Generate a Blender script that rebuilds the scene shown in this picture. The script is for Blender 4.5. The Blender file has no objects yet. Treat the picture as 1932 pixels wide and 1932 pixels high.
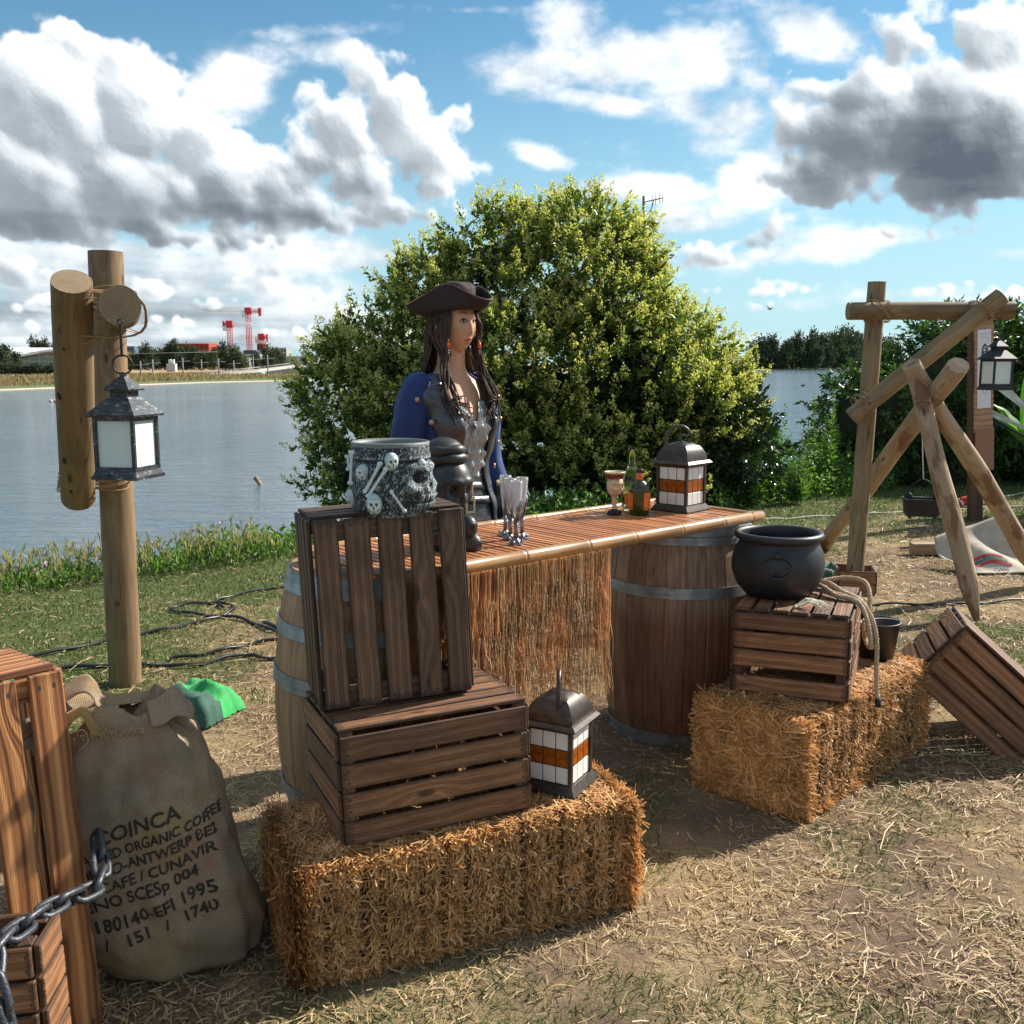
import bpy, bmesh, math, random
import numpy as np
from mathutils import Vector, Matrix, Euler, noise as mn
R_ = math.radians
sc = bpy.context.scene
col = sc.collection
rnd = random.Random(7)
# ---------------------------------------------------------------- camera
CAM_H = 1.5; PITCH = R_(8.5); FPX = 1867.6; CPX = 966.0
cd = bpy.data.cameras.new("camera"); cam = bpy.data.objects.new("camera", cd); col.objects.link(cam)
cam.location = (0, 0, CAM_H); cam.rotation_euler = (math.pi/2 - PITCH, 0, 0)
cd.sensor_width = 36; cd.lens = 36*FPX/1932; cd.clip_start = .05; cd.clip_end = 6000
sc.camera = cam
# ---------------------------------------------------------------- light
SUN_EL = R_(38); SUN_V = Vector((.84, .54, 0)).normalized()
SUN_AZ = math.atan2(SUN_V.x, SUN_V.y)            # clockwise from +Y
sun_dir = Vector((SUN_V.x*math.cos(SUN_EL), SUN_V.y*math.cos(SUN_EL), math.sin(SUN_EL)))
sd = bpy.data.lights.new("sun", 'SUN'); sd.energy = 4.4; sd.angle = R_(.55); sd.color = (1, .93, .83)
so = bpy.data.objects.new("sun", sd); col.objects.link(so)
so.rotation_euler = sun_dir.to_track_quat('Z', 'Y').to_euler(); so.location = (20, 10, 30)
sc.view_settings.view_transform = 'Standard'; sc.view_settings.look = 'None'
sc.view_settings.exposure = 0.90; sc.view_settings.gamma = 1.0; sc.view_settings.use_curve_mapping = False

def px_dir(x, y):
    a = (x-CPX)/FPX; b = -(y-CPX)/FPX
    return Vector((a, math.cos(PITCH)+b*math.sin(PITCH), -math.sin(PITCH)+b*math.cos(PITCH)))
def px_sky(x, y):
    d = px_dir(x, y).normalized(); return math.atan2(d.x, d.y), math.asin(d.z)

class NT:
    """small helper round a node tree"""
    def __init__(s, nt): s.nt = nt
    def n(s, t, **kw):
        nd = s.nt.nodes.new(t)
        for k, v in kw.items():
            if k.startswith('i_'): s.put(nd.inputs[k[2:].replace('_', ' ')], v)
            elif k.startswith('x'): s.put(nd.inputs[int(k[1:])], v)
            else: setattr(nd, k, v)
        return nd
    def put(s, inp, v):
        if isinstance(v, bpy.types.NodeSocket): s.nt.links.new(v, inp)
        else: inp.default_value = v
    def m(s, op, a, b=0.0, c=0.0, clamp=False):
        nd = s.nt.nodes.new('ShaderNodeMath'); nd.operation = op; nd.use_clamp = clamp
        s.put(nd.inputs[0], a); s.put(nd.inputs[1], b)
        if len(nd.inputs) > 2: s.put(nd.inputs[2], c)
        return nd.outputs[0]
    def v(s, op, a, b=(0, 0, 0), sc_=None):
        nd = s.nt.nodes.new('ShaderNodeVectorMath'); nd.operation = op
        s.put(nd.inputs[0], a); s.put(nd.inputs[1], b)
        if sc_ is not None: s.put(nd.inputs['Scale'], sc_)
        return nd.outputs['Value'] if op in ('LENGTH', 'DOT_PRODUCT', 'DISTANCE') else nd.outputs[0]
    def noise(s, vec, scale, detail=3, rough=.5, dist=0, typ='FBM', lac=2.0):
        nd = s.nt.nodes.new('ShaderNodeTexNoise'); nd.noise_type = typ
        s.put(nd.inputs['Vector'], vec); s.put(nd.inputs['Scale'], scale); s.put(nd.inputs['Detail'], detail)
        s.put(nd.inputs['Roughness'], rough); s.put(nd.inputs['Distortion'], dist); s.put(nd.inputs['Lacunarity'], lac)
        return nd.outputs[0]
    def map(s, val, a, b, c=0.0, d=1.0, typ='LINEAR'):
        nd = s.nt.nodes.new('ShaderNodeMapRange'); nd.interpolation_type = typ
        s.put(nd.inputs[0], val)
        for i, q in enumerate((a, b, c, d)): s.put(nd.inputs[i+1], q)
        return nd.outputs[0]
    def ramp(s, fac, stops, interp='LINEAR'):
        nd = s.nt.nodes.new('ShaderNodeValToRGB'); cr = nd.color_ramp; cr.interpolation = interp
        while len(cr.elements) < len(stops): cr.elements.new(.5)
        for e, (p, c) in zip(cr.elements, stops): e.position = p; e.color = (*c, 1) if len(c) == 3 else c
        s.put(nd.inputs[0], fac); return nd.outputs[0]
    def mix(s, fac, a, b, mode='MIX'):
        nd = s.nt.nodes.new('ShaderNodeMix'); nd.data_type = 'RGBA'; nd.blend_type = mode
        s.put(nd.inputs[0], fac)
        for i, q in ((6, a), (7, b)):
            if isinstance(q, tuple) and len(q) == 3: q = (*q, 1)
            s.put(nd.inputs[i], q)
        return nd.outputs[2]
    def comb(s, x, y, z):
        nd = s.nt.nodes.new('ShaderNodeCombineXYZ')
        for i, q in enumerate((x, y, z)): s.put(nd.inputs[i], q)
        return nd.outputs[0]
    def sep(s, v):
        nd = s.nt.nodes.new('ShaderNodeSeparateXYZ'); s.put(nd.inputs[0], v); return nd.outputs

# ---------------------------------------------------------------- sky with clouds
world = bpy.data.worlds.new("World"); sc.world = world; world.use_nodes = True
world.cycles.sampling_method = 'MANUAL'; world.cycles.sample_map_resolution = 512
wt = world.node_tree; wt.nodes.clear(); W = NT(wt)
SKY_STR = .12

# clouds: soft masses of many puffs, computed on an azimuth / elevation grid
def vnoise(h, w, cy, cx, rng):
    """smooth random field of about cy x cx lattice cells"""
    g = rng.random((cy+3, cx+3)).astype(np.float32)
    y = np.linspace(0, cy, h, endpoint=False, dtype=np.float32); x = np.linspace(0, cx, w, endpoint=False, dtype=np.float32)
    yi = y.astype(int); xi = x.astype(int); fy = y-yi; fx = x-xi
    fy = fy*fy*(3-2*fy); fx = fx*fx*(3-2*fx)
    r0 = g[yi]; r1 = g[yi+1]; r = r0+(r1-r0)*fy[:, None]
    return r[:, xi]+(r[:, xi+1]-r[:, xi])*fx[None]
def fbm(h, w, cy, cx, octv, rough, rng):
    o = np.zeros((h, w), np.float32); a = 1.; t = 0.
    for i in range(octv):
        if cy*2**i > h*1.2: break
        o += a*vnoise(h, w, int(cy*2**i), int(cx*2**i), rng); t += a; a *= rough
    return o/t
def blur(a, r):
    for _ in range(2):
        for ax in (0, 1):
            p = [(0, 0), (0, 0)]; p[ax] = (r+1, r)
            c = np.cumsum(np.pad(a, p, mode='edge'), axis=ax, dtype=np.float64)
            n = a.shape[ax]
            a = ((c[2*r+1:, :]-c[:n, :]) if ax == 0 else (c[:, 2*r+1:]-c[:, :n]))/(2*r+1)
    return a.astype(np.float32)
def shift(a, dy, dx):
    return np.roll(np.roll(a, dy, 0), dx, 1)
def sst(a, lo, hi):
    t = np.clip((a-lo)/(hi-lo), 0, 1); return t*t*(3-2*t)
AZ0, AZ1, EL0, EL1 = R_(-36), R_(36), R_(-3), R_(45)
PPR = 1/R_(.05); SW = int((AZ1-AZ0)*PPR); SH = int((EL1-EL0)*PPR)
def make_patch():
    rng = np.random.default_rng(11)
    hf = np.zeros((SH, SW), np.float32)          # puff height, row 0 = lowest elevation
    soft = np.zeros((SH, SW), np.float32)
    dark = np.zeros((SH, SW), np.float32)
    def tosky(x, y):
        A, E = px_sky(x, y); return (A-AZ0)*PPR, (E-EL0)*PPR
    def ball(cx, cy, r, sq=1.0):
        x0, x1 = int(max(0, cx-r)), int(min(SW, cx+r+1)); y0, y1 = int(max(0, cy-r*sq)), int(min(SH, cy+r*sq+1))
        if x0 >= x1 or y0 >= y1: return
        Y, X = np.mgrid[y0:y1, x0:x1].astype(np.float32)
        d = 1-((X-cx)/r)**2-((Y-cy)/(r*sq))**2
        np.maximum(hf[y0:y1, x0:x1], np.where(d > 0, np.sqrt(np.maximum(d, 0))*r, 0), out=hf[y0:y1, x0:x1])
    K = 1.06*PPR/FPX   # grid cells per reference pixel
    # cumulus masses: (x, y, rx, ry, puff radius, count, dark)
    for (x, y, rx, ry, pr, n, dk) in CU:
        cx, cy = tosky(x, y); rx *= K; ry *= K; pr *= K
        ball(cx, cy, min(rx, ry)*.8)
        for i in range(n):
            t = rng.random()*6.283; q = rng.random()**.5
            bx = cx+math.cos(t)*q*rx; by = cy+math.sin(t)*q*ry*(.75 if math.sin(t) < 0 else 1)
            r = pr*(.35+.9*rng.random()**1.6)*(1.1-.35*q)
            ball(bx, by, r, .85)
            for j in range(5):
                t2 = rng.random()*6.283; rr = r*(.25+.3*rng.random()); ball(bx+math.cos(t2)*r*.85, by+abs(math.sin(t2))*r*.8-.1*r, rr, .9)
        Y, X = np.mgrid[0:SH, 0:SW][0][:, :1].astype(np.float32), np.arange(SW, dtype=np.float32)[None]
        dark = np.maximum(dark, dk*np.exp(-(((X-cx)/(rx*.95))**2+((Y-(cy-ry*.25))/(ry*.85))**2)**1.3))
    for (x, y, rx, ry, a, tilt) in ST:           # streaks and wisps
        cx, cy = tosky(x, y); rx *= K; ry *= K
        Y = np.arange(SH, dtype=np.float32)[:, None]; X = np.arange(SW, dtype=np.float32)[None]
        c, s = math.cos(tilt), math.sin(tilt); U = (X-cx)*c+(Y-cy)*s; V = -(X-cx)*s+(Y-cy)*c
        soft = np.maximum(soft, a*np.exp(-((U/rx)**2+(V/ry)**2)))
    n1 = fbm(SH, SW, 8, 12, 8, .58, rng); n2 = fbm(SH, SW, 30, 45, 6, .6, rng); n3 = fbm(SH, SW, 20, 12, 7, .6, rng)
    # wobble the puffs so no ball outline is left
    er = np.clip((np.arange(SH, dtype=np.float32)[:, None]-R_(4)*PPR)/(R_(10)*PPR), .22, 1)
    dx = ((fbm(SH, SW, 36, 54, 5, .62, rng)-.5)*46*er).astype(np.int32); dy = ((fbm(SH, SW, 36, 54, 5, .62, rng)-.5)*40*er).astype(np.int32)
    Y, X = np.mgrid[0:SH, 0:SW]; hf = hf[np.clip(Y+dy, 0, SH-1), np.clip(X+dx, 0, SW-1)]
    hs = blur(hf, 2)
    big = blur(hf, 26)
    n4 = fbm(SH, SW, 70, 110, 5, .6, rng); rag = ((n2-.5)*30+(n1-.5)*24)*er*er+(n4-.5)*14*er
    a_cu = sst(hs+rag*1.0*(1-np.clip(hs/60, 0, 1)), 1.5*er, 17*er)*sst(blur(hf, 5), .4, 2.5)
    a_st = sst(soft+(n3-.5)*1.5+(n2-.5)*.55, .25, 1.05)
    # light on the puffs
    hh = hs+rag*.48
    gx = (shift(hh, 0, -1)-shift(hh, 0, 1))/2; gy = (shift(hh, -1, 0)-shift(hh, 1, 0))/2
    hb = blur(hh, 7); bx = (shift(hb, 0, -3)-shift(hb, 0, 3))/6; by = (shift(hb, -3, 0)-shift(hb, 3, 0))/6
    gx = .22*gx+1.15*bx; gy = .22*gy+1.15*by
    nn = 1/np.sqrt(1+gx*gx+gy*gy); ndl = (-gx*.66-gy*.70-.12)*nn
    # light lost on its way through the cloud from the upper right
    dens = np.clip(hs/22, 0, 1)*a_cu; tr = np.zeros_like(dens)
    dens_b = blur(dens, 3)
    for k in range(1, 16): tr += shift(dens_b, -int(k*6*.75), -int(k*6*.66))
    T = blur(np.exp(-tr*.13), 1)
    tone = .63+.50*np.clip(ndl, -.5, 1)+.38*T-.06*np.clip(big/40, 0, 1)+(n2-.5)*.22+(n1-.5)*.3
    dk = np.clip(dark+(n1-.5)*.5*(dark > .05), 0, 1.3)
    edge = 1-sst(hs, 4, 26)
    dk = dk*(.72+1.0*(fbm(SH, SW, 40, 9, 5, .6, rng)-.35)+1.1*(n1-.5)+.5*(n2-.5)); n5 = fbm(SH, SW, 16, 22, 7, .62, rng); tone = tone-dk*.50*(1-.6*edge)+(n5-.5)*.75*np.clip(dk, 0, 1)+(n2-.5)*.30*np.clip(dk, 0, 1)+.10*np.clip(ndl, -.5, 1)*dk
    lowl = np.clip(1-np.abs(np.arange(SH)[:, None]/PPR-R_(5))/R_(6.5), 0, 1)*np.clip((R_(0)-AZ0-np.arange(SW)[None]/PPR)/R_(20), 0, 1); tone_st = .86+(n3-.5)*.9+(n2-.5)*.4-lowl*(.34+1.1*(fbm(SH, SW, 60, 8, 4, .6, rng)-.5))
    lo = np.array([.155, .20, .25]); 
    def colr(t):
        xs = [-.45, 0, .25, .5, .75, .95, 1.2]; cs = [(.10,.125,.155), (.19,.22,.255), (.27,.31,.35), (.42,.47,.515), (.66,.71,.75), (.90,.92,.94), (1.05,1.05,1.05)]
        return np.stack([np.interp(t, xs, [c[i] for c in cs]) for i in range(3)], -1).astype(np.float32)
    c = colr(tone_st); a = a_st*.9
    ccu = colr(tone)
    out = c*(1-a_cu[..., None])*a[..., None]+ccu*a_cu[..., None]
    A = a_cu+a*(1-a_cu)
    # fade out at the rim of the patch
    ex = np.minimum(np.arange(SW), SW-1-np.arange(SW))[None]/(R_(6)*PPR); ey = (SH-1-np.arange(SH))[:, None]/(R_(8)*PPR)
    return out/np.maximum(A, 1e-3)[..., None], A*np.clip(ex, 0, 1)*np.clip(ey, 0, 1)
CU = [(90,210,150,110,42,70,.0),(40,330,120,100,46,50,.1),(30,120,70,60,28,26,0),(250,200,100,95,36,50,.0),(290,140,50,50,22,20,0),(360,250,60,60,24,24,0),(215,350,190,70,44,60,.45),
      (430,350,160,60,34,50,.5),(530,310,70,34,20,26,.1),(690,150,46,60,22,30,0),(745,210,70,85,28,44,.0),(640,245,60,60,26,28,.15),(590,190,30,26,14,12,0),(590,290,60,40,20,20,.1),
      (800,270,85,62,28,50,.0),(690,330,150,45,30,50,.7),(870,325,62,26,15,30,.1),(520,400,240,34,24,60,1.0),(740,400,130,24,18,30,.8),(130,425,280,34,26,50,1.0),(330,452,240,16,16,40,1.1),
      (285,548,34,22,12,22,.1),(30,515,46,28,14,22,.2),(500,540,50,20,11,22,.2),(100,575,70,18,11,26,.3),(400,575,60,14,9,22,.2),(560,625,60,12,8,20,.1),(330,610,60,12,8,20,.3),(520,510,60,16,10,20,.8),(600,560,50,14,9,18,.4),(60,620,50,12,8,16,0),
      (1640,230,150,100,40,70,1.25),(1790,240,190,120,46,90,1.35),(1560,320,80,65,28,30,1.2),(1740,350,210,50,30,60,1.2),(1900,260,120,110,40,50,1.3),(1830,45,130,45,26,50,0),(1700,80,60,50,22,24,.5),
      (1900,60,60,60,26,30,.1),(1520,170,36,40,18,20,.5),
      (1460,430,34,26,12,30,0),(1425,455,40,14,11,22,.7),(1320,485,66,22,15,40,1.0),(1445,545,42,15,9,30,.2),(1520,543,26,8,7,18,0),(1310,552,44,8,7,24,.1),(1430,580,30,9,7,20,.4),
      (1700,443,110,12,10,40,.4),(1840,395,90,22,13,30,.15),(1830,488,50,6,5,22,0),(1770,512,30,6,5,16,0),(1790,548,80,12,8,36,.5),(1900,560,60,14,9,26,.5)]
ST = [(1000,140,120,46,1.1,-.1),(1070,60,70,60,1.0,.5),(1160,120,150,52,1.2,0),(1300,120,120,70,1.2,.2),(1380,230,80,60,1.1,.6),(1430,320,70,55,1.1,.5),(1130,190,180,22,.95,-.2),(1300,200,80,40,1.0,-.6),
      (1015,295,46,18,1.3,-.3),(1215,360,95,24,1.5,0),(1290,420,120,30,1.15,.0),(1480,480,200,26,.95,.1),(1600,450,200,20,.9,.0),(1850,480,160,16,.8,0),(1700,560,260,26,.75,0),
      (1250,520,120,20,.7,0),(440,160,80,60,1.25,.4),(200,520,420,22,1.1,.02),(420,500,300,18,1.2,0),(150,560,300,22,1.0,0),(380,545,300,22,1.05,0),(300,600,380,30,1.1,0),(500,600,320,24,1.05,0),
      (120,480,260,24,1.25,0),(600,480,240,30,1.3,0),(640,100,70,26,.9,0),(900,20,260,10,.5,0),(560,60,160,18,.6,.1),(1530,60,110,44,1.2,-.4),(1440,170,120,30,.8,-.6),(300,640,500,34,1.25,0),(250,540,420,50,1.15,0),(300,590,420,34,1.3,0),(1500,640,500,14,.55,0),(1300,20,200,20,.5,0)]
def make_far():
    """the rest of the sky, coarser: the same broken cloud"""
    h, w = 256, 1024; rng = np.random.default_rng(5)
    n = fbm(h, w, 5, 14, 7, .55, rng); n = n*(1-sst(np.arange(w)/w, .9, 1))[None]+shift(n, 0, w//2)*sst(np.arange(w)/w, .9, 1)[None]
    s = n-shift(n, -3, 0); t = np.clip(.75+s*6-sst(n, .5, .75)*.35, 0, 1.1)
    A = sst(n, .46, .60)*(1-sst(np.arange(h)/h, .8, 1))[:, None]
    c = np.stack([t*.95, t*.98, t*1.0], -1)
    az = (np.arange(w)+.5)/w*2*math.pi-math.pi; el = (np.arange(h)+.5)/h*math.pi/2
    ex = np.clip((np.abs(az)-R_(30))/R_(6), 0, 1)[None]; ey = np.clip((el-R_(37))/R_(8), 0, 1)[:, None]
    return c.astype(np.float32), A*np.maximum(ex, ey)

def gen_img(name, c, A):
    h, w = A.shape; im = bpy.data.images.new(name, w, h, alpha=True, float_buffer=True); im.colorspace_settings.name = 'Non-Color'; im.alpha_mode = 'CHANNEL_PACKED'
    px = np.concatenate([np.broadcast_to(c, (h, w, 3)), A[..., None]], -1).astype(np.float32); im.pixels.foreach_set(px.ravel()); im.update(); return im
tc = W.n('ShaderNodeTexCoord'); dirn = W.v('NORMALIZE', tc.outputs['Generated'])
ds = W.sep(dirn); az = W.m('ARCTAN2', ds[0], ds[1]); el = W.m('ARCSINE', ds[2])
sky = W.n('ShaderNodeTexSky', sky_type='NISHITA', sun_disc=False, sun_elevation=SUN_EL, sun_rotation=SUN_AZ, air_density=1.0, dust_density=.5, ozone_density=1.6, altitude=0)
hz = W.map(el, R_(-2), R_(20), 1, 0, 'SMOOTHSTEP')
mixed = W.mix(W.m('MULTIPLY', hz, .85), W.v('MULTIPLY', sky.outputs[0], (.33, .52, .55)), W.v('SCALE', W.comb(.30, .44, .51), sc_=1/SKY_STR))   # pale summer haze low down
def layer(prev, im, u, v_, ext):
    t = W.n('ShaderNodeTexImage', image=im, extension=ext, interpolation='Cubic' if ext == 'CLIP' else 'Linear'); W.put(t.inputs[0], W.comb(u, v_, 0))
    return W.mix(t.outputs[1], prev, W.v('SCALE', t.outputs[0], sc_=.70/SKY_STR))
mixed = layer(mixed, gen_img('far clouds', *make_far()), W.m('MULTIPLY_ADD', az, 1/(2*math.pi), .5), W.m('MULTIPLY', el, 2/math.pi), 'EXTEND')
mixed = layer(mixed, gen_img('cumulus over the lake', *make_patch()), W.m('MULTIPLY_ADD', az, 1/(AZ1-AZ0), -AZ0/(AZ1-AZ0)), W.m('MULTIPLY_ADD', el, 1/(EL1-EL0), -EL0/(EL1-EL0)), 'CLIP')
bg = W.n('ShaderNodeBackground', i_Strength=SKY_STR); W.put(bg.inputs[0], mixed)
ow = W.n('ShaderNodeOutputWorld'); wt.links.new(bg.outputs[0], ow.inputs[0])

# ---------------------------------------------------------------- helpers
def tag(o, label=None, cat=None, group=None, kind=None):
    if label: o['label'] = label
    if cat: o['category'] = cat
    if group: o['group'] = group
    if kind: o['kind'] = kind
    return o
def thing(name, label, cat, loc=(0, 0, 0), rot=(0, 0, 0), group=None):
    o = bpy.data.objects.new(name, None); col.objects.link(o); o.empty_display_size = .1
    o.location = loc; o.rotation_euler = rot if not isinstance(rot, (int, float)) else (0, 0, rot)
    return tag(o, label, cat, group)
def link(name, me, mat, parent=None, M=None):
    o = bpy.data.objects.new(name, me); col.objects.link(o)
    if mat and not me.materials: me.materials.append(mat)
    if mat and me.materials[0] != mat: o.material_slots[0].link = 'OBJECT'; o.material_slots[0].material = mat
    if parent is not None: o.parent = parent
    if M is not None: o.matrix_basis = M
    return o
def copy_tree(o, parent=None):
    c = o.copy(); col.objects.link(c); c.parent = parent
    for ch in o.children: copy_tree(ch, c)
    return c
def TR(x, y, z, rx=0, ry=0, rz=0): return Matrix.Translation((x, y, z)) @ Euler((rx, ry, rz)).to_matrix().to_4x4()
class MB:
    """collects shapes and builds one mesh"""
    def __init__(s): s.v = []; s.f = []; s.sm = []
    def add(s, vs, fs, M=None, smooth=False):
        b = len(s.v)
        if M is not None: vs = [M @ Vector(q) for q in vs]
        s.v += [tuple(q) for q in vs]; s.f += [tuple(i+b for i in f) for f in fs]; s.sm += [smooth]*len(fs); return s
    def box(s, x0, x1, y0, y1, z0, z1, M=None, bev=0.0):
        if bev <= 0:
            v = [(x, y, z) for z in (z0, z1) for y in (y0, y1) for x in (x0, x1)]
            return s.add(v, [(0, 2, 3, 1), (4, 5, 7, 6), (0, 1, 5, 4), (2, 6, 7, 3), (0, 4, 6, 2), (1, 3, 7, 5)], M)
        b = bev; v = []; idx = {}
        for i, x in enumerate((x0, x1)):
            for j, y in enumerate((y0, y1)):
                for k, z in enumerate((z0, z1)):
                    sx, sy, sz = (1-2*i)*b, (1-2*j)*b, (1-2*k)*b
                    for a, q in enumerate(((x, y+sy, z+sz), (x+sx, y, z+sz), (x+sx, y+sy, z))): idx[i, j, k, a] = len(v); v.append(q)
        f = []
        for i in (0, 1):
            f.append([idx[i, j, k, 0] for j, k in ((0, 0), (0, 1), (1, 1), (1, 0))][::1 if i == 0 else -1])
            f.append([idx[j, i, k, 1] for j, k in ((0, 0), (1, 0), (1, 1), (0, 1))][::1 if i == 0 else -1])
            f.append([idx[j, k, i, 2] for j, k in ((0, 0), (0, 1), (1, 1), (1, 0))][::1 if i == 0 else -1])
        for a_, (p, q) in enumerate(((1, 2), (0, 2), (0, 1))):
            for c1 in (0, 1):
                for c2 in (0, 1):
                    def key(t, a):
                        k = [0, 0, 0]; k[a_] = t; o = [z for z in (0, 1, 2) if z != a_]; k[o[0]] = c1; k[o[1]] = c2; return idx[k[0], k[1], k[2], a]
                    q4 = [key(0, p), key(1, p), key(1, q), key(0, q)]
                    f.append(q4)
        for i in (0, 1):
            for j in (0, 1):
                for k in (0, 1): f.append([idx[i, j, k, 0], idx[i, j, k, 1], idx[i, j, k, 2]])
        return s.add(v, f, M)
    def tube(s, pts, r, n=8, M=None, cap=True, smooth=True, closed=False, sq=1.0):
        pts = [Vector(p) for p in pts]; m = len(pts); rs = r if isinstance(r, (list, tuple)) else [r]*m
        vs = []; fs = []; up = None
        for i, p in enumerate(pts):
            a = pts[(i-1) % m] if (i > 0 or closed) else p; b = pts[(i+1) % m] if (i < m-1 or closed) else p
            t = (b-a).normalized()
            if up is None: up = Vector((0, 0, 1)) if abs(t.z) < .9 else Vector((1, 0, 0))
            x = t.cross(up); x = x.normalized() if x.length > 1e-6 else t.orthogonal().normalized(); y = x.cross(t); up = y
            for k in range(n):
                an = 2*math.pi*k/n; vs.append(p+(x*math.cos(an)+y*math.sin(an)*sq)*rs[i])
        for i in range(m if closed else m-1):
            for k in range(n):
                j = (i+1) % m; fs.append((i*n+k, i*n+(k+1) % n, j*n+(k+1) % n, j*n+k))
        s.add(vs, fs, M, smooth)
        if cap and not closed:
            s.add(vs[:n], [tuple(range(n))[::-1]], M); s.add(vs[-n:], [tuple(range(n))], M)
        return s
    def lathe(s, prof, n=32, M=None, smooth=True, sx=1, sy=1):
        vs = []; fs = []
        for (r, z) in prof:
            for k in range(n): a = 2*math.pi*k/n; vs.append((r*math.cos(a)*sx, r*math.sin(a)*sy, z))
        for i in range(len(prof)-1):
            for k in range(n): fs.append((i*n+k, i*n+(k+1) % n, (i+1)*n+(k+1) % n, (i+1)*n+k))
        return s.add(vs, fs, M, smooth)
    def prism(s, poly, z0, z1, M=None, smooth=False):
        n = len(poly); vs = [(x, y, z0) for x, y in poly]+[(x, y, z1) for x, y in poly]
        fs = [tuple(range(n))[::-1], tuple(range(n, 2*n))]+[(i, (i+1) % n, n+(i+1) % n, n+i) for i in range(n)]
        return s.add(vs, fs, M, smooth)
    def ball(s, c, r, n=12, M=None, fn=None):
        rx, ry, rz = r if isinstance(r, (tuple, list)) else (r, r, r); vs = []; m = max(4, n//2)
        for i in range(m+1):
            t = math.pi*i/m
            for k in range(n):
                a = 2*math.pi*k/n; d = Vector((math.sin(t)*math.cos(a), math.sin(t)*math.sin(a), math.cos(t)))
                q = fn(d) if fn else 1.0
                vs.append((c[0]+d.x*rx*q, c[1]+d.y*ry*q, c[2]+d.z*rz*q))
        fs = [(i*n+k, (i+1)*n+k, (i+1)*n+(k+1) % n, i*n+(k+1) % n) for i in range(m) for k in range(n)]
        return s.add(vs, fs, M, True)
    def mesh(s, name):
        me = bpy.data.meshes.new(name); me.from_pydata(s.v, [], s.f)
        me.polygons.foreach_set('use_smooth', s.sm); me.update()
        bm = bmesh.new(); bm.from_mesh(me); bmesh.ops.remove_doubles(bm, verts=bm.verts, dist=1e-5)
        bmesh.ops.recalc_face_normals(bm, faces=bm.faces); bm.to_mesh(me); bm.free(); return me
    def build(s, name, mat, parent=None, M=None): return link(name, s.mesh(name), mat, parent, M)
def sharp(o, deg=35):
    me = o.data
    me.polygons.foreach_set('use_smooth', [True]*len(me.polygons)); me.set_sharp_from_angle(angle=R_(deg)); return o
def np_mesh(name, V, F, smooth=False):
    """mesh straight from arrays: V (n,3), F (m,k)"""
    me = bpy.data.meshes.new(name); V = np.asarray(V, np.float32); F = np.asarray(F, np.int32); m, k = F.shape
    me.vertices.add(len(V)); me.vertices.foreach_set('co', V.ravel())
    me.loops.add(m*k); me.loops.foreach_set('vertex_index', F.ravel())
    me.polygons.add(m); me.polygons.foreach_set('loop_start', np.arange(0, m*k, k, dtype=np.int32)); me.polygons.foreach_set('loop_total', np.full(m, k, np.int32))
    if smooth: me.polygons.foreach_set('use_smooth', np.ones(m, bool))
    me.update(calc_edges=True); return me
def unit(a): return a/np.maximum(np.linalg.norm(a, axis=-1, keepdims=True), 1e-9)
def leaf_mesh(name, P, D, N, L, Wd, fold=.25):
    """one folded leaf per row: base P, direction D, normal N, length L, width Wd"""
    D = unit(D); S = unit(np.cross(D, N)); N = unit(np.cross(S, D)); L = L[:, None]; Wd = Wd[:, None]
    mid = P+D*L*.45
    V = np.stack([P, mid-S*Wd*.5+N*Wd*fold, P+D*L-N*L*.12, mid+S*Wd*.5+N*Wd*fold], 1).reshape(-1, 3)
    b = np.arange(len(P))[:, None]*4; F = np.concatenate([b+np.array([[0, 1, 2]]), b+np.array([[0, 2, 3]])], 0)
    return np_mesh(name, V, F)
def straw_mesh(name, P, D, N, L, Wd, bend=None):
    """flat bent ribbons: base P, direction D"""
    D = unit(D); S = unit(np.cross(D, N)); L = L[:, None]; Wd = Wd[:, None]
    B = (np.zeros_like(P) if bend is None else bend)
    m = P+D*L*.5+B; e = P+D*L
    V = np.stack([P-S*Wd/2, P+S*Wd/2, m+S*Wd/2, m-S*Wd/2, e+S*Wd/2, e-S*Wd/2], 1).reshape(-1, 3)
    b = np.arange(len(P))[:, None]*6; F = np.concatenate([b+np.array([[0, 1, 2, 3]]), b+np.array([[3, 2, 4, 5]])], 0)
    return np_mesh(name, V, F)
def rdirs(rng, n):
    v = rng.normal(size=(n, 3)); return unit(v)
ORD = 'first second third fourth fifth sixth seventh eighth ninth tenth eleventh twelfth thirteenth fourteenth fifteenth sixteenth seventeenth eighteenth nineteenth twentieth'.split()
# ---------------------------------------------------------------- materials
MATS = {}
def mat(name, fn=None, **kw):
    if name in MATS: return MATS[name]
    m = bpy.data.materials.new(name); m.use_nodes = True; nt = m.node_tree; nt.nodes.clear(); N = NT(nt)
    out = nt.nodes.new('ShaderNodeOutputMaterial'); p = nt.nodes.new('ShaderNodeBsdfPrincipled'); nt.links.new(p.outputs[0], out.inputs[0])
    for k, v in kw.items(): N.put(p.inputs[k.replace('_', ' ')], v if not (isinstance(v, tuple) and len(v) == 3 and 'Color' in k) else (*v, 1))
    N.p = p; N.out = out
    if fn: fn(N)
    MATS[name] = m; return m
def base(N, c): N.put(N.p.inputs['Base Color'], c)
def rough(N, c): N.put(N.p.inputs['Roughness'], c)
def bump(N, h, strength=.5, dist=.01, prev=None):
    b = N.n('ShaderNodeBump', i_Strength=strength, i_Distance=dist); N.put(b.inputs['Height'], h)
    if prev is not None: N.put(b.inputs['Normal'], prev)
    N.put(N.p.inputs['Normal'], b.outputs[0]); return b.outputs[0]
def ocoord(N): return N.n('ShaderNodeTexCoord').outputs['Object']
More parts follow.
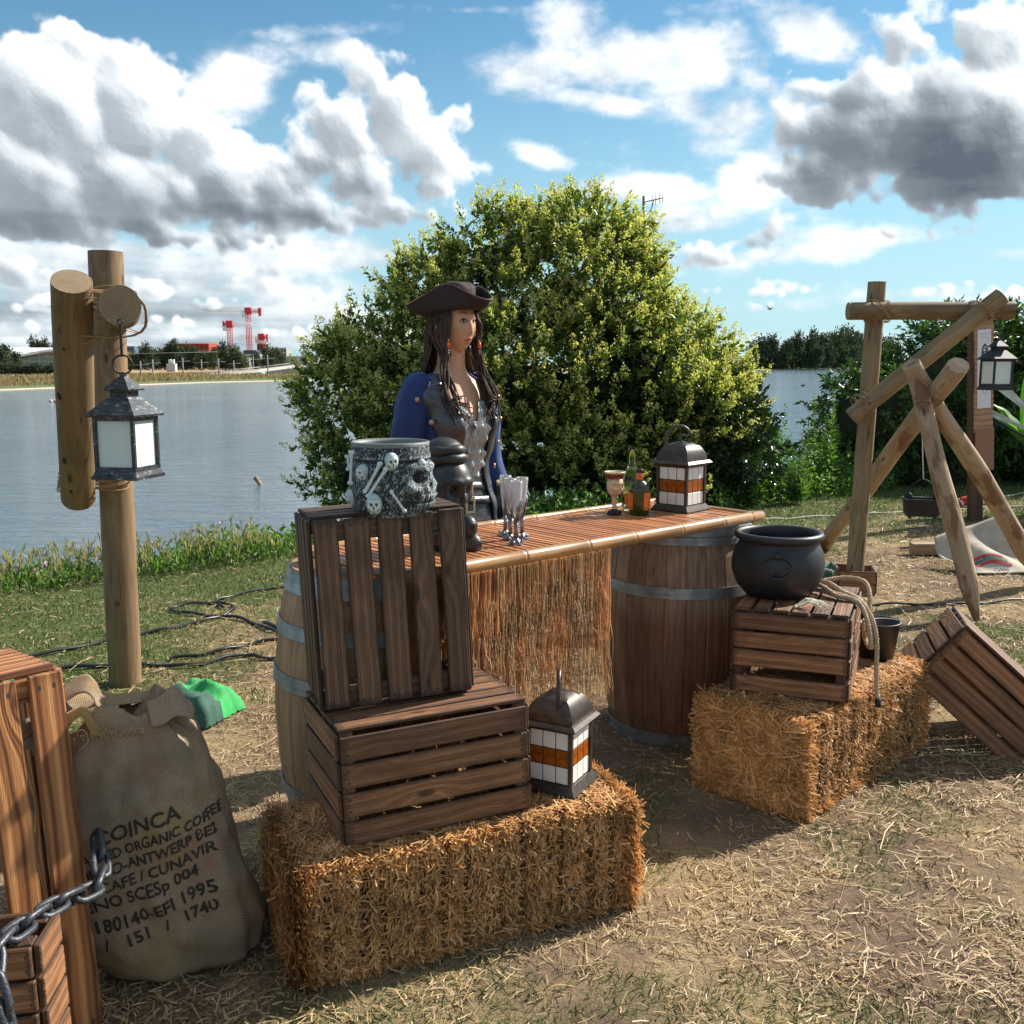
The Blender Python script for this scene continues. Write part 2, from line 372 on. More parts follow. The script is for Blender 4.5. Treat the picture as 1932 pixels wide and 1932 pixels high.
def seed_vec(N, amt=37.0):
    oi = N.n('ShaderNodeObjectInfo'); r = oi.outputs['Random']
    return N.comb(N.m('MULTIPLY', r, amt), N.m('MULTIPLY', r, amt*2.3), N.m('MULTIPLY', r, amt*.7)), r
def grain(N, sx=1.0, rings=26.0, knots=True):
    """growth lines along local X: (line pattern 0-1, fibre noise, dirt noise, knot mask, per-object random)"""
    sv, r = seed_vec(N); c = N.v('ADD', ocoord(N), sv)
    s = N.sep(c)
    w1 = N.noise(N.v('MULTIPLY', c, (1.6*sx, 5, 5)), 1.0, 2, .5)
    w2 = N.noise(N.v('MULTIPLY', c, (5*sx, 26, 26)), 1.0, 2, .5)
    off = N.m('ADD', N.m('MULTIPLY', w1, 2.0), N.m('MULTIPLY', w2, .30))
    kn = None
    if knots:
        vo = N.n('ShaderNodeTexVoronoi', i_Scale=1.0, i_Randomness=.9); N.put(vo.inputs['Vector'], N.v('MULTIPLY', c, (3.2, 9, 9)))
        kd = vo.outputs[0]; kn = N.map(kd, .06, .11, 1, 0, 'SMOOTHSTEP')
        off = N.m('ADD', off, N.m('MULTIPLY', N.map(kd, .0, .42, 1, 0, 'SMOOTHSTEP'), 1.5))
    ph = N.m('MULTIPLY_ADD', s[1], rings, N.m('MULTIPLY', off, 5.0)); ph = N.m('ADD', ph, N.m('MULTIPLY', s[2], rings*.6))
    fine = N.m('MULTIPLY_ADD', N.m('SINE', N.m('MULTIPLY_ADD', ph, 2.7, 1.0)), .5, .5); line = N.m('MULTIPLY_ADD', N.m('SINE', ph), .5, .5); line = N.m('ADD', N.m('MULTIPLY', N.m('POWER', line, 1.6), .62), N.m('MULTIPLY', fine, .30))
    fib = N.noise(N.v('MULTIPLY', c, (9*sx, 420, 420)), 1.0, 3, .6)
    dirt = N.noise(N.v('MULTIPLY', c, (5, 9, 9)), 1.0, 5, .6)
    return line, fib, dirt, kn, r
def wood(name, dark, mid, light, contrast=.6, rings=150.0, rg=.75, bstr=.5, dirtamt=.5, knotcol=None, vary=.25, nails=False, edge=.75, cracks=False):
    def fn(N):
        line, fib, dirt, kn, r = grain(N, rings=rings)
        t = N.m('ADD', N.m('MULTIPLY', line, contrast), N.m('MULTIPLY', fib, 1-contrast))
        c = N.ramp(t, [(.12, dark), (.5, mid), (.88, light)])
        v = N.map(r, 0, 1, 1-vary, 1+vary); c = N.v('SCALE', c, sc_=v)
        c = N.mix(N.map(dirt, .42, .72, 0, dirtamt), c, tuple(q*.45 for q in dark))
        if kn is not None: c = N.mix(N.m('MULTIPLY', kn, .85), c, knotcol or tuple(q*.5 for q in dark))
        if cracks:
            q1 = N.noise(N.v('MULTIPLY', N.v('ADD', ocoord(N), seed_vec(N)[0]), (1.1, 17, 17)), 1.0, 2, .5); q2 = N.noise(N.v('MULTIPLY', ocoord(N), (3, 6, 6)), 1.0, 3, .6)
            cm = N.m('MULTIPLY', N.map(N.m('ABSOLUTE', N.m('SUBTRACT', q1, .5)), .004, .014, 1, 0), N.map(q2, .45, .55, 0, 1)); c = N.mix(N.m('MULTIPLY', cm, .8), c, (.03, .018, .010)); c = N.mix(N.map(q2, .5, .75, 0, .35), c, tuple(q*.6 for q in dark))
        if nails:
            gc = N.n('ShaderNodeTexCoord').outputs['Generated']; gs = N.sep(gc); ex = N.m('MINIMUM', gs[0], N.m('SUBTRACT', 1.0, gs[0])); ey = N.m('MINIMUM', gs[1], N.m('SUBTRACT', 1.0, gs[1]))
            wn = N.noise(N.v('ADD', ocoord(N), seed_vec(N)[0]), 22, 4, .65)
            em = N.m('MAXIMUM', N.map(N.m('ADD', ey, N.m('MULTIPLY', wn, .22)), .12, .25, 1, 0, 'SMOOTHSTEP'), N.map(N.m('ADD', ex, N.m('MULTIPLY', wn, .05)), .030, .075, 1, 0, 'SMOOTHSTEP'))
            c = N.mix(N.m('MULTIPLY', em, edge), c, tuple(q*.55 for q in dark))         # stain soaked into edges and ends
            nd = N.m('ADD', N.m('POWER', N.m('DIVIDE', N.m('SUBTRACT', ex, .035), .0075), 2.0), N.m('POWER', N.m('DIVIDE', N.m('SUBTRACT', ey, .27), .055), 2.0))
            c = N.mix(N.m('MULTIPLY', N.map(nd, 1.0, 1.4, 1, 0), .9), c, (.035, .030, .028))
        base(N, c); rough(N, rg); bump(N, N.m('ADD', N.m('ADD', N.m('MULTIPLY', line, .5), N.m('MULTIPLY', fib, .6)), N.m('MULTIPLY', dirt, .8)), bstr, .003)
    return mat(name, fn)
M_crate = wood('stained crate wood', (.030, .015, .009), (.145, .075, .040), (.30, .170, .092), .32, 300, .6, .9, .6, nails=True, vary=.35)
M_crate2 = wood('warm stained crate wood', (.060, .027, .013), (.245, .112, .050), (.46, .240, .115), .30, 240, .6, .8, .55, nails=True, vary=.35)
M_burnt_lit = wood('sunlit scorched pine', (.13, .040, .012), (.46, .19, .065), (.60, .30, .12), .80, 150, .6, .8, .15, vary=.08, nails=True, edge=.35)  # lit variant of the crate wood: scorched grain, sunlit orange painted in
M_log = wood('pressure treated log', (.13, .08, .038), (.25, .16, .078), (.34, .235, .125), .35, 60, .7, .5, .25, knotcol=(.05, .028, .014), vary=.08, cracks=True)
M_log2 = wood('pale treated log', (.17, .115, .058), (.28, .195, .10), (.36, .26, .145), .35, 60, .7, .5, .2, knotcol=(.07, .04, .02), vary=.08, cracks=True)
def f_ends(N):
    c = ocoord(N); s = N.sep(c); rr = N.v('LENGTH', N.comb(0, s[1], s[2]))
    w = N.noise(c, 18, 3, .5); ph = N.m('MULTIPLY_ADD', rr, 950, N.m('MULTIPLY', w, 7)); l = N.m('MULTIPLY_ADD', N.m('SINE', ph), .5, .5)
    cc = N.ramp(N.m('ADD', N.m('MULTIPLY', l, .6), N.m('MULTIPLY', N.noise(c, 60, 4, .6), .4)), [(.15, (.16, .105, .055)), (.8, (.40, .30, .185))])
    cc = N.mix(N.map(rr, .0, .022, .55, 0), cc, (.28, .14, .06)); cc = N.mix(N.map(N.noise(c, 9, 4, .6), .5, .75, 0, .5), cc, (.13, .10, .07))
    base(N, cc); rough(N, .85); bump(N, l, .3, .001)
M_end = mat('sawn log end', f_ends)
def f_peel(N):
    line, fib, dirt, kn, r = grain(N, rings=50); c = ocoord(N)
    b = N.ramp(N.m('ADD', N.m('MULTIPLY', line, .4), N.m('MULTIPLY', fib, .6)), [(.2, (.30, .20, .115)), (.85, (.50, .38, .25))])
    bark = N.map(N.noise(N.v('MULTIPLY', N.v('ADD', c, seed_vec(N)[0]), (3.2, 8, 8)), 1.0, 4, .55), .53, .60, 0, 1)
    b = N.mix(N.m('MULTIPLY', bark, .85), b, (.17, .075, .035)); b = N.mix(N.m('MULTIPLY', kn, .8), b, (.06, .03, .018))
    base(N, b); rough(N, .75); bump(N, N.m('ADD', bark, N.m('MULTIPLY', fib, .4)), .5, .004)
M_peel = mat('peeled branch wood', f_peel)
def f_twine(N):
    c = ocoord(N); n = N.noise(c, 260, 3, .6); base(N, N.ramp(n, [(.3, (.20, .12, .055)), (.7, (.46, .31, .16))])); rough(N, .9); bump(N, n, .6, .002)
M_twine = mat('jute twine', f_twine)
def island(N): return N.n('ShaderNodeNewGeometry').outputs['Random Per Island']
def f_straw(a, b, c_, trans=.25):
    def fn(N):
        r = island(N); cc = N.ramp(r, [(0, a), (.5, b), (1, c_)])
        n = N.noise(ocoord(N), 9, 3, .6); cc = N.v('SCALE', cc, sc_=N.map(n, .3, .7, .72, 1.25)); base(N, cc); rough(N, .55)
        tr = N.n('ShaderNodeBsdfTranslucent'); N.put(tr.inputs[0], cc); mx = N.n('ShaderNodeMixShader'); N.put(mx.inputs[0], trans)
        N.nt.links.new(N.p.outputs[0], mx.inputs[1]); N.nt.links.new(tr.outputs[0], mx.inputs[2]); N.nt.links.new(mx.outputs[0], N.out.inputs[0])
    return fn
M_straw = mat('bale straw', f_straw((.36, .175, .06), (.62, .34, .13), (.82, .55, .27)))
M_litter = mat('straw litter', f_straw((.26, .165, .08), (.52, .37, .19), (.76, .60, .34)))
M_grass = mat('short grass', f_straw((.045, .085, .020), (.10, .155, .045), (.24, .24, .09), .35))
def leafmat(name, cols, tr=.3, rg=.4, dark=.5):
    def fn(N):
        r = island(N); n = N.noise(ocoord(N), 1.6, 3, .6)
        cc = N.ramp(r, [(i/(len(cols)-1), c) for i, c in enumerate(cols)]); cc = N.v('SCALE', cc, sc_=N.map(n, .35, .65, dark, 1.2)); base(N, cc); rough(N, rg)
        N.put(N.p.inputs['Specular IOR Level'], .45)
        t = N.n('ShaderNodeBsdfTranslucent'); N.put(t.inputs[0], N.v('MULTIPLY', cc, (1.2, 1.35, .6))); mx = N.n('ShaderNodeMixShader'); N.put(mx.inputs[0], tr)
        N.nt.links.new(N.p.outputs[0], mx.inputs[1]); N.nt.links.new(t.outputs[0], mx.inputs[2]); N.nt.links.new(mx.outputs[0], N.out.inputs[0])
    return mat(name, fn)
M_privet = leafmat('privet leaves', [(.05, .09, .018), (.09, .145, .028), (.145, .205, .04), (.23, .27, .065)], .42, .30, .75)
M_panicle = leafmat('privet blossom', [(.40, .42, .12), (.58, .55, .20), (.72, .62, .30)], .45, .6, .85)
M_weed = leafmat('bank weeds', [(.06, .13, .025), (.11, .22, .045), (.19, .31, .08)], .42, .5, .8)
M_reedy = leafmat('dry seed heads', [(.20, .22, .07), (.38, .34, .16), (.45, .38, .24)], .35, .6, .8)
M_elder = leafmat('right shrub leaves', [(.03, .075, .016), (.055, .12, .028), (.10, .19, .04)], .3, .4, .6)
M_fartree = leafmat('far trees', [(.05, .08, .04), (.075, .11, .055), (.10, .14, .07)], .15, .7, .6)
M_fartree2 = leafmat('far light trees', [(.08, .11, .045), (.12, .15, .06), (.15, .18, .075)], .15, .7, .7)
M_bark = mat('bark', lambda N: (base(N, N.ramp(N.noise(N.v('MULTIPLY', ocoord(N), (8, 8, 1.5)), 3, 4, .6), [(.3, (.05, .035, .022)), (.7, (.14, .10, .07))])), rough(N, .9)))
def flat(name, c, rg=.6, metal=0, **kw): return mat(name, Base_Color=c, Roughness=rg, Metallic=metal, **kw)

# ---------------------------------------------------------------- ground, lake, far shore
SHORE = [(-60, -30), (-12, 1.6), (-5.6, 5.3), (-3.7, 6.95), (-1.9, 8.5), (0.2, 9.6), (2.5, 11.3), (5.3, 13.4), (7.8, 15.0), (14, 18), (40, 30), (300, 120)]
SH_A = np.array(SHORE, float)
def shore_dist(x, y):
    """signed distance inland from the top of the bank (arrays)"""
    x = np.asarray(x, float); y = np.asarray(y, float); best = np.full(x.shape, 1e9); sg = np.ones(x.shape)
    for (a, b) in zip(SH_A[:-1], SH_A[1:]):
        d = b-a; L2 = (d**2).sum(); t = np.clip(((x-a[0])*d[0]+(y-a[1])*d[1])/L2, 0, 1)
        px = a[0]+t*d[0]-x; py = a[1]+t*d[1]-y; q = np.hypot(px, py); side = np.sign(d[0]*(y-a[1])-d[1]*(x-a[0]))
        m = q < best; best = np.where(m, q, best); sg = np.where(m, side, sg)
    return -best*sg
def gnoise(x, y, s, seed=0.0, octv=3):
    return np.array([mn.fractal(Vector((float(a)*s+seed, float(b)*s, seed)), 1.0, 2.0, octv) for a, b in zip(np.ravel(x), np.ravel(y))]).reshape(np.shape(x))
rngN = np.random.default_rng(3)
_tab = rngN.random((256, 256))
def vn(x, y, s, o=0):
    """cheap smooth value noise on arrays, 0-1"""
    out = 0; amp = 1; tot = 0
    for k in range(3):
        u = np.asarray(x)*s*2**k+17.3*o+k*31; v = np.asarray(y)*s*2**k+9.1*o+k*57
        i = np.floor(u).astype(int); j = np.floor(v).astype(int); fu = u-i; fv = v-j; fu = fu*fu*(3-2*fu); fv = fv*fv*(3-2*fv)
        g = lambda a, b: _tab[a % 256, b % 256]
        q = (g(i, j)*(1-fu)+g(i+1, j)*fu)*(1-fv)+(g(i, j+1)*(1-fu)+g(i+1, j+1)*fu)*fv
        out = out+amp*q; tot += amp; amp *= .55
    return out/tot
def green(x, y):
    """how grassy the ground is, 0 bare straw to 1 meadow"""
    sd = shore_dist(x, y); n = vn(x, y, .9, 1); n2 = vn(x, y, 3.2, 2)
    g = np.clip((3.1-sd)/1.6, 0, 1)*1.0
    g = np.maximum(g, np.clip((4.6-sd)/1.5, 0, 1)*np.clip((-np.asarray(x)-.9)/1.2, 0, 1))
    patch = np.clip((n-.52)/.10, 0, 1)*.6+np.clip((n2-.54)/.10, 0, 1)*.6
    return np.clip(g*(.62+.6*n)+patch*(1-g*.5)*.62, 0, 1)
def gz(x, y):
    sd = shore_dist(x, y); x = np.asarray(x, float); y = np.asarray(y, float)
    z = (vn(x, y, .5, 5)-.5)*.05*np.clip(y/3, 0, 1)+(vn(x, y, 4, 6)-.5)*.018
    return z-np.clip((.15-sd)/1.3, 0, 1)**1.3*1.1-np.clip((-sd-1.2)/6, 0, 1)*1.6
def ground_grid(name, xs, ys):
    X, Y = np.meshgrid(xs, ys); Z = gz(X, Y); h, w = X.shape
    V = np.stack([X, Y, Z], -1).reshape(-1, 3); i = np.arange(h-1)[:, None]*w+np.arange(w-1)[None]
    F = np.stack([i, i+1, i+w+1, i+w], -1).reshape(-1, 4); me = np_mesh(name, V, F, True)
    at = me.attributes.new('green', 'FLOAT', 'POINT'); at.data.foreach_set('value', green(X, Y).astype(np.float32).ravel()); return me
def f_ground(N):
    c = ocoord(N); g = N.n('ShaderNodeAttribute', attribute_name='green').outputs['Fac']
    n1 = N.noise(c, 1.4, 5, .6); n2 = N.noise(c, 28, 6, .7); n3 = N.noise(c, 140, 4, .7); n4 = N.noise(N.v('MULTIPLY', c, (1, 1.6, 1)), 75, 3, .6, 1.5)
    soil = N.ramp(n2, [(.25, (.10, .068, .046)), (.55, (.19, .13, .092)), (.8, (.30, .215, .155))])
    dry = N.ramp(n4, [(.3, (.16, .115, .06)), (.5, (.40, .29, .155)), (.72, (.62, .48, .28))])
    cc = N.mix(N.map(N.m('ADD', n1, N.m('MULTIPLY', n2, .35)), .58, .76, .25, 1), dry, soil)
    gr = N.ramp(N.m('ADD', N.m('MULTIPLY', n3, .6), N.m('MULTIPLY', n2, .4)), [(.3, (.030, .048, .015)), (.5, (.085, .125, .035)), (.7, (.19, .21, .075))])
    cc = N.mix(N.map(N.m('ADD', g, N.m('MULTIPLY', N.m('SUBTRACT', n2, .5), .9)), .25, .75, 0, .95), cc, gr)
    base(N, cc); rough(N, .95); N.put(N.p.inputs['Specular IOR Level'], .15); bump(N, N.m('ADD', n2, N.m('MULTIPLY', n4, .6)), .8, .02)
M_ground = mat('dry trampled ground', f_ground)
xs = np.concatenate([[-80, -50, -30, -18, -12, -9], np.arange(-7, 10, .07), [10.5, 11.5, 13, 16, 22, 35, 60, 120, 300]])
ys = np.concatenate([[-60, -30, -12, -5, -2, 0, .8], np.arange(1.2, 16, .07), [16.5, 18, 21, 26, 34, 50, 90, 130]])
tag(link('ground', ground_grid('ground', xs, ys), M_ground), kind='structure')
def f_water(N):
    c = N.n('ShaderNodeNewGeometry').outputs['Position']
    a = N.noise(N.v('MULTIPLY', c, (.42, 1.9, 1)), 1.5, 3, .55, .6); b = N.noise(N.v('MULTIPLY', c, (1.0, 2.6, 1)), 3.6, 4, .6, .5)
    big = N.noise(N.v('MULTIPLY', c, (.03, .07, 1)), 1.0, 3, .6)
    amp = N.map(big, .35, .65, .55, 1.1)
    h = N.m('MULTIPLY', N.m('ADD', a, N.m('MULTIPLY', b, .30)), amp)
    N.put(N.p.inputs['Base Color'], (.10, .15, .18, 1)); rough(N, .10); N.put(N.p.inputs['IOR'], 1.33); N.put(N.p.inputs['Specular IOR Level'], .62)
    bump(N, h, .8, .14)
M_water = mat('lake water', f_water)
wm = MB().box(-900, 1500, -60, 2600, -1.9, -.7).build('water', M_water); tag(wm, kind='structure')
# far shore: shoreline points, then rings further inland
FS = [(-400, -20), (-120, 40), (-60, 70), (-43, 83), (-40, 99), (-36, 119), (-27, 137), (-8, 190), (20, 280), (60, 350), (92, 379), (165, 460), (300, 520), (700, 560), (1500, 600)]
prof = [(0, -.85), (.5, -.66), (1.0, -.62), (1.6, -.45), (5, -.20), (11, .12), (20, .18), (60, .1), (2400, .2)]
P2 = []
fs = np.array(FS, float)
for i, p in enumerate(fs):
    t = unit((fs[min(i+1, len(fs)-1)]-fs[max(i-1, 0)])[None])[0]; n = np.array([-t[1], t[0]])
    if i < 3: n = unit(np.array([[-.8, .5]]))[0]
    P2.append([(p[0]+n[0]*o, p[1]+n[1]*o, z+(vn(p[0]*.2, p[1]*.2+o, .3)-.5)*.3*(o > 3)) for o, z in prof])
V = np.array(P2).reshape(-1, 3); w = len(prof); i = np.arange(len(FS)-1)[:, None]*w+np.arange(w-1)[None]
def f_bank(N):
    c = N.n('ShaderNodeNewGeometry').outputs['Position']; z = N.sep(c)[2]
    n = N.noise(N.v('MULTIPLY', c, (.25, .25, 1.5)), 1.0, 6, .65)
    g = N.mix(N.map(N.m('ADD', N.m('MULTIPLY', N.m('SUBTRACT', n, .5), 1.0), z), -.35, .0, 0, 1), (.10, .13, .045), (.36, .24, .12))
    g = N.mix(N.map(z, .19, .195, 0, 1), g, (.12, .13, .07))
    g = N.mix(N.map(z, -.60, -.62, 0, 1), g, (.55, .45, .34)); base(N, g); rough(N, .95)
M_bank = mat('far bank grass', f_bank)
tag(link('far_shore', np_mesh('far_shore', V, np.stack([i, i+w, i+w+1, i+1], -1).reshape(-1, 4), True), M_bank), kind='structure')

# ---------------------------------------------------------------- crates
def Rm(yaw, pit, rol): return Matrix.Rotation(yaw, 3, 'Z') @ Matrix.Rotation(pit, 3, 'Y') @ Matrix.Rotation(rol, 3, 'X')
SLATS = {}
def slat_mesh(L, w, t, k=0, bev=.0025):
    key = (round(L, 3), round(w, 3), round(t, 3), k)
    if key not in SLATS:
        b = MB().box(-L/2, L/2, -w/2, w/2, -t/2, t/2, bev=bev); r = random.Random(k*7+3)
        # a little wane and cupping so no two edges are dead straight
        a, c = r.uniform(-.03, .03)*w, r.uniform(-.04, .04)*w
        b.v = [(x, y*(1+.05*math.sin(x*9+k))+a*x/L+c*(x/L)**2, z+.06*t*math.sin(x*7+k)) for x, y, z in b.v]
        SLATS[key] = b.mesh('slat')
    return SLATS[key]
def axes(X, Y, Z, o=(0, 0, 0)):
    m = Matrix.Identity(4)
    for i, a in enumerate((X, Y, Z)):
        for j in range(3): m[j][i] = a[j]
    m.translation = o; return m
def crate(name, label, p, R3, L, W, H, frame, wood_m, nb=5, ns=4, gap=.012, t=.009, group=None, skip=(), bt=None, ez=None):
    """slatted fruit crate: bottom boards at z=0, canonical frame L x W x H"""
    th = thing(name, label, 'crate', group=group)
    X = {'A': axes((1, 0, 0), (0, -1, 0), (0, 0, -1), (0, W, H)), 'B': axes((0, 0, 1), (1, 0, 0), (0, 1, 0)),
         'C': axes((0, 1, 0), (1, 0, 0), (0, 0, -1), (0, 0, H)), 'U': Matrix.Identity(4)}[frame]
    M = Matrix.Translation(p) @ R3.to_4x4() @ X; th.matrix_world = M
    r = random.Random(hash(name+label) % 999 if False else int(abs(p[0]*1000+p[1]*77)) % 999)
    def S(L_, w_, t_, M_, nm='slat'): return link(nm, slat_mesh(L_, w_, t_, r.randrange(3)), wood_m, th, M_ @ TR(r.uniform(-.0015, .0015), r.uniform(-.0015, .0015), 0, 0, 0, r.uniform(-.006, .006)))
    bt = bt or t*1.2
    wb = (W-gap*(nb-1))/nb
    for i in range(nb): S(L+.004, wb, bt, TR(L/2, wb/2+i*(wb+gap), -bt/2))
    hs = (H-gap*.8*ns)/ns
    for i in range(ns):
        z = gap*.6+hs/2+i*(hs+gap*.8)
        if ('f', i) not in skip: S(L, hs, t, TR(L/2, -t/2, z, math.pi/2))
        S(L, hs, t, TR(L/2, W+t/2, z, math.pi/2))
        if ('e', i) not in skip: S(W, ez[1] if ez else hs, t, axes((0, 1, 0), (0, 0, 1), (1, 0, 0), (-t/2, W/2, ez[0][i] if ez else z)))
        S(W, hs, t, axes((0, 1, 0), (0, 0, 1), (1, 0, 0), (L+t/2, W/2, z)))
    pm = MB().box(-.5*H, .5*H, -.017, .017, -.017, .017, bev=.002).mesh('corner_post')
    for x in (.019, L-.019):
        for y in (.019, W-.019): link('corner_post', pm, wood_m, th, axes((0, 0, 1), (1, 0, 0), (0, 1, 0), (x, y, H/2)))
    for x in (.03, L-.03):
        link('batten', slat_mesh(W-.08, .05, .012), wood_m, th, axes((0, 1, 0), (-1, 0, 0), (0, 0, 1), (x, W/2, .008)))
    return th
crate('apple_crate', 'brown slatted crate lying on the straw bale in front, under the dark upright crate', (-.410, 2.292, .318), Rm(.417, -.026, -.04), .499, .37, .292, 'A', M_crate2, nb=6, gap=.011)
crate('apple_crate', 'dark crate stood on end with upright slats, carrying the skull pot', (-.478, 2.432, .625), Rm(.334, -.041, -.045), .485, .392, .26, 'B', M_crate, nb=5, gap=.018, t=.011)
crate('apple_crate', 'brown crate with a wide gap between slats, under the black cauldron', (.783, 3.39, .352), Rm(-.40, -.011, -.010), .50, .385, .293, 'C', M_crate2, nb=6, gap=.007, ez=((.034, .100, .165, .258), .060))
crate('apple_crate', 'dark crate tipped on its corner, leaning against the end of a straw bale', (1.56, 3.735, .290), Rm(-.329, .723, -.055), .50, .40, .280, 'A', M_crate2, nb=5, gap=.010, t=.010)
# big scorched crate in the corner and the low one before it
crate('tall_crate', 'tall orange crate with zebra grain boards, wrapped by a chain', (-1.245, 1.755, .0), Rm(R_(45), -.017, -.084), .83, .43, .30, 'B', M_burnt_lit, nb=5, gap=.022, t=.016, bt=.018)
crate('low_crate', 'low weathered crate with a bright corner board, below the chain', (-1.165, 1.68, .0), Rm(R_(8), -.04, -.03), .28, .12, .405, 'U', M_crate2, nb=2, ns=6, gap=.010, t=.014)
# ---------------------------------------------------------------- straw bales
def bale(label, p, yaw, L, W, H, seed, pitch=0):
    th = thing('straw_bale', label, 'straw bale', p, (0, pitch, yaw), 'straw bales'); rng = np.random.default_rng(seed)
    fl = np.cumsum(rng.uniform(.035, .105, 40)); fl = fl[fl < L]; dep = rng.uniform(.25, 1.0, len(fl))
    def groove(x): 
        q = np.abs(x[:, None]-fl[None]); j = q.argmin(1); d = q.min(1); return np.exp(-(d/.010)**2)*dep[j]
    def env(x, y, z):
        """push a point of the plain block to the real soft outline"""
        u, v, w = x/L*2-1, y/W*2-1, z/H*2-1
        k = 1/np.maximum(1, ((np.abs(u)**10+np.abs(v)**10+np.abs(w)**10)**(1/10)))
        u, v, w = u*k, v*k, w*k
        g = groove(x)*.036; n = (vn(x*5+seed, y*5+z*7, 3.0, 2)-.5)*.035
        X = (u+1)/2*L; Y = (v+1)/2*W; Z = (w+1)/2*H
        Y = Y-np.sign(v)*np.abs(v)**6*(g-n); Z = Z-np.sign(w)*np.abs(w)**6*(g*.9-n*.7)*(w > 0); X = X+np.sign(u)*np.abs(u)**6*n
        return np.stack([X, Y, np.maximum(Z, .0)], -1)
    V = []; F = []; 
    def face(nu, nv, fn):
        b = sum(len(q) for q in V); U, W_ = np.meshgrid(np.linspace(0, 1, nu), np.linspace(0, 1, nv)); V.append(env(*fn(U.ravel(), W_.ravel())))
        i = b+np.arange(nv-1)[:, None]*nu+np.arange(nu-1)[None]; F.append(np.stack([i, i+1, i+nu+1, i+nu], -1).reshape(-1, 4))
    o = lambda q: np.ones_like(q)
    face(90, 16, lambda a, b: (a*L, 0*a, b*H)); face(90, 16, lambda a, b: (a*L, o(a)*W, b*H)); face(90, 20, lambda a, b: (a*L, b*W, o(a)*H))
    face(20, 16, lambda a, b: (0*a, a*W, b*H)); face(20, 16, lambda a, b: (o(a)*L, a*W, b*H))
    def f_body(N): n = N.noise(N.v('MULTIPLY', ocoord(N), (1, 1, 1)), 90, 4, .7); base(N, N.ramp(n, [(.3, (.06, .03, .011)), (.7, (.30, .165, .06))])); rough(N, .95); bump(N, n, .9, .02)
    link('straw_block', np_mesh('straw_block', np.concatenate(V), np.concatenate(F), True), mat('bale core', f_body), th)
    PP, DD, NN, LL, WW = [], [], [], [], []
    def put(n, fn, nrm, mode):
        a, b = rng.random(n), rng.random(n); P = env(*fn(a, b)); nr = np.tile(np.array(nrm, float), (n, 1)); r = rdirs(rng, n)
        if mode == 'cut':       # clipped ends poking out of the flakes
            D = nr*rng.uniform(.0, .55, (n, 1))+r*np.array([.42, .35, 1.0]); Ls = rng.uniform(.012, .042, n)
        elif mode == 'top':
            D = r*np.array([.6, 1.0, .12])+nr*.07; Ls = rng.uniform(.03, .10, n)
        else:                   # folded ends, long tangled stalks lying in the face
            D = r*np.array([.10, 1.0, .62])+nr*.05; Ls = rng.uniform(.05, .16, n)
        P = P+nr*rng.uniform(-.010, .005, (n, 1))-unit(D)*Ls[:, None]*.4
        kp = (groove(P[:, 0]) < .45) | (rng.random(n) < .25) | (abs(nrm[0]) > 0); P, D, r, nr, Ls = P[kp], D[kp], r[kp], nr[kp], Ls[kp]; n = len(P)
        PP.append(P); DD.append(D); NN.append(nr+r*.5); LL.append(Ls); WW.append(rng.uniform(.0022, .0048, n)*(1.25 if mode == 'end' else 1))
    k = L*H/.3
    put(int(17000*k), lambda a, b: (a*L, 0*a, b*H), (0, -1, 0), 'cut'); put(int(2500*k), lambda a, b: (a*L, 0*a, b*H), (0, -1, 0), 'top')
    put(3000, lambda a, b: (a*L, o(a)*W, b*H), (0, 1, 0), 'cut'); put(19000, lambda a, b: (a*L, b*W, o(a)*H), (0, 0, 1), 'top')
    put(13000, lambda a, b: (0*a, a*W, b*H), (-1, 0, 0), 'end'); put(12000, lambda a, b: (o(a)*L, a*W, b*H), (1, 0, 0), 'end')
    put(2500, lambda a, b: (a*L, 0*a, b*.03), (0, -1, 0), 'top')
    P, D, N_, Ls, Ws = (np.concatenate(q) for q in (PP, DD, NN, LL, WW))
    tip = P+unit(D)*Ls[:, None]; mg = .012+.02*rng.random(len(P))**4
    okk = (tip[:, 0] > -mg) & (tip[:, 0] < L+mg) & (tip[:, 1] > -mg) & (tip[:, 1] < W+mg) & (tip[:, 2] < H+mg*.7) & (P[:, 0] > -mg) & (P[:, 0] < L+mg) & (P[:, 2] < H+mg*.7); P, D, N_, Ls, Ws = P[okk], D[okk], N_[okk], Ls[okk], Ws[okk]
    P[:, 2] = np.maximum(P[:, 2], .003); bad = (P+unit(D)*Ls[:, None])[:, 2] < 0; D[bad, 2] = np.abs(D[bad, 2])
    me = straw_mesh('straw_stalks', P, D, N_, Ls, Ws, rdirs(rng, len(P))*Ls[:, None]*.06)
    tag(link('straw_stalks', me, M_straw, th), kind='stuff'); return th
bale('long straw bale under the two stacked crates and a lantern', (-.515, 2.173, 0), .43, .955, .40, .322, 1, -.0)
bale('straw bale under the cauldron crate, its loose tangled end facing us', (.945, 3.065, 0), .775, .96, .42, .352, 2)
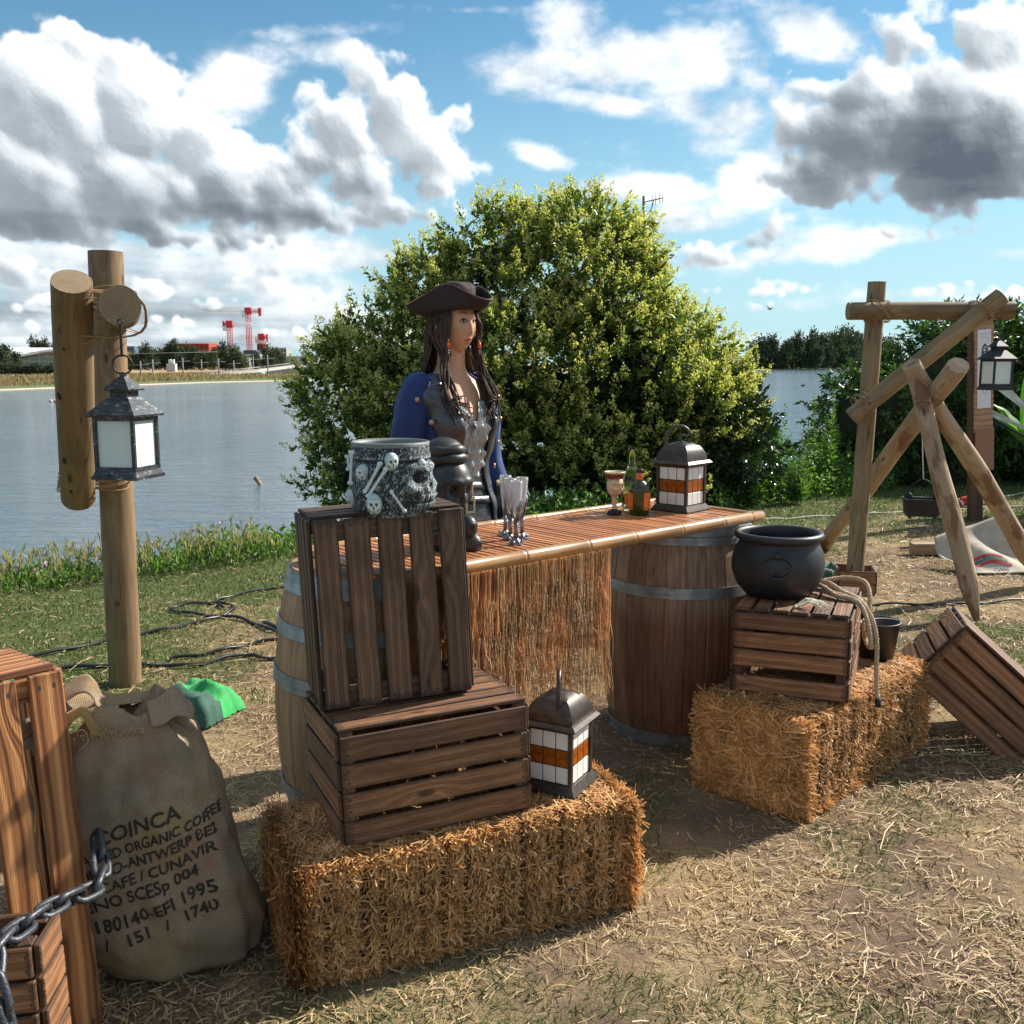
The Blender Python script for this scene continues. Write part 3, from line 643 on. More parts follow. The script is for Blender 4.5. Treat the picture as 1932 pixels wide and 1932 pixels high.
# ---------------------------------------------------------------- barrels
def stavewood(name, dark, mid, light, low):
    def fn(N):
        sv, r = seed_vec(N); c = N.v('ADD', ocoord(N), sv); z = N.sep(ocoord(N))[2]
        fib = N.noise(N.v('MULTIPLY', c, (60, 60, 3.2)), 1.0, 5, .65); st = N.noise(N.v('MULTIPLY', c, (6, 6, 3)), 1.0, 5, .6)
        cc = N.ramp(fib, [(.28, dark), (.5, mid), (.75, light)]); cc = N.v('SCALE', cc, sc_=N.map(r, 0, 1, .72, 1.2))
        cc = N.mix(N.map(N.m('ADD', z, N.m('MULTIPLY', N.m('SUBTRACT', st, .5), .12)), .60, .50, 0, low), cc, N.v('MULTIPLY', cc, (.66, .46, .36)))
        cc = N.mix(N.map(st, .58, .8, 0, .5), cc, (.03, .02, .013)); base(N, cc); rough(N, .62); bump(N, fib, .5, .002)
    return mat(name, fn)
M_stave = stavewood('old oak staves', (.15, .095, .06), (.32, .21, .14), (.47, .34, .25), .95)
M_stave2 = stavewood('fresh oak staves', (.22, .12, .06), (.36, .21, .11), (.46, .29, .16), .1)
def f_hoop(N):
    c = ocoord(N); n = N.noise(c, 14, 6, .7); n2 = N.noise(N.v('MULTIPLY', c, (1, 1, 30)), 6, 3, .6)
    base(N, N.ramp(N.m('ADD', N.m('MULTIPLY', n, .7), N.m('MULTIPLY', n2, .3)), [(.3, (.13, .13, .13)), (.55, (.32, .35, .36)), (.75, (.46, .49, .50))])); N.put(N.p.inputs['Metallic'], .55); rough(N, N.map(n, .3, .7, .6, .38)); bump(N, n, .15, .002)
M_hoop = mat('galvanised hoop', f_hoop)
def barrel(label, x, y, z0, H, re, rb, hoops, m, rot):
    th = thing('oak_barrel', label, 'barrel', (x, y, z0), rot, 'oak barrels holding up the bar')
    rad = lambda z: re+(rb-re)*(1-((z/H-.5)*2)**2)**.9 if 0 < z/H < 1 else re
    n = 24; zs = [H*q for q in (0, .14, .32, .5, .68, .86, 1)]; V = []; F = []
    for z in zs:
        r = rad(z)
        for (a, rr) in ((-.5, r-.022), (-.5, r-.002), (-.44, r), (.44, r), (.5, r-.002), (.5, r-.022)):
            an = 2*math.pi/n*a*.985; V.append((rr*math.cos(an), rr*math.sin(an), z))
    for i in range(len(zs)-1):
        for k in range(6): F.append((i*6+k, i*6+(k+1) % 6, i*6+6+(k+1) % 6, i*6+6+k))
    F += [tuple(range(6)), tuple(range(len(V)-6, len(V)))]
    me = MB().add(V, F, smooth=False).mesh('stave')
    for k in range(n): link('stave', me, m, th, Matrix.Rotation(2*math.pi*k/n, 4, 'Z'))
    MB().lathe([(.002, H-.035), (re-.02, H-.035), (re-.02, H-.05), (.002, H-.05)], 32).build('barrel_head', m, th)
    for (zc, hh) in hoops:
        r0, r1 = rad(zc-hh/2)+.001, rad(zc+hh/2)+.001; o = MB().lathe([(r0, -hh/2), (r0+.0035, -hh/2), (r1+.0035, hh/2), (r1, hh/2)], 48, smooth=True)
        ho = o.build('hoop', M_hoop, th, TR(0, 0, zc)); sharp(ho, 40)
        MB().ball((r0+.005, 0, 0), .005, 8).build('rivet', M_hoop, ho, Matrix.Rotation(rnd.random()*6.28, 4, 'Z'))
    return th
BX = Vector((.745, .667, 0)); BN = Vector((-.667, .745, 0))
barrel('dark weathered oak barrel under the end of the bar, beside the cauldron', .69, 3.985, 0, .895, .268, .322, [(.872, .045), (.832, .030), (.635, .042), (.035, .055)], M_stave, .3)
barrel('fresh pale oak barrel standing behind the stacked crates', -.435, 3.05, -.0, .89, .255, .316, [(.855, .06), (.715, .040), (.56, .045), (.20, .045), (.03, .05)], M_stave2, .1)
# ---------------------------------------------------------------- bar counter
M_barslat = wood('bar slats', (.24, .085, .030), (.46, .19, .075), (.60, .28, .125), .4, 200, .42, .3, .12, vary=.18)
def f_bamboo(N):
    c = ocoord(N); n = N.noise(N.v('MULTIPLY', c, (3, 60, 60)), 1.0, 4, .6); m = N.noise(c, 9, 4, .6)
    cc = N.ramp(N.m('ADD', N.m('MULTIPLY', n, .5), N.m('MULTIPLY', m, .5)), [(.3, (.24, .11, .04)), (.5, (.40, .21, .085)), (.7, (.56, .34, .16))]); base(N, cc); rough(N, .30); N.put(N.p.inputs['Coat Weight'], .35); bump(N, n, .15, .001)
M_bamboo = mat('varnished bamboo', f_bamboo)
def bamboo(parent, a, b, r, seed, name='bamboo_rail'):
    a, b = Vector(a), Vector(b); L = (b-a).length; rr = random.Random(seed); pts = []; rs = []; x = 0; nodes = []
    while x < L:
        x += rr.uniform(.20, .30)
        if x < L-.03: nodes.append(x)
    xs_ = sorted(set([0, .003, L-.003, L]+[q+d for q in nodes for d in (-.012, -.004, -.0015, .0015, .005, .014)]))
    for q in xs_:
        k = r*(.93 if q in (0, L) else 1)
        for nd in nodes:
            d = abs(q-nd)
            if d < .002: k = r*1.0
            elif d < .006: k = r*1.13
            elif d < .013: k = r*1.04
        pts.append((q, 0, 0)); rs.append(k)
    X = (b-a).normalized(); Y = Vector((0, 0, 1)).cross(X).normalized(); Z = X.cross(Y)
    return MB().tube(pts, rs, 14).build(name, M_bamboo, parent, axes(X, Y, Z, a))
BL = 1.72; B0 = Vector((.952, 3.787, 0))-BX*BL   # left end of the front rail
bar = thing('bar_counter', 'slatted bamboo bar top with a raffia skirt resting on two oak barrels', 'bar', (B0.x, B0.y, 0), math.atan2(BX.y, BX.x))
zt = .918; BW = .505
bamboo(bar, (-.01, 0, zt), (BL+.02, 0, zt), .021, 1)
bamboo(bar, (0, BW, zt+.006), (BL-.0, BW, zt+.006), .015, 2); bamboo(bar, (BL-.02, .02, zt+.006), (BL-.02, BW-.01, zt+.006), .013, 3); bamboo(bar, (.02, .02, zt+.006), (.02, BW-.01, zt+.006), .013, 4)
x = .05; k = 0; sm_ = MB().box(-BW/2+.012, BW/2-.012, -.0105, .0105, -.004, .004, bev=.0015).mesh('slat')
while x < BL-.045:
    link('slat', sm_, M_barslat, bar, TR(x, BW/2, zt+.004+rnd.uniform(-.001, .001), rnd.uniform(-.05, .05), 0, math.pi/2+rnd.uniform(-.008, .008))); x += .0300
for y in (.10, .25, .40): MB().box(.03, BL-.04, -.02, .02, -.01, .0, bev=.002).build('crossbar', M_barslat, bar, TR(0, y, zt-.002))
MB().tube([(0, .022*math.cos(t/6*6.283), .022*math.sin(t/6*6.283)) for t in range(6)], .0022, 6, closed=True).build('binding', M_twine, bar, TR(BL-.05, 0, zt))
rng = np.random.default_rng(21); n = 1500; sx = rng.uniform(.02, BL-.86, n); seg = 13
ln = .57-.40*rng.random(n)**1.6; V = []; 
ph = rng.uniform(0, 6.28, (n, 3)); am = rng.uniform(.002, .011, (n, 1))
cl_ = np.round(sx/.045)*.045; pull = rng.uniform(-.25, .6, n)
T = np.linspace(0, 1, seg)[None]
Xs = sx[:, None]+(cl_-sx)[:, None]*pull[:, None]*T+am*np.sin(T*9+ph[:, :1])*T**.5+am*.6*np.sin(T*23+ph[:, 1:2])*T+rng.uniform(-.03, .03, (n, 1))*T**2
Ys = -.012+rng.uniform(-.012, .012, (n, 1))+am*1.3*np.sin(T*11+ph[:, 2:3])*T
Zs = zt-.015-ln[:, None]*T; wd = rng.uniform(.0009, .0020, (n, 1, 1))*np.array([1, -1])[None, None]
V = np.stack([Xs[..., None]+wd, np.repeat(Ys[..., None], 2, 2)+wd*.6, np.repeat(Zs[..., None], 2, 2)], -1).reshape(-1, 3)
i = (np.arange(n)*seg*2)[:, None]+np.arange(seg-1)[None]*2; F = np.stack([i, i+1, i+3, i+2], -1).reshape(-1, 4)
M_raffia = mat('raffia', f_straw((.60, .34, .15), (.74, .46, .23), (.85, .60, .36), .6))
tag(link('raffia_fringe', np_mesh('raffia_fringe', V, F), M_raffia, bar), kind='stuff')

# ---------------------------------------------------------------- lanterns
def f_black(N):
    n = N.noise(N.v('MULTIPLY', ocoord(N), (1, 1, 1)), 26, 5, .7); s = N.noise(N.v('MULTIPLY', ocoord(N), (30, 30, 160)), 1.0, 3, .6)
    base(N, N.ramp(N.m('ADD', N.m('MULTIPLY', n, .5), N.m('MULTIPLY', s, .5)), [(.42, (.022, .024, .030)), (.56, (.07, .075, .085)), (.66, (.42, .43, .44))])); rough(N, .45); N.put(N.p.inputs['Metallic'], .3); bump(N, s, .2, .001)
M_blackm = mat('brushed black metal', f_black)
M_black2 = flat('matt black metal', (.018, .018, .020), .5, .2)
M_frost = mat('frosted pane', Base_Color=(.66, .74, .71), Roughness=.55, Transmission_Weight=.0, Subsurface_Weight=.3, Subsurface_Radius=(.02, .02, .02))
def pyr(mb, s0, s1, z0, z1, th=0.0):
    mb.add([(-s0, -s0, z0), (s0, -s0, z0), (s0, s0, z0), (-s0, s0, z0), (-s1, -s1, z1), (s1, -s1, z1), (s1, s1, z1), (-s1, s1, z1)],
           [(0, 3, 2, 1), (4, 5, 6, 7), (0, 1, 5, 4), (1, 2, 6, 5), (2, 3, 7, 6), (3, 0, 4, 7)])
def square_lantern(label, p, yaw, k, m, hookh, group=None, chain=False):
    """hanging lantern with a two step roof; origin under its base"""
    th = thing('hanging_lantern', label, 'lantern', p, (0, 0, yaw), group); th.scale = (k, k, k)
    s = .083
    b = MB(); pyr(b, s+.010, s+.010, 0, .012); pyr(b, s+.006, s, .012, .030); b.build('base', m, th)
    for a in range(4):
        A = Matrix.Rotation(a*math.pi/2, 4, 'Z')
        MB().box(-.007, .007, -.007, .007, .030, .228, bev=.0015).build('frame_post', m, th, A @ TR(s-.007, s-.007, 0))
        f = MB(); f.box(-s+.014, s-.014, -.004, .004, .030, .046); f.box(-s+.014, s-.014, -.004, .004, .214, .228); f.build('frame_rail', m, th, A @ TR(0, -s+.006, 0))
        MB().box(-s+.013, s-.013, -.0015, .0015, .044, .216).build('frosted_pane', M_frost, th, A @ TR(0, -s+.012, 0))
    b = MB(); pyr(b, s+.014, s+.016, .228, .236); pyr(b, s+.016, .042, .236, .298); b.build('roof', m, th)
    v = MB().box(-.036, .036, -.036, .036, .298, .322).build('vent_collar', m, th)
    for a in range(4):
        h = MB()
        for r_ in range(2):
            for q in range(6): h.box(-.0022, .0022, -.0005, .0, -.0022, .0022, M=TR(-.027+q*.0108, -.0362, .305+r_*.009))
        h.build('vent_holes', flat('hole', (.003, .003, .003), .9), v, Matrix.Rotation(a*math.pi/2, 4, 'Z'))
    b = MB(); pyr(b, .051, .052, .322, .328); pyr(b, .052, .012, .328, .372); b.build('upper_roof', m, th)
    b = MB(); b.ball((0, 0, .377), .013, 12); b.build('finial', m, th)
    R0 = .034; MB().tube([(R0*math.cos(t*math.pi/12), 0, .382+R0+R0*math.sin(t*math.pi/12)) for t in range(24)], .0035, 8, closed=True).build('carrying_ring', M_black2, th, Matrix.Rotation(.25-yaw, 4, 'Z'))
    zt_ = .382+2*R0
    hk = MB(); Rz = Matrix.Rotation(-yaw, 4, 'Z')
    if not chain:
        hk.box(-.0045, .0045, -.003, .003, zt_-.006, zt_+hookh-.012, bev=.001); hk.tube([(.009*math.cos(t*math.pi/6), 0, zt_+hookh-.006+.009*math.sin(t*math.pi/6)) for t in range(12)], .0028, 6, closed=True)
        hk.build('hook', M_black2, th, Rz)
    else:
        for i in range(3):
            hk.tube([(.011*math.cos(t*math.pi/6), 0, zt_+.016+i*.026+.018*math.sin(t*math.pi/6)) for t in range(12)], .003, 6, closed=True, M=Matrix.Rotation(i*1.5, 4, 'Z'))
        hk.build('hook_chain', M_black2, th)
    return th
square_lantern('white-paned lantern with silvery brushed roof hanging from the log beam over the burlap sack', (-1.425, 3.66, 1.082), R_(-12), 1.0, M_blackm, .125, 'frosted lanterns hanging from log beams')
square_lantern('small black white-paned lantern hanging beside the skull notice', (3.052, 6.30, 1.338), R_(12), .83, M_black2, .03, 'frosted lanterns hanging from log beams', chain=True)
def f_bronze(N): n = N.noise(ocoord(N), 60, 5, .6); base(N, N.ramp(n, [(.3, (.050, .040, .034)), (.7, (.105, .085, .072))])); rough(N, .38); N.put(N.p.inputs['Metallic'], .55); bump(N, n, .08, .001)
M_bronze = mat('dark bronze', f_bronze)
M_opal = mat('opal glass', Base_Color=(.80, .80, .78), Roughness=.25, Subsurface_Weight=.2, Subsurface_Radius=(.01, .01, .01))
def f_amber(N): n = N.noise(ocoord(N), 40, 4, .6); base(N, N.ramp(n, [(.3, (.20, .045, .006)), (.7, (.42, .12, .015))])); rough(N, .12)
M_amber = mat('amber glass', f_amber)
def stained_lantern(label, p, yaw, k, hyaw):
    th = thing('stained_glass_lantern', label, 'lantern', p, (0, 0, yaw), 'stained glass lanterns'); th.scale = (k, k, k)
    s = .070
    b = MB(); pyr(b, .085, .085, 0, .006); pyr(b, .084, .072, .006, .026); b.build('base', M_bronze, th)
    for a in range(4):
        A = Matrix.Rotation(a*math.pi/2, 4, 'Z')
        MB().box(-.006, .006, -.006, .006, .026, .176, bev=.001).build('frame_post', M_bronze, th, A @ TR(s-.005, s-.005, 0))
        w = (2*s-.022)/3; h = .148/3
        for r_ in range(3):
            for c_ in range(3):
                link('pane', slat_mesh(w-.003, h-.003, .003, 0, .0006), M_amber if r_ == 1 else M_opal, th, A @ TR(-s+.011+w*(c_+.5), -s+.006, .027+h*(r_+.5), math.pi/2))
        MB().box(-s+.01, s-.01, -.001, .001, .026, .176).build('leading', M_black2, th, A @ TR(0, -s+.0075, 0))
    b = MB(); pyr(b, .072, .078, .176, .186); pyr(b, .086, .088, .186, .190); pyr(b, .088, .079, .190, .200); b.build('eave', M_bronze, th)
    n = 10; V = []; F = []
    for i in range(n+1):
        t = i/n*math.pi/2*.93; r = .072*math.cos(t)**.9; z = .200+.072*math.sin(t)
        for q in range(16):
            side, u = q//4, (q % 4)/4*2-1; x, y = r*u, -r; a = side*math.pi/2; V.append((x*math.cos(a)-y*math.sin(a), x*math.sin(a)+y*math.cos(a), z))
    for i in range(n):
        for q in range(16): F.append((i*16+q, i*16+(q+1) % 16, (i+1)*16+(q+1) % 16, (i+1)*16+q))
    F.append(tuple(range(n*16, n*16+16)))
    sharp(MB().add(V, F).build('domed_roof', M_bronze, th), 40)
    pts = [(-.062, 0, .205), (-.062, 0, .262)]+[(-.012-.050*math.cos(t), 0, .275+.058*math.sin(t)) for t in np.linspace(.1, 2.9, 14)]
    pts += [(.036, 0, .290), (.030, 0, .272), (.016, 0, .262), (.000, 0, .266), (-.008, 0, .280), (-.001, 0, .294), (.012, 0, .296), (.019, 0, .288), (.014, 0, .280)]
    rs = [.0065]*len(pts); rs[-3:] = [.005, .004, .003]
    hd = MB().tube(pts, rs, 8); hd.tube([(.040, 0, .300), (.052, 0, .312)], [.006, .002], 6); hd.tube([(0, 0, .268), (0, 0, .262)], .008, 8)
    hd.build('scroll_handle', M_bronze, th, Matrix.Rotation(hyaw-yaw, 4, 'Z'))
    MB().ball((0, 0, 0), .006, 8).build('bolt', M_hoop, th, Matrix.Rotation(hyaw-yaw, 4, 'Z') @ TR(-.062, 0, .22))
    return th
def at_corner(x, y, s, yaw): return (x+s*(math.cos(yaw)*-.5-math.sin(yaw)*.5), y+s*(math.sin(yaw)*-.5+math.cos(yaw)*.5))
q = at_corner(.168, 2.545, .17, R_(-28)); stained_lantern('amber and white paned bronze lantern standing on the straw bale beside the crates', (q[0], q[1], .328), R_(-28), 1.0, R_(85))
q = at_corner(.676, 3.775, .17, R_(-42)); stained_lantern('amber and white paned bronze lantern standing on the end of the bar top', (q[0], q[1], .927), R_(-42), 1.0, R_(0))
# ---------------------------------------------------------------- skulls
def skull_r(d, jaw=True):
    az = math.atan2(d.y, d.x); el = math.asin(max(-1, min(1, d.z))); G = lambda a, b, c, e: math.exp(-((abs(az)-a)/c)**2-((el-b)/e)**2)
    r = 1.0-.12*math.exp(-(az/1.0)**2)*max(0, -el)
    r += .10*G(.38, .20, .34, .11)-.36*G(.40, -.10, .21, .17)+.10*G(.72, -.30, .20, .14)-.20*math.exp(-(az/.13)**2-((el+.42)/.15)**2)+.05*math.exp(-(az/.1)**2-((el+.12)/.12)**2)
    r -= .14*G(.85, -.72, .22, .25)
    if abs(az) < .55 and -.95 < el < -.62: r += .05+.035*math.sin(abs(az)*34)*(1 if el > -.76 else 1)-(.05 if abs(el+.785) < .03 else 0)
    return r
def skull(mb, c, R, yaw=0, pit=0, n=28, M=None):
    A = Matrix.Translation(c) @ Euler((0, pit, yaw)).to_matrix().to_4x4()
    if M is not None: A = M @ A
    V = []; m = n
    for i in range(m+1):
        t = math.pi*i/m
        for k in range(n*2):
            a = math.pi*k/n; d = Vector((math.sin(t)*math.cos(a), math.sin(t)*math.sin(a), math.cos(t))); r = skull_r(d)
            z = d.z*(1.0 if d.z > 0 else 1.28); xx = d.x+(.0 if d.z > 0 else -d.z*.12*max(0, d.x)); V.append(A @ Vector((xx*r*R, d.y*r*R*.82, z*r*R)))
    w = n*2; F = [(i*w+k, (i+1)*w+k, (i+1)*w+(k+1) % w, i*w+(k+1) % w) for i in range(m) for k in range(w)]
    return mb.add(V, F, smooth=True)
def bone(mb, a, b, r, M=None):
    a, b = Vector(a), Vector(b); d = (b-a).normalized(); s = d.cross(Vector((0, 0, 1))) if abs(d.z) < .95 else Vector((1, 0, 0)); s.normalize(); up = s.cross(d)
    mb.tube([a, a+(b-a)*.15, a+(b-a)*.5, a+(b-a)*.85, b], [r*1.3, r, r*.8, r, r*1.3], 6, M)
    for e in (a, b):
        for sg in (-1, 1): mb.ball(e+s*r*sg*.9, r*1.35, 8, M)
def f_skullpot(N):
    c = ocoord(N); g = N.n('ShaderNodeNewGeometry'); w = N.noise(c, 14, 3, .5)
    p = N.v('ADD', c, N.v('SCALE', N.comb(w, w, w), sc_=.06))
    st = N.noise(N.v('MULTIPLY', p, (360, 360, 75)), 1.0, 2, .55, .6); pt = g.outputs['Pointiness']
    t = N.m('ADD', st, N.m('MULTIPLY', N.m('SUBTRACT', pt, .5), 3.2))
    base(N, N.ramp(t, [(.50, (.008, .012, .015)), (.57, (.045, .065, .075)), (.68, (.46, .56, .58))])); rough(N, .6); bump(N, st, .9, .003)
M_skullpot = mat('grey drybrushed resin', f_skullpot)
def f_hi(N):
    n = N.noise(ocoord(N), 120, 3, .6); pt = N.n('ShaderNodeNewGeometry').outputs['Pointiness']; t = N.m('ADD', N.m('MULTIPLY', N.m('SUBTRACT', pt, .5), 5.0), N.m('MULTIPLY', n, .5))
    base(N, N.ramp(t, [(.02, (.010, .015, .018)), (.20, (.30, .38, .40)), (.45, (.62, .72, .73))])); rough(N, .6)
M_skullhi = mat('drybrushed bone relief', f_hi)
sp = thing('skull_pot', 'grey drybrushed skull bucket with bones in relief, on top of the upright crate', 'skull pot', (-.318, 2.585, 1.112), (0, 0, R_(-22)))
RB = .105; HP = .182
V = []; n = 120; m = 44
for i in range(m+1):
    z = HP*i/m; t = i/m; pr = .88+.16*math.sin(min(1, t*1.25)*math.pi)**.8 if t < .8 else .94+.10*(1-t)
    for k in range(n):
        a = 2*math.pi*k/n; az = (a+math.pi) % (2*math.pi)-math.pi; el = (t-.50)*2.1
        G = lambda p_, q_, c_, e_: math.exp(-((abs(az)-p_)/c_)**2-((el-q_)/e_)**2)
        r = pr+.15*math.exp(-(az/.60)**2-((el+.1)/.85)**2)+.09*G(.30, .42, .24, .16)-.24*G(.34, .10, .17, .22)+.07*G(.60, -.18, .16, .16)-.13*math.exp(-(az/.09)**2-((el+.16)/.14)**2)-.09*G(.62, -.62, .2, .25)
        if abs(az) < .42 and -.85 < el < -.40: r += .03+.02*math.sin(abs(az)*44)-(.035 if abs(el+.62) < .035 else 0)
        # a second, half turned face at the back left
        a2 = (az-2.75+math.pi) % (2*math.pi)-math.pi; r += .09*math.exp(-(a2/.4)**2-((el)/.5)**2)-.10*math.exp(-((abs(a2)-.2)/.12)**2-((el-.1)/.14)**2)
        r += (mn.noise(Vector((math.cos(a)*9, math.sin(a)*9, z*45)))*.010)
        V.append((RB*r*math.cos(a), RB*r*math.sin(a), z))
F = [(i*n+k, i*n+(k+1) % n, (i+1)*n+(k+1) % n, (i+1)*n+k) for i in range(m) for k in range(n)]+[tuple(range(n))]
MB().add(V, F, smooth=True).build('pot_body', M_skullpot, sp)
MB().lathe([(RB*.965, HP-.004), (RB*.975, HP+.006), (RB*.94, HP+.008), (RB*.90, HP-.002), (RB*.86, .05), (.001, .05)], 48).build('inner_liner', flat('grey liner', (.16, .175, .17), .5), sp)
vis = R_(-90+22)      # camera side, in the pot's own frame
for (da, z, R0, yw) in ((-.62, .118, .019, -.2), (.14, .148, .021, .5), (-.30, .040, .025, .7), (-1.15, .05, .020, -.4), (.95+.0, .135, .014, .3)):
    a = vis+da; mb = MB(); skull(mb, (0, 0, 0), R0, 0, 0, 24); mb.build('small_skull', M_skullhi, sp, TR(RB*.99*math.cos(a), RB*.99*math.sin(a), z, 0, 0, a+yw*.5))
for (a0, z0, a1, z1, rr) in ((-.98, .165, -1.08, .085, .0045), (-.12, .140, -.50, .070, .0048), (.02, .128, -.42, .058, .0048), (.12, .070, .42, .020, .0042), (-1.45, .15, -1.2, .12, .004)):
    mb = MB(); q = [(RB*1.05*math.cos(vis+a0+(a1-a0)*t), RB*1.05*math.sin(vis+a0+(a1-a0)*t), z0+(z1-z0)*t) for t in (0, 1)]; mb2 = bone(mb, q[0], q[1], rr); mb.build('bone', M_skullhi, sp)
def f_blk(N): n = N.noise(ocoord(N), 22, 6, .7); base(N, N.ramp(n, [(.35, (.012, .012, .012)), (.6, (.035, .036, .036)), (.8, (.10, .10, .09))])); rough(N, N.map(n, .3, .7, .55, .32)); bump(N, n, .35, .004)
M_blk = mat('black resin', f_blk)
st = thing('skull_statue', 'big black skull with a rolled headscarf standing on the bar behind the skull pot', 'skull statue', (-.205, 3.075, .927), (0, 0, R_(-48)))
mb = MB(); skull(mb, (0, 0, .205), .090, 0, .10, 40); mb.build('skull', M_blk, st)
mb = MB(); mb.ball((-.012, 0, .300), (.068, .062, .048), 32); mb.tube([(.068*math.cos(t*.2618)-.012, .062*math.sin(t*.2618), .276+.010*math.cos(t*.2618)) for t in range(24)], [.015+.003*math.sin(t*1.7) for t in range(24)], 10, closed=True)
mb.tube([(.060*math.cos(t*.2618)-.012, .055*math.sin(t*.2618), .302+.008*math.cos(t*.2618)) for t in range(24)], [.017+.003*math.sin(t*1.3+1) for t in range(24)], 10, closed=True); mb.build('headscarf', M_blk, st)
for (x, y, z, R0, yw) in ((.075, .02, .075, .036, .1), (.085, .03, .020, .034, .6), (.03, -.05, .045, .04, -.7), (.0, .05, .04, .04, 1.2), (-.05, -.01, .045, .045, 3)):
    mb = MB(); skull(mb, (x, y, z), R0, yw, 0, 16); mb.build('small_skull', M_blk, st)
# ---------------------------------------------------------------- drinks on the bar
def glassmat(name, c, rg=.05, tr=1.0, ior=1.45, alpha=1): return mat(name, Base_Color=c, Roughness=rg, Transmission_Weight=tr, IOR=ior, Alpha=alpha)
M_plastic = glassmat('clear plastic', (.86, .88, .92), .18, .72)
def f_silver(N): n = N.noise(ocoord(N), 110, 4, .7); base(N, N.ramp(n, [(.35, (.03, .028, .03)), (.6, (.35, .35, .38)), (.75, (.75, .76, .80))])); rough(N, .3); N.put(N.p.inputs['Metallic'], .75); bump(N, n, .5, .002)
M_silver = mat('antique silver resin', f_silver)
def goblet(label, x, y, yaw):
    th = thing('skeleton_hand_flute', label, 'goblet', (x, y, .926), (0, 0, yaw), 'flutes held by skeleton hands')
    MB().lathe([(.001, .085), (.008, .088), (.0125, .115), (.0175, .160), (.0205, .200), (.0205, .205), (.019, .204), (.0165, .160), (.0115, .118), (.001, .095)], 24).build('flute', M_plastic, th)
    rr = random.Random(int(x*999)); mb = MB(); mb.lathe([(.001, 0), (.024, 0), (.025, .005), (.015, .012), (.007, .02)], 20)
    for i in range(16):
        a = i*.393*2; mb.ball((.019*math.cos(a), .019*math.sin(a), .008+.004*(i % 2)), rr.uniform(.004, .007), 8)
    mb.build('foot', M_silver, th)
    mb = MB(); mb.tube([(0, 0, .01), (.001, 0, .035), (-.001, 0, .06), (0, 0, .085)], [.008, .006, .0065, .010], 8)
    for q in (-1, 1): mb.tube([(.003*q, -.003, .02), (.004*q, -.003, .07)], .0035, 6)
    mb.build('stem', M_silver, th)
    for i in range(4):
        a = -.9+i*.5; ln = (.050, .062, .066, .055)[i]; mb = MB(); pts = [((.008+.010*t)*math.cos(a+.25*t), (.008+.0115*t)*math.sin(a+.25*t), .078+ln*t) for t in (0, .3, .35, .65, .7, 1)]
        mb.tube(pts, [.0035, .0028, .0040, .0026, .0036, .0018], 6); mb.build('finger', M_silver, th)
    mb = MB(); mb.tube([(-.006, .004, .075), (-.015, .006, .095), (-.017, .004, .118)], [.004, .0036, .002], 6); mb.build('thumb', M_silver, th)
    return th
goblet('clear flute in a silver skeleton hand, nearest the bamboo front rail', .014, 3.135, R_(-30))
goblet('clear flute in a skeleton hand, hidden between the other flutes', -.006, 3.215, R_(-10))
goblet('clear flute in a skeleton hand, tallest of the flutes against the dark bush', -.022, 3.300, R_(-60))
goblet('clear flute in a skeleton hand with its rim poking out beyond the front flute', .033, 3.245, R_(10))
def f_ivory(N): n = N.noise(ocoord(N), 60, 5, .7); base(N, N.ramp(n, [(.3, (.25, .12, .05)), (.5, (.60, .45, .28)), (.7, (.74, .60, .42))])); rough(N, .5); bump(N, n, .4, .002)
M_ivory = mat('aged ivory', f_ivory)
g = thing('skull_goblet', 'ivory skull goblet with a dark red band and black rocky foot', 'goblet', (.394, 3.775, .926), (0, 0, R_(-58)))
mb = MB(); skull(mb, (.004, 0, .116), .0375, 0, 0, 36); mb.build('skull_bowl', M_ivory, g)
MB().lathe([(.034, .143), (.036, .150), (.0385, .160), (.0385, .163), (.036, .163), (.030, .140), (.001, .130)], 32).build('cup_band', flat('dark red enamel', (.13, .018, .014), .35), g)
MB().lathe([(.0385, .160), (.0405, .164), (.0405, .167), (.037, .167), (.034, .158), (.001, .15)], 32).build('cup_rim', flat('cream enamel', (.62, .52, .33), .35), g)
mb = MB(); mb.tube([(0, 0, .01), (.001, 0, .03), (-.001, 0, .05), (0, 0, .065), (0, 0, .08)], [.013, .0085, .0105, .009, .014], 10); mb.build('stem', M_ivory, g)
mb = MB(); [mb.ball((.017*math.cos(a*1.05), .017*math.sin(a*1.05), .006), (.012, .012, .012), 7) for a in range(6)]; mb.ball((0, 0, .012), (.016, .016, .014), 8); mb.build('rocky_foot', flat('black rock', (.012, .012, .013), .6), g)
def f_label(N):
    c = ocoord(N); s = N.sep(c); b1 = N.m('GREATER_THAN', N.noise(N.v('MULTIPLY', c, (1, 1, 1)), 130, 2, .5), .60)
    cc = N.mix(N.m('MULTIPLY', b1, .8), (.72, .16, .022), (.045, .02, .012)); base(N, cc); rough(N, .4)
M_label = mat('orange bottle label', f_label)
b = thing('rum_bottle', 'squat dark green bottle with orange labels and black cap', 'bottle', (.490, 3.775, .926), (0, 0, R_(-20)))
MB().lathe([(.001, .002), (.034, .0), (.038, .004), (.041, .05), (.0425, .095), (.041, .108), (.031, .124), (.015, .132), (.0125, .136), (.0125, .158), (.001, .158)], 40).build('glass_body', mat('green bottle glass', Base_Color=(.045, .062, .012), Roughness=.22, Specular_IOR_Level=.6, Transmission_Weight=.35, IOR=1.5), b)
MB().lathe([(.0142, .135), (.0148, .137), (.0142, .160), (.0135, .162)], 24).build('neck_label', M_label, b)
MB().lathe([(.0135, .162), (.0150, .163), (.0150, .174), (.013, .176), (.001, .176)], 24).build('cap', M_black2, b)
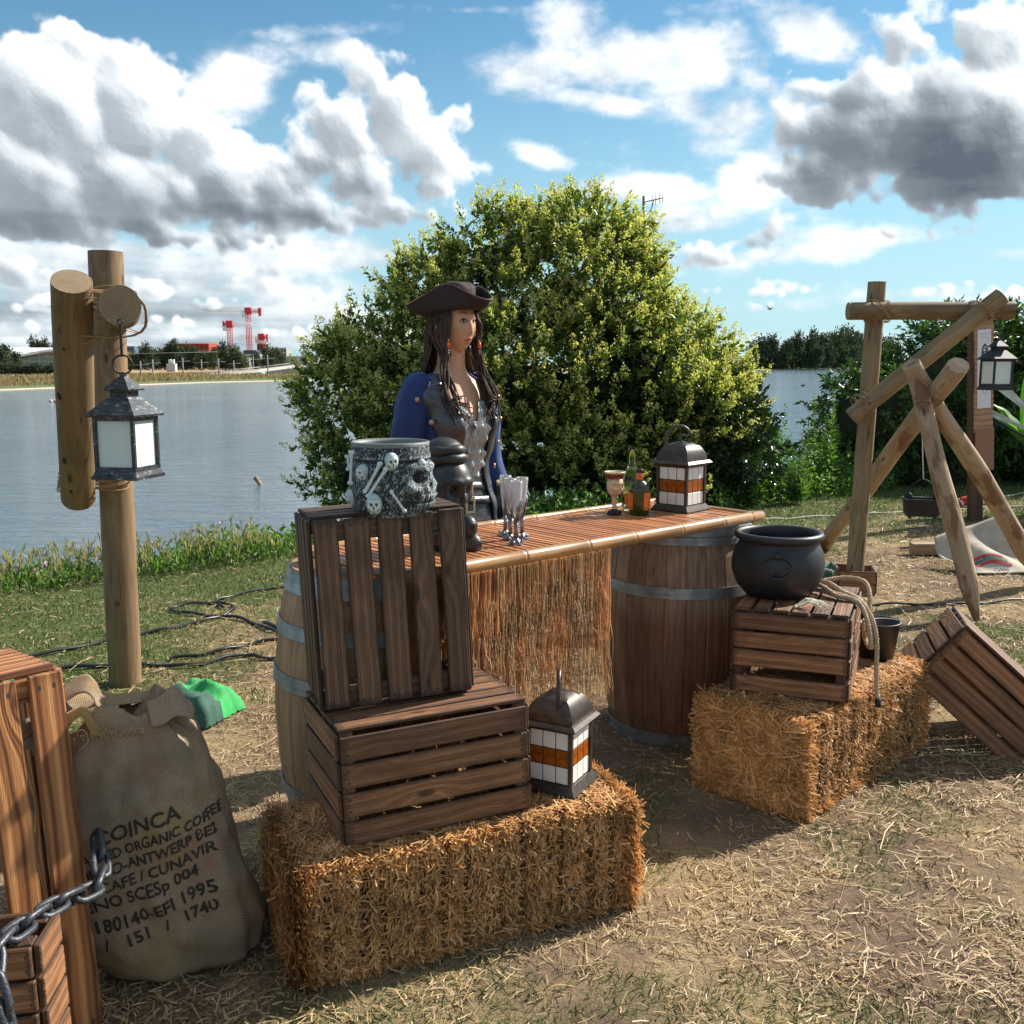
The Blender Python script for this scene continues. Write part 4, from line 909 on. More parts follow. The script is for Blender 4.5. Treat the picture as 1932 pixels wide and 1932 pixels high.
for a0 in (R_(-165+20), R_(-20)):
    V = []; 
    for i in range(2):
        for k in range(9): a = a0+(k/8-.5)*1.15; r = .0432-.002*(1-i); V.append((r*math.cos(a), r*math.sin(a), .022+i*.066))
    MB().add(V, [(k, k+1, k+10, k+9) for k in range(8)]).build('body_label', M_label, b)
b = thing('clear_bottle', 'tall clear wine bottle with amber drink, behind the green bottle', 'bottle', (.475, 3.90, .926))
MB().lathe([(.001, .003), (.036, .0), (.039, .006), (.039, .120), (.034, .142), (.018, .170), (.013, .185), (.0125, .232), (.0145, .236), (.0145, .246), (.011, .246), (.010, .19), (.030, .142), (.035, .118), (.035, .008), (.001, .008)], 32).build('glass_body', glassmat('pale bottle glass', (.78, .80, .52), .04, 1.0, 1.3), b)
MB().lathe([(.001, .009), (.0345, .009), (.0345, .055), (.001, .055)], 24).build('amber_drink', mat('amber drink', Base_Color=(.80, .28, .03), Roughness=.1, Transmission_Weight=.6, IOR=1.33), b)
# ---------------------------------------------------------------- cauldron, rope, bones, bucket
def f_plast(N): n = N.noise(ocoord(N), 9, 5, .6); base(N, N.ramp(n, [(.3, (.012, .013, .016)), (.8, (.026, .028, .033))])); rough(N, N.map(n, .3, .7, .42, .52)); bump(N, N.noise(ocoord(N), 160, 2, .5), .06, .001)
M_caul = mat('black plastic cauldron', f_plast)
c = thing('cauldron', 'round black cauldron with a ring handle, standing on the right crate', 'cauldron', (.985, 3.60, .650), (0, 0, 0))
MB().lathe([(.001, .0), (.095, .0), (.118, .010), (.148, .045), (.166, .095), (.168, .130), (.160, .170), (.146, .198), (.141, .208), (.150, .213), (.160, .220), (.162, .232), (.155, .241), (.143, .241), (.136, .230), (.140, .20), (.150, .12), (.12, .03), (.001, .02)], 72).build('pot', M_caul, c)
A = Matrix.Rotation(R_(-106), 4, 'Z') @ TR(.166, 0, .135, 0, R_(90-4), 0)
mb = MB(); mb.tube([(.040*math.cos(t*.2618), .050*math.sin(t*.2618), .004-.25*(.05*math.sin(t*.2618))**2/.05) for t in range(24)], .0048, 8, closed=True); mb.build('ring_handle', M_caul, c, A)
mb = MB(); mb.ball((-.040, 0, .003), (.013, .017, .010), 14); mb.build('handle_boss', M_caul, c, A)
mb = MB()
for (x, y, dx, dy) in ((.030, -.005, -.02, 0), (.030, .005, -.02, 0), (.0, .042, .006, -.016), (.0, -.042, .006, .016)): mb.tube([(x, y, .000), (x+dx, y+dy, .002)], .0018, 5)
mb.build('handle_ribs', M_caul, c, A)
def catmull(P, n=12, closed=False):
    P = [Vector(p) for p in P]; out = []; m = len(P)
    for i in range(m-1):
        a, b_, c_, d = P[max(i-1, 0)], P[i], P[i+1], P[min(i+2, m-1)]
        for k in range(n):
            t = k/n; out.append(.5*((2*b_)+(c_-a)*t+(2*a-5*b_+4*c_-d)*t*t+(3*b_-a-3*c_+d)*t**3))
    out.append(P[-1]); return out
def rope(mb, path, r, pitch, strands=3):
    pts = catmull(path, 14); L = [0.0]
    for a, b_ in zip(pts[:-1], pts[1:]): L.append(L[-1]+(b_-a).length)
    n = max(8, int(L[-1]/pitch*7)); s = np.linspace(0, L[-1], n); P = np.stack([np.interp(s, L, [p[i] for p in pts]) for i in range(3)], -1)
    T = unit(np.gradient(P, axis=0)); up = np.array([0, 0, 1.]); X = np.cross(T, up); X = np.where(np.linalg.norm(X, axis=1, keepdims=True) < .2, np.cross(T, [0, 1., 0]), X); X = unit(X); Y = np.cross(X, T)
    for k in range(strands):
        ph = s/pitch*2*math.pi+k*2*math.pi/strands; Q = P+(X*np.cos(ph)[:, None]+Y*np.sin(ph)[:, None])*r*.52; mb.tube([tuple(q) for q in Q], r*.56, 5)
def f_rope(N): n = N.noise(ocoord(N), 300, 3, .6); base(N, N.ramp(n, [(.3, (.34, .24, .15)), (.7, (.60, .47, .33))])); rough(N, .9); bump(N, n, .5, .001)
M_rope = mat('hemp rope', f_rope)
zt2 = .662
rp = thing('rope', 'thick pale twisted rope looped over the crate and hanging down its side', 'rope', (1.2, 3.7, zt2)); O = Vector((1.2, 3.7, zt2))
E1 = Vector((math.cos(-.40), math.sin(-.40), 0)); E2 = Vector((-math.sin(-.40), math.cos(-.40), 0)); C0 = Vector((.783, 3.39, 0))
def cp(u, v, z): return C0+E1*u+E2*v+Vector((0, 0, z))-O
mb = MB()
for path in ([cp(.20, .37, zt2+.01), cp(.27, .35, zt2+.035), cp(.34, .27, zt2+.02), cp(.395, .235, zt2+.005), cp(.440, .20, zt2-.04), cp(.465, .18, zt2-.12), cp(.470, .17, zt2-.22), cp(.475, .165, zt2-.30), cp(.480, .16, zt2-.33)],
             [cp(.22, .34, zt2+.01), cp(.29, .29, zt2+.012), cp(.35, .235, zt2+.012), cp(.405, .21, zt2-.01), cp(.435, .19, zt2-.07), cp(.455, .19, zt2-.13), cp(.44, .22, zt2-.16), cp(.42, .28, zt2-.14), cp(.41, .36, zt2-.10)],
             [cp(.20, .40, zt2+.02), cp(.28, .38, zt2+.014), cp(.345, .30, zt2+.012), cp(.40, .25, zt2+.0), cp(.43, .235, zt2-.06), cp(.425, .27, zt2-.13), cp(.415, .35, zt2-.10)],
             [cp(.25, .44, zt2+.02), cp(.33, .46, zt2+.035), cp(.40, .42, zt2+.035), cp(.425, .37, zt2-.0), cp(.428, .34, zt2-.06)],
             [cp(.18, .33, zt2+.01), cp(.25, .31, zt2+.03), cp(.32, .24, zt2+.012), cp(.39, .22, zt2+.004), cp(.43, .17, zt2-.05), cp(.45, .16, zt2-.15)]):
    rope(mb, path, .0085, .030)
mb.build('twisted_strands', M_rope, rp)
MB().tube([cp(.480, .16, zt2-.325), cp(.483, .159, zt2-.355)], .010, 10).build('taped_end', M_black2, rp)
sh = thing('skeleton_hand', 'small bony skeleton hand lying on the crate beside the cauldron', 'skeleton hand', C0+E1*.235+E2*.075+Vector((0, 0, zt2-.006)), (0, 0, R_(-8)))
mb = MB()
for q in range(3): mb.ball((-.04+q*.004, -.012+q*.012, .006), (.010, .007, .006), 8)
mb.build('wrist_bones', M_ivory, sh)
for i in range(5):
    a = -.42+i*.17; L0 = (.085, .105, .112, .108, .070)[i]; mb = MB(); pts = [(-.03+L0*t*math.cos(a), (i-2)*.007+L0*t*math.sin(a), .008+.022*math.sin(t*math.pi)) for t in (0, .05, .4, .44, .47, .70, .73, .76, 1)]
    mb.tube(pts, [.0045, .0032, .003, .0048, .003, .0026, .0042, .0026, .0015], 6); mb.build('finger_bones', mat('pale bone', Base_Color=(.66, .64, .50), Roughness=.5), sh)
bk = thing('bucket', 'black bucket standing on the bale behind the rope', 'bucket', (1.440, 3.80, .352), (0, 0, .3)); bk.scale = (.82, .82, .70)
MB().lathe([(.001, 0), (.085, 0), (.105, .20), (.112, .205), (.112, .212), (.103, .212), (.083, .01), (.001, .01)], 36).build('pail', M_caul, bk)
MB().tube([(.108*math.cos(t), .108*math.sin(t)*.5-.04, .205+.012*math.sin(t)) for t in np.linspace(0, math.pi, 14)], .003, 6).build('bail_handle', M_hoop, bk)
MB().ball((0, .105, .225), (.02, .012, .025), 10).build('handle_lug', M_caul, bk)

# ---------------------------------------------------------------- log gallows
def log(parent, name, a, b, r, m, endm=M_end, n=20, taper=1.0, bulge=.02, seed=0):
    a, b = Vector(a), Vector(b); L = (b-a).length; X = (b-a).normalized(); up = Vector((0, 0, 1)) if abs(X.z) < .9 else Vector((0, 1, 0))
    Y = up.cross(X).normalized(); Z = X.cross(Y); k = max(6, int(L/.12)); V = []
    for i in range(k+1):
        t = i/k; rr = r*(1+(taper-1)*t)*(.985 if i in (0, k) else 1)
        for j in range(n):
            an = 2*math.pi*j/n; q = rr*(1+bulge*(mn.noise(Vector((math.cos(an)*1.3+seed, math.sin(an)*1.3, t*L*3)))))
            V.append((t*L, q*math.cos(an)+bulge*.6*r*math.sin(t*5+seed), q*math.sin(an)))
    F = [(i*n+j, i*n+(j+1) % n, (i+1)*n+(j+1) % n, (i+1)*n+j) for i in range(k) for j in range(n)]
    o = MB().add(V, F, smooth=True).build(name, m, parent, axes(X, Y, Z, a)); par = o
    for (x, off) in ((-.001, 0), (L+.001, k)):
        e = MB().add([(0, 0, 0)]+[(0, v[1], v[2]) for v in V[off*n:off*n+n]], [(0, 1+j, 1+(j+1) % n) for j in range(n)]).build('sawn_end', endm, o, TR(x, 0, 0))
    return o
def lash(parent, name, c, X, Y, rx, ry, Nn, turns, r=.0022, spread=.012, seed=0, wob=.004):
    """loose turns of twine: loops in the plane X,Y about c, spread along Nn"""
    rr = random.Random(seed); mb = MB(); c, X, Y, Nn = (Vector(q) for q in (c, X, Y, Nn)); X.normalize(); Y.normalize(); Nn.normalize()
    for i in range(turns):
        o = rr.uniform(-spread, spread); tl = rr.uniform(-.5, .5)*spread*2; tl2 = rr.uniform(-.5, .5)*spread*2; p1 = rr.uniform(0, 6); g = 1+rr.uniform(0, .05)
        pts = []
        for k in range(28):
            a = 2*math.pi*k/28; sx_, sy_ = math.cos(a), math.sin(a); q = (abs(sx_)**3+abs(sy_)**3)**(-1/3)
            pts.append(c+X*sx_*rx*q*g+Y*sy_*ry*q*g+Nn*(o+tl*sx_+tl2*sy_+wob*math.sin(a*3+p1)))
        mb.tube(pts, r, 5, closed=True)
    for i in range(6):
        a = rr.uniform(0, 6.28); p = c+X*rx*math.cos(a)+Y*ry*math.sin(a)+Nn*rr.uniform(-spread, spread); d = Vector((rr.uniform(-1, 1), rr.uniform(-1, .2), rr.uniform(-1, .4)))*.035
        mb.tube([p, p+d*.5+Vector((0, 0, .006)), p+d], [.0012, .001, .0006], 4)
    return mb.build(name, M_twine, parent)
g1 = thing('log_gallows', 'log post with a beam and brace lashed on, seen end on, above the burlap sack', 'log gallows', (0, 0, 0), 0, 'log gallows that carry lanterns')
pb, pt = Vector((-1.842, 4.54, -.02)), Vector((-1.822, 4.56, 1.997))
log(g1, 'post', pb, pt, .0745, M_log, seed=1, bulge=.03)
bA, bB = Vector((-1.775, 4.60, 1.73)), Vector((-1.437, 3.70, 1.713)); bd = (bB-bA).normalized()
log(g1, 'beam', bA, bB, .0745, M_log, seed=4)
cA, cB = Vector((-1.955, 4.42, .90)), Vector((-1.617, 3.72, 1.80)); cdv = (cB-cA).normalized()
log(g1, 'brace', cA, cB, .073, M_log, seed=7)
lash(g1, 'twine_lashing', (-1.575, 3.86, 1.69), (1, .12, -.05), (0, 0, 1), .165, .085, bd, 14, r=.0028, seed=1, spread=.035)
lash(g1, 'twine_lashing', (-1.60, 3.80, 1.68), (1, .1, .1), cdv, .085, .10, cdv.cross(Vector((1, 0, 0))), 4, seed=11, spread=.02)
lash(g1, 'twine_lashing', (-1.80, 4.49, 1.73), (1, 0, 0), (0, 1, 0), .112, .13, (0, 0, 1), 9, seed=2, spread=.05)
lash(g1, 'twine_lashing', (-1.895, 4.47, .995), (1, .35, 0), (-.35, 1, 0), .145, .082, (.15, 0, 1), 16, r=.0028, seed=3, spread=.028)
def knot(par, x, an, r, R0):
    k_ = MB().ball((0, 0, 0), (r*1.5, r, r*.35), 12).build('knot', mat('dark knot', Base_Color=(.028, .015, .008), Roughness=.8), par, Matrix.Rotation(an, 4, 'X') @ TR(x, 0, R0-.0005)); return k_
for o_ in list(g1.children):
    if o_.name.startswith('brace'):
        for (x, an, r) in ((.30, 2.35, .012), (.66, 2.15, .014), (.12, 2.7, .008), (.92, 2.6, .007)): knot(o_, x, an, r, .0725)
    if o_.name.startswith('post'):
        for (x, an, r) in ((.62, 1.75, .009), (.62, 1.35, .007), (1.05, 1.6, .008), (1.5, 1.3, .007)): knot(o_, x, an, r, .0745)
g2 = thing('log_gallows', 'pale log post with lashed beam and slanting brace, in a small box behind the cauldron', 'log gallows', (0, 0, 0), 0, 'log gallows that carry lanterns')
log(g2, 'post', (2.296, 6.50, .03), (2.343, 6.5, 2.02), .0565, M_log2, seed=12)
log(g2, 'beam', (2.132, 6.40, 1.832), (3.160, 6.37, 1.835), .0560, M_log, seed=14)
log(g2, 'brace', (2.180, 6.375, 1.165), (3.035, 6.27, 1.915), .0575, M_log2, seed=17)
lash(g2, 'twine_lashing', (2.336, 6.45, 1.83), (1, 0, 1), (0, 1, 0), .085, .115, (-1, 0, 1), 5, seed=4)
lash(g2, 'twine_lashing', (2.336, 6.45, 1.83), (1, 0, -1), (0, 1, 0), .085, .115, (1, 0, 1), 5, seed=5)
lash(g2, 'twine_lashing', (2.93, 6.325, 1.83), (.7, 0, -.7), (0, 1, 0), .075, .115, (.7, 0, .7), 6, seed=6)
lash(g2, 'twine_lashing', (2.27, 6.43, 1.245), (.7, 0, -.7), (0, 1, 0), .072, .118, (.7, 0, .7), 7, seed=7, spread=.03)
f = thing('box_foot', 'low reddish plank box round the foot of the pale log post', 'planter box', (2.30, 6.50, 0), R_(-12))
for k in range(4): link('plank', slat_mesh(.235, .15, .016), M_crate2, f, Matrix.Rotation(k*math.pi/2, 4, 'Z') @ TR(0, -.117, .075, math.pi/2))
# ---------------------------------------------------------------- tripod with hanging pot
tp = thing('pole_tripod', 'three peeled branch poles leaning together behind the right log post', 'tripod')
def pole(name, a, b, r, seed, tap=.85, point=True):
    a, b = Vector(a), Vector(b); L = (b-a).length; X = (b-a).normalized(); Y = Vector((0, 0, 1)).cross(X).normalized(); Z = X.cross(Y); k = 22; n = 9; V = []
    for i in range(k+1):
        t = i/k; rr = r*(1+(tap-1)*t)*(min(1, .28+t*5.5) if point else 1)*(1+.07*mn.noise(Vector((t*L*2.2+seed, seed, 0))))
        ox, oy = .03*mn.noise(Vector((t*L*1.4, seed, 1))), .03*mn.noise(Vector((t*L*1.4, seed, 5)))
        for j in range(n): an = 2*math.pi*j/n+.3; V.append((t*L, ox+rr*math.cos(an)*1.08, oy+rr*math.sin(an)*.92))
    F = [(i*n+j, i*n+(j+1) % n, (i+1)*n+(j+1) % n, (i+1)*n+j) for i in range(k) for j in range(n)]+[tuple(range(n)), tuple(range(k*n, k*n+n))]
    return sharp(MB().add(V, F).build(name, M_peel, tp, axes(X, Y, Z, a)), 50)
pole('pole', (2.55, 8.0, 0), (2.58, 5.80, 1.50), .058, 3, 1.05, False); pole('pole', (2.745, 5.68, 0), (2.445, 6.10, 1.50), .062, 9, .85); pole('pole', (3.70, 6.72, 0), (2.40, 6.02, 1.50), .066, 14, .85)
MB().tube([(2.43, 6.0, 1.28), (2.50, 5.97, 1.285), (2.53, 6.0, 1.26)], .006, 5).build('peg', M_peel, tp)
hp = thing('hanging_pot', 'black rectangular iron pot with small feet hanging under the tripod', 'iron pot', (2.635, 6.30, .535), (0, 0, R_(-15)))
V = []; b = MB()
for (w, d, z) in ((.095, .055, .0), (.105, .062, .012), (.112, .068, .10), (.112, .068, .112), (.100, .058, .112), (.095, .055, .02)):
    V += [(w*sx_, d*sy_, z) for sx_, sy_ in ((-1, -.7), (-.85, -1), (.85, -1), (1, -.7), (1, .7), (.85, 1), (-.85, 1), (-1, .7))]
F = [(i*8+k, i*8+(k+1) % 8, i*8+8+(k+1) % 8, i*8+8+k) for i in range(5) for k in range(8)]+[tuple(range(8)), tuple(range(40, 48))]
b.add(V, F)
for sx_ in (-1, 1):
    for sy_ in (-1, 1): b.lathe([(.001, -.014), (.009, -.014), (.012, 0.002)], 8, TR(.075*sx_, .04*sy_, 0))
b.build('pot', M_black2, hp); b = MB()
b.ball((-.085, 0, .122), (.026, .01, .026), 12); b.ball((.085, 0, .122), (.026, .01, .026), 12); b.build('lugs', M_black2, hp)
MB().tube(catmull([(-.085, 0, .135), (-.07, 0, .19), (0, 0, .235), (.07, 0, .19), (.085, 0, .135)], 6), .0035, 6).build('bail_handle', M_black2, hp)
MB().tube([(0, 0, .235), (-.02, .02, .5), (-.05, .03, .75)], .004, 6).build('cord', flat('white cord', (.7, .7, .68), .7), hp)
# ---------------------------------------------------------------- notice post
sg = thing('notice_post', 'brown post with a plank board bearing a white skull notice', 'notice board', (4.46, 9.40, 0), (R_(0), R_(-4), R_(6)))
sg.scale = (1, 1, 1)
MB().box(-.075, -.0, -.03, .03, 0, 1.92, bev=.004).build('post', M_crate2, sg); MB().box(.0, .055, -.03, .02, 0, 1.0, bev=.004).build('post', M_crate2, sg)
M_plank = wood('pale rough plank', (.20, .11, .06), (.34, .20, .12), (.46, .30, .19), .5, 120, .8, .5, .2)
b = MB(); r = random.Random(4); zs = np.linspace(.86, 1.91, 14); V = [(-.045+.008*r.uniform(-1, 1), z) for z in zs]+[(.135+.008*r.uniform(-1, 1), z) for z in zs[::-1]]
bb = b.prism(V, 0, .02).build('notice_plank', M_plank, sg, axes((1, 0, 0), (0, 0, 1), (0, -1, 0), (0, -.032, 0)))
MB().box(-.04, .145, -.060, -.040, .50, .90, bev=.002).build('lower_board', mat('flat brown board', Base_Color=(.30, .155, .095), Roughness=.7), sg)
MB().box(-.022, .112, -.0555, -.0545, 1.09, 1.82).build('paper_notice', mat('white paper', Base_Color=(.74, .74, .78), Roughness=.8), sg)
M_ink = flat('grey ink', (.10, .10, .11), .8); M_ink2 = flat('pale grey ink', (.36, .36, .38), .8)
def text_mesh(s, size, align='CENTER', bold=0.0):
    c = bpy.data.curves.new('lettering', 'FONT'); c.body = s; c.size = size; c.align_x = align; c.offset = bold; c.resolution_u = 3
    o = bpy.data.objects.new('tmp_text', c); col.objects.link(o); dg = bpy.context.evaluated_depsgraph_get(); me = bpy.data.meshes.new_from_object(o.evaluated_get(dg)); bpy.data.objects.remove(o); me.name = 'lettering'; return me
FR = lambda x, z, y=-.0566: axes((1, 0, 0), (0, 0, 1), (0, -1, 0), (x, y, z))
link('lettering', text_mesh('Corbeau the pirate', .0165), M_ink2, sg, FR(.046, 1.772)) if False else None
link('lettering', text_mesh('CHASSEUR DE PIRATES', .0135), M_ink2, sg, FR(.046, 1.775)); link('lettering', text_mesh('RISQUES ET PERILS', .0115), M_ink2, sg, FR(.046, 1.74))
b = MB(); b.prism([(.034*math.cos(a*.2618), .115*math.sin(a*.2618)) for a in range(24)], 0, .0008, FR(.05, 1.575)); b.build('dark_oval', M_ink, sg)
b = MB()
for (x, z, rx, rz) in ((.045, 1.63, .012, .010), (.052, 1.60, .006, .012), (.05, 1.655, .014, .005)): b.prism([(rx*math.cos(a*.5236), rz*math.sin(a*.5236)) for a in range(12)], 0, .0008, FR(x, z, -.0576))
for s_ in (-1, 1): b.add([(-.022, -.003*s_-.012*s_, 0), (.022, .012*s_-.003*s_, 0), (.022, .012*s_+.003, 0), (-.022, -.012*s_+.003, 0)], [(0, 1, 2, 3)], FR(.05, 1.565, -.0584))
b.build('white_emblem', mat('white paper', ), sg)
b = MB()
for (cx, cz, rx, rz, w) in ((.052, 1.42, .032, .075, .006), (.055, 1.43, .018, .05, .005), (.056, 1.37, .020, .022, .004), (.050, 1.33, .030, .11, .004)):
    pts = [(rx*math.cos(a*.2618), rz*math.sin(a*.2618)) for a in range(24)]; inn = [((rx-w)*math.cos(a*.2618), (rz-w)*math.sin(a*.2618)) for a in range(24)]
    b.add([(x, y, 0) for x, y in pts]+[(x, y, 0) for x, y in inn], [(k, (k+1) % 24, 24+(k+1) % 24, 24+k) for k in range(24)], FR(cx, cz, -.0570))
for z in (1.40, 1.385, 1.37, 1.355): b.box(-.018, .018, -.0005, 0, -.002, .002, M=TR(.054, -.057, z))
b.build('skull_drawing', M_ink, sg)
# ---------------------------------------------------------------- things lying on the grass
def f_sackcloth(N):
    c = ocoord(N); w = N.m('MULTIPLY', N.m('SINE', N.m('MULTIPLY', N.sep(c)[0], 900)), N.m('SINE', N.m('MULTIPLY', N.sep(c)[1], 900))); n = N.noise(c, 10, 4, .6)
    base(N, N.ramp(n, [(.3, (.34, .29, .22)), (.7, (.52, .47, .38))])); rough(N, .9); bump(N, w, .2, .001)
bs = thing('printed_sackcloth', 'open pale burlap sack with red and blue print lying behind the tripod', 'sackcloth', (3.46, 7.05, 0), (0, 0, R_(4)))
def cloth_grid(nx, ny, fn):
    V = [fn(i/nx, j/ny) for j in range(ny+1) for i in range(nx+1)]; w = nx+1
    return V, [(j*w+i, j*w+i+1, (j+1)*w+i+1, (j+1)*w+i) for j in range(ny) for i in range(nx)]
def bsf(u, v):
    return (-.26+.56*u+.02*math.sin(v*7), -.08+.42*v, .012+.30*v**1.6*(.65+.6*u)+.03*math.sin(u*9+v*6)*math.sin(v*3)+.035*math.exp(-((u-.5)/.2)**2-((v-.3)/.15)**2))
V, F = cloth_grid(26, 20, bsf); cl = MB().add(V, F, smooth=True).build('cloth', mat('pale burlap', f_sackcloth), bs); cl.modifiers.new('thickness', 'SOLIDIFY').thickness = .004
def on_cloth(u0, v0, du, dv, nm, m):
    V, F = cloth_grid(10, 4, lambda a, b: Vector(bsf(u0+du*a+.05*math.sin(a*5)*0, v0+dv*b+.06*math.sin(a*4)))+Vector((0, -.004, .006))); MB().add(V, F, smooth=True).build(nm, m, bs)
on_cloth(.12, .20, .62, .045, 'red_print', flat('red print', (.45, .05, .05), .8)); on_cloth(.12, .34, .55, .04, 'red_print', flat('red print', (.45, .05, .05), .8)); on_cloth(.15, .26, .55, .05, 'green_print', flat('green print', (.16, .24, .16), .8))
for s_, (u, v), sz, rot in (('NI', (.14, .42), .10, .3), ('ARABICA', (.15, .30), .05, .2), ('CAFE', (.48, .085), .055, -.1), ('ITA', (.13, .10), .075, .1)):
    me = text_mesh(s_, 1.0, 'LEFT'); 
    for vv in me.vertices: q = bsf(u+vv.co.x*sz*1.6, v+vv.co.y*sz*1.9+vv.co.x*sz*rot); vv.co = (q[0], q[1]-.005, q[2]+.007)
    link('lettering', me, flat('navy print', (.04, .07, .16), .8), bs)
tb = thing('timber_offcut', 'short pale squared timber lying on the grass left of the tripod foot', 'timber', (3.42, 7.72, .055), (0, 0, R_(-4))); link('beam_piece', slat_mesh(.50, .11, .09, 0, .004), wood('fresh timber', (.32, .20, .11), (.48, .34, .21), (.60, .46, .31), .4, 90, .7, .3, .1), tb)
pk = thing('thin_stick', 'thin pale stick lying on the grass behind the timber offcut', 'stick', (3.40, 7.95, .02), (0, 0, R_(8))); MB().tube([(-.25, 0, 0), (.2, .01, .01)], .012, 6).build('stick_body', M_peel, pk)
rc = thing('red_water_gun', 'small red and white striped tube lying in the grass behind the tripod', 'toy', (4.86, 10.45, .03), (0, R_(-12), R_(15)))
MB().tube([(-.16, 0, .02), (.17, 0, .03)], .035, 12).build('tube', flat('red plastic', (.50, .03, .03), .35), rc)
for x in (-.10, -.02, .06, .13): MB().tube([(x, 0, .022), (x+.022, 0, .024)], .0365, 12).build('white_band', flat('white plastic', (.75, .72, .72), .35), rc)
MB().box(-.08, .02, -.02, .02, .05, .085, bev=.008).build('grip', flat('red plastic', (.50, .03, .03), .35), rc)
def f_cloth(c1, c2):
    def fn(N): n = N.noise(ocoord(N), 12, 3, .6); base(N, N.mix(N.map(n, .35, .65), c1, c2)); rough(N, .75); N.put(N.p.inputs['Sheen Weight'], .2)
    return fn
M_green = mat('bright green bag', f_cloth((.012, .30, .06), (.02, .43, .10))); M_dgreen = mat('dark green bag', f_cloth((.012, .075, .048), (.02, .11, .07)))
def bag(label, x, y, w, d, h, yaw, seed, split=True):
    t = thing('sand_bag', label, 'sandbag', (x, y, 0), (0, 0, yaw), 'green sandbags weighing down posts')
    def shp(u, v, up=True):
        a, b = u*2-1, v*2-1; k = max(0, 1-abs(a)**3.2)*max(0, 1-abs(b)**3.2)
        return (a*w/2*(1+.05*mn.noise(Vector((a*2, b*2, seed)))), b*d/2*(1+.08*mn.noise(Vector((a*2, b*3, seed+4)))), h*k**.45*(1+.35*mn.noise(Vector((a*2.3+seed, b*2.3, 2))))+.014*mn.noise(Vector((a*7, b*7, seed)))+.004)
    V, F = cloth_grid(26, 20, shp)
    fr = [f for f in F if (V[f[0]][1] < -d*.10)]; bk_ = [f for f in F if not (V[f[0]][1] < -d*.10)]
    MB().add(V, fr, smooth=True).build('front_panel', M_dgreen, t); MB().add(V, bk_, smooth=True).build('top_panel', M_green if split else M_dgreen, t); return t
bag('crumpled green sandbag with a dark front lying right of the burlap sack', -1.36, 4.12, .30, .28, .12, R_(-20), 1)
bag('green sandbag glimpsed between the orange crate boards and the log post', -2.14, 4.16, .24, .24, .13, R_(10), 5)
bag('dark green cloth bag peeking out between the cauldron and the pale post foot', 2.20, 6.86, .30, .26, .10, R_(20), 9, False)
# ---------------------------------------------------------------- hoses and lines on the grass
M_hose = flat('black hose', (.016, .017, .019), .38)
def ground_line(name, label, cat, pts, r, m, grp=None, n=8):
    P = catmull([(x, y, 0) for x, y in pts], n); Z = gz(np.array([p.x for p in P]), np.array([p.y for p in P])); rr = random.Random(len(pts))
    P = [(p.x, p.y, float(z)+r+.004+.006*math.sin(i*.9)) for i, (p, z) in enumerate(zip(P, Z))]
    o = MB().tube(P, r, 7).build(name, m); return tag(o, label, cat, grp)
GP = 'black hoses and cables lying on the grass'
ground_line('hose', 'black hose running from the orange crate round in a loop behind the log post', 'hose', [(-2.9, 4.6), (-2.42, 4.96), (-2.15, 5.30), (-1.95, 5.48), (-1.75, 5.72), (-1.72, 5.98), (-1.95, 6.10), (-2.10, 5.95), (-1.95, 5.80), (-1.62, 5.70), (-1.35, 5.45), (-1.1, 5.22), (-.8, 5.05)], .0095, M_hose, GP)
ground_line('hose', 'thick black hose snaking past the foot of the log post to the pale barrel', 'hose', [(-2.6, 4.4), (-2.2, 4.72), (-1.9, 4.78), (-1.60, 4.78), (-1.42, 4.95), (-1.25, 4.90), (-1.02, 4.93), (-.90, 5.10), (-1.05, 5.28), (-1.35, 5.22), (-1.55, 5.02), (-1.75, 4.90)], .0100, M_hose, GP)
ground_line('hose', 'thin grey-black cable curving across the greener grass towards the barrel', 'cable', [(-1.78, 5.95), (-1.88, 6.15), (-1.70, 6.40), (-1.35, 6.65), (-1.0, 6.85), (-.7, 6.85)], .009, M_hose, GP)
ground_line('hose', 'short loop of black cable just left of the pale barrel', 'cable', [(-.75, 6.45), (-1.0, 6.30), (-1.12, 6.08), (-.95, 5.95), (-.7, 5.98)], .010, M_hose, GP)
ground_line('hose', 'straight thick black hose end running behind the pale barrel', 'hose', [(-1.45, 5.62), (-1.15, 5.30), (-.95, 5.16), (-.6, 5.1)], .0115, M_hose, GP)
ground_line('ground_cable', 'black cable on the straw crossing behind the leaning crate', 'cable', [(1.7, 5.85), (2.1, 6.02), (2.42, 6.08), (2.9, 6.12), (3.35, 6.24), (4.2, 6.42)], .008, M_hose)
ground_line('rope_line', 'thin pale line stretched over the grass behind the bar and log post', 'cord', [(1.5, 8.95), (2.36, 9.35), (3.0, 9.62), (3.6, 9.83), (4.6, 10.2), (5.5, 10.5), (7.2, 11.0)], .008, flat('pale line', (.55, .52, .46), .8))
ground_line('rope_line', 'second pale line in the grass to the right of the notice post', 'cord', [(4.4, 11.1), (5.2, 11.0), (6.2, 11.6), (7.5, 12.2)], .010, flat('pale line', (.55, .52, .46), .8))
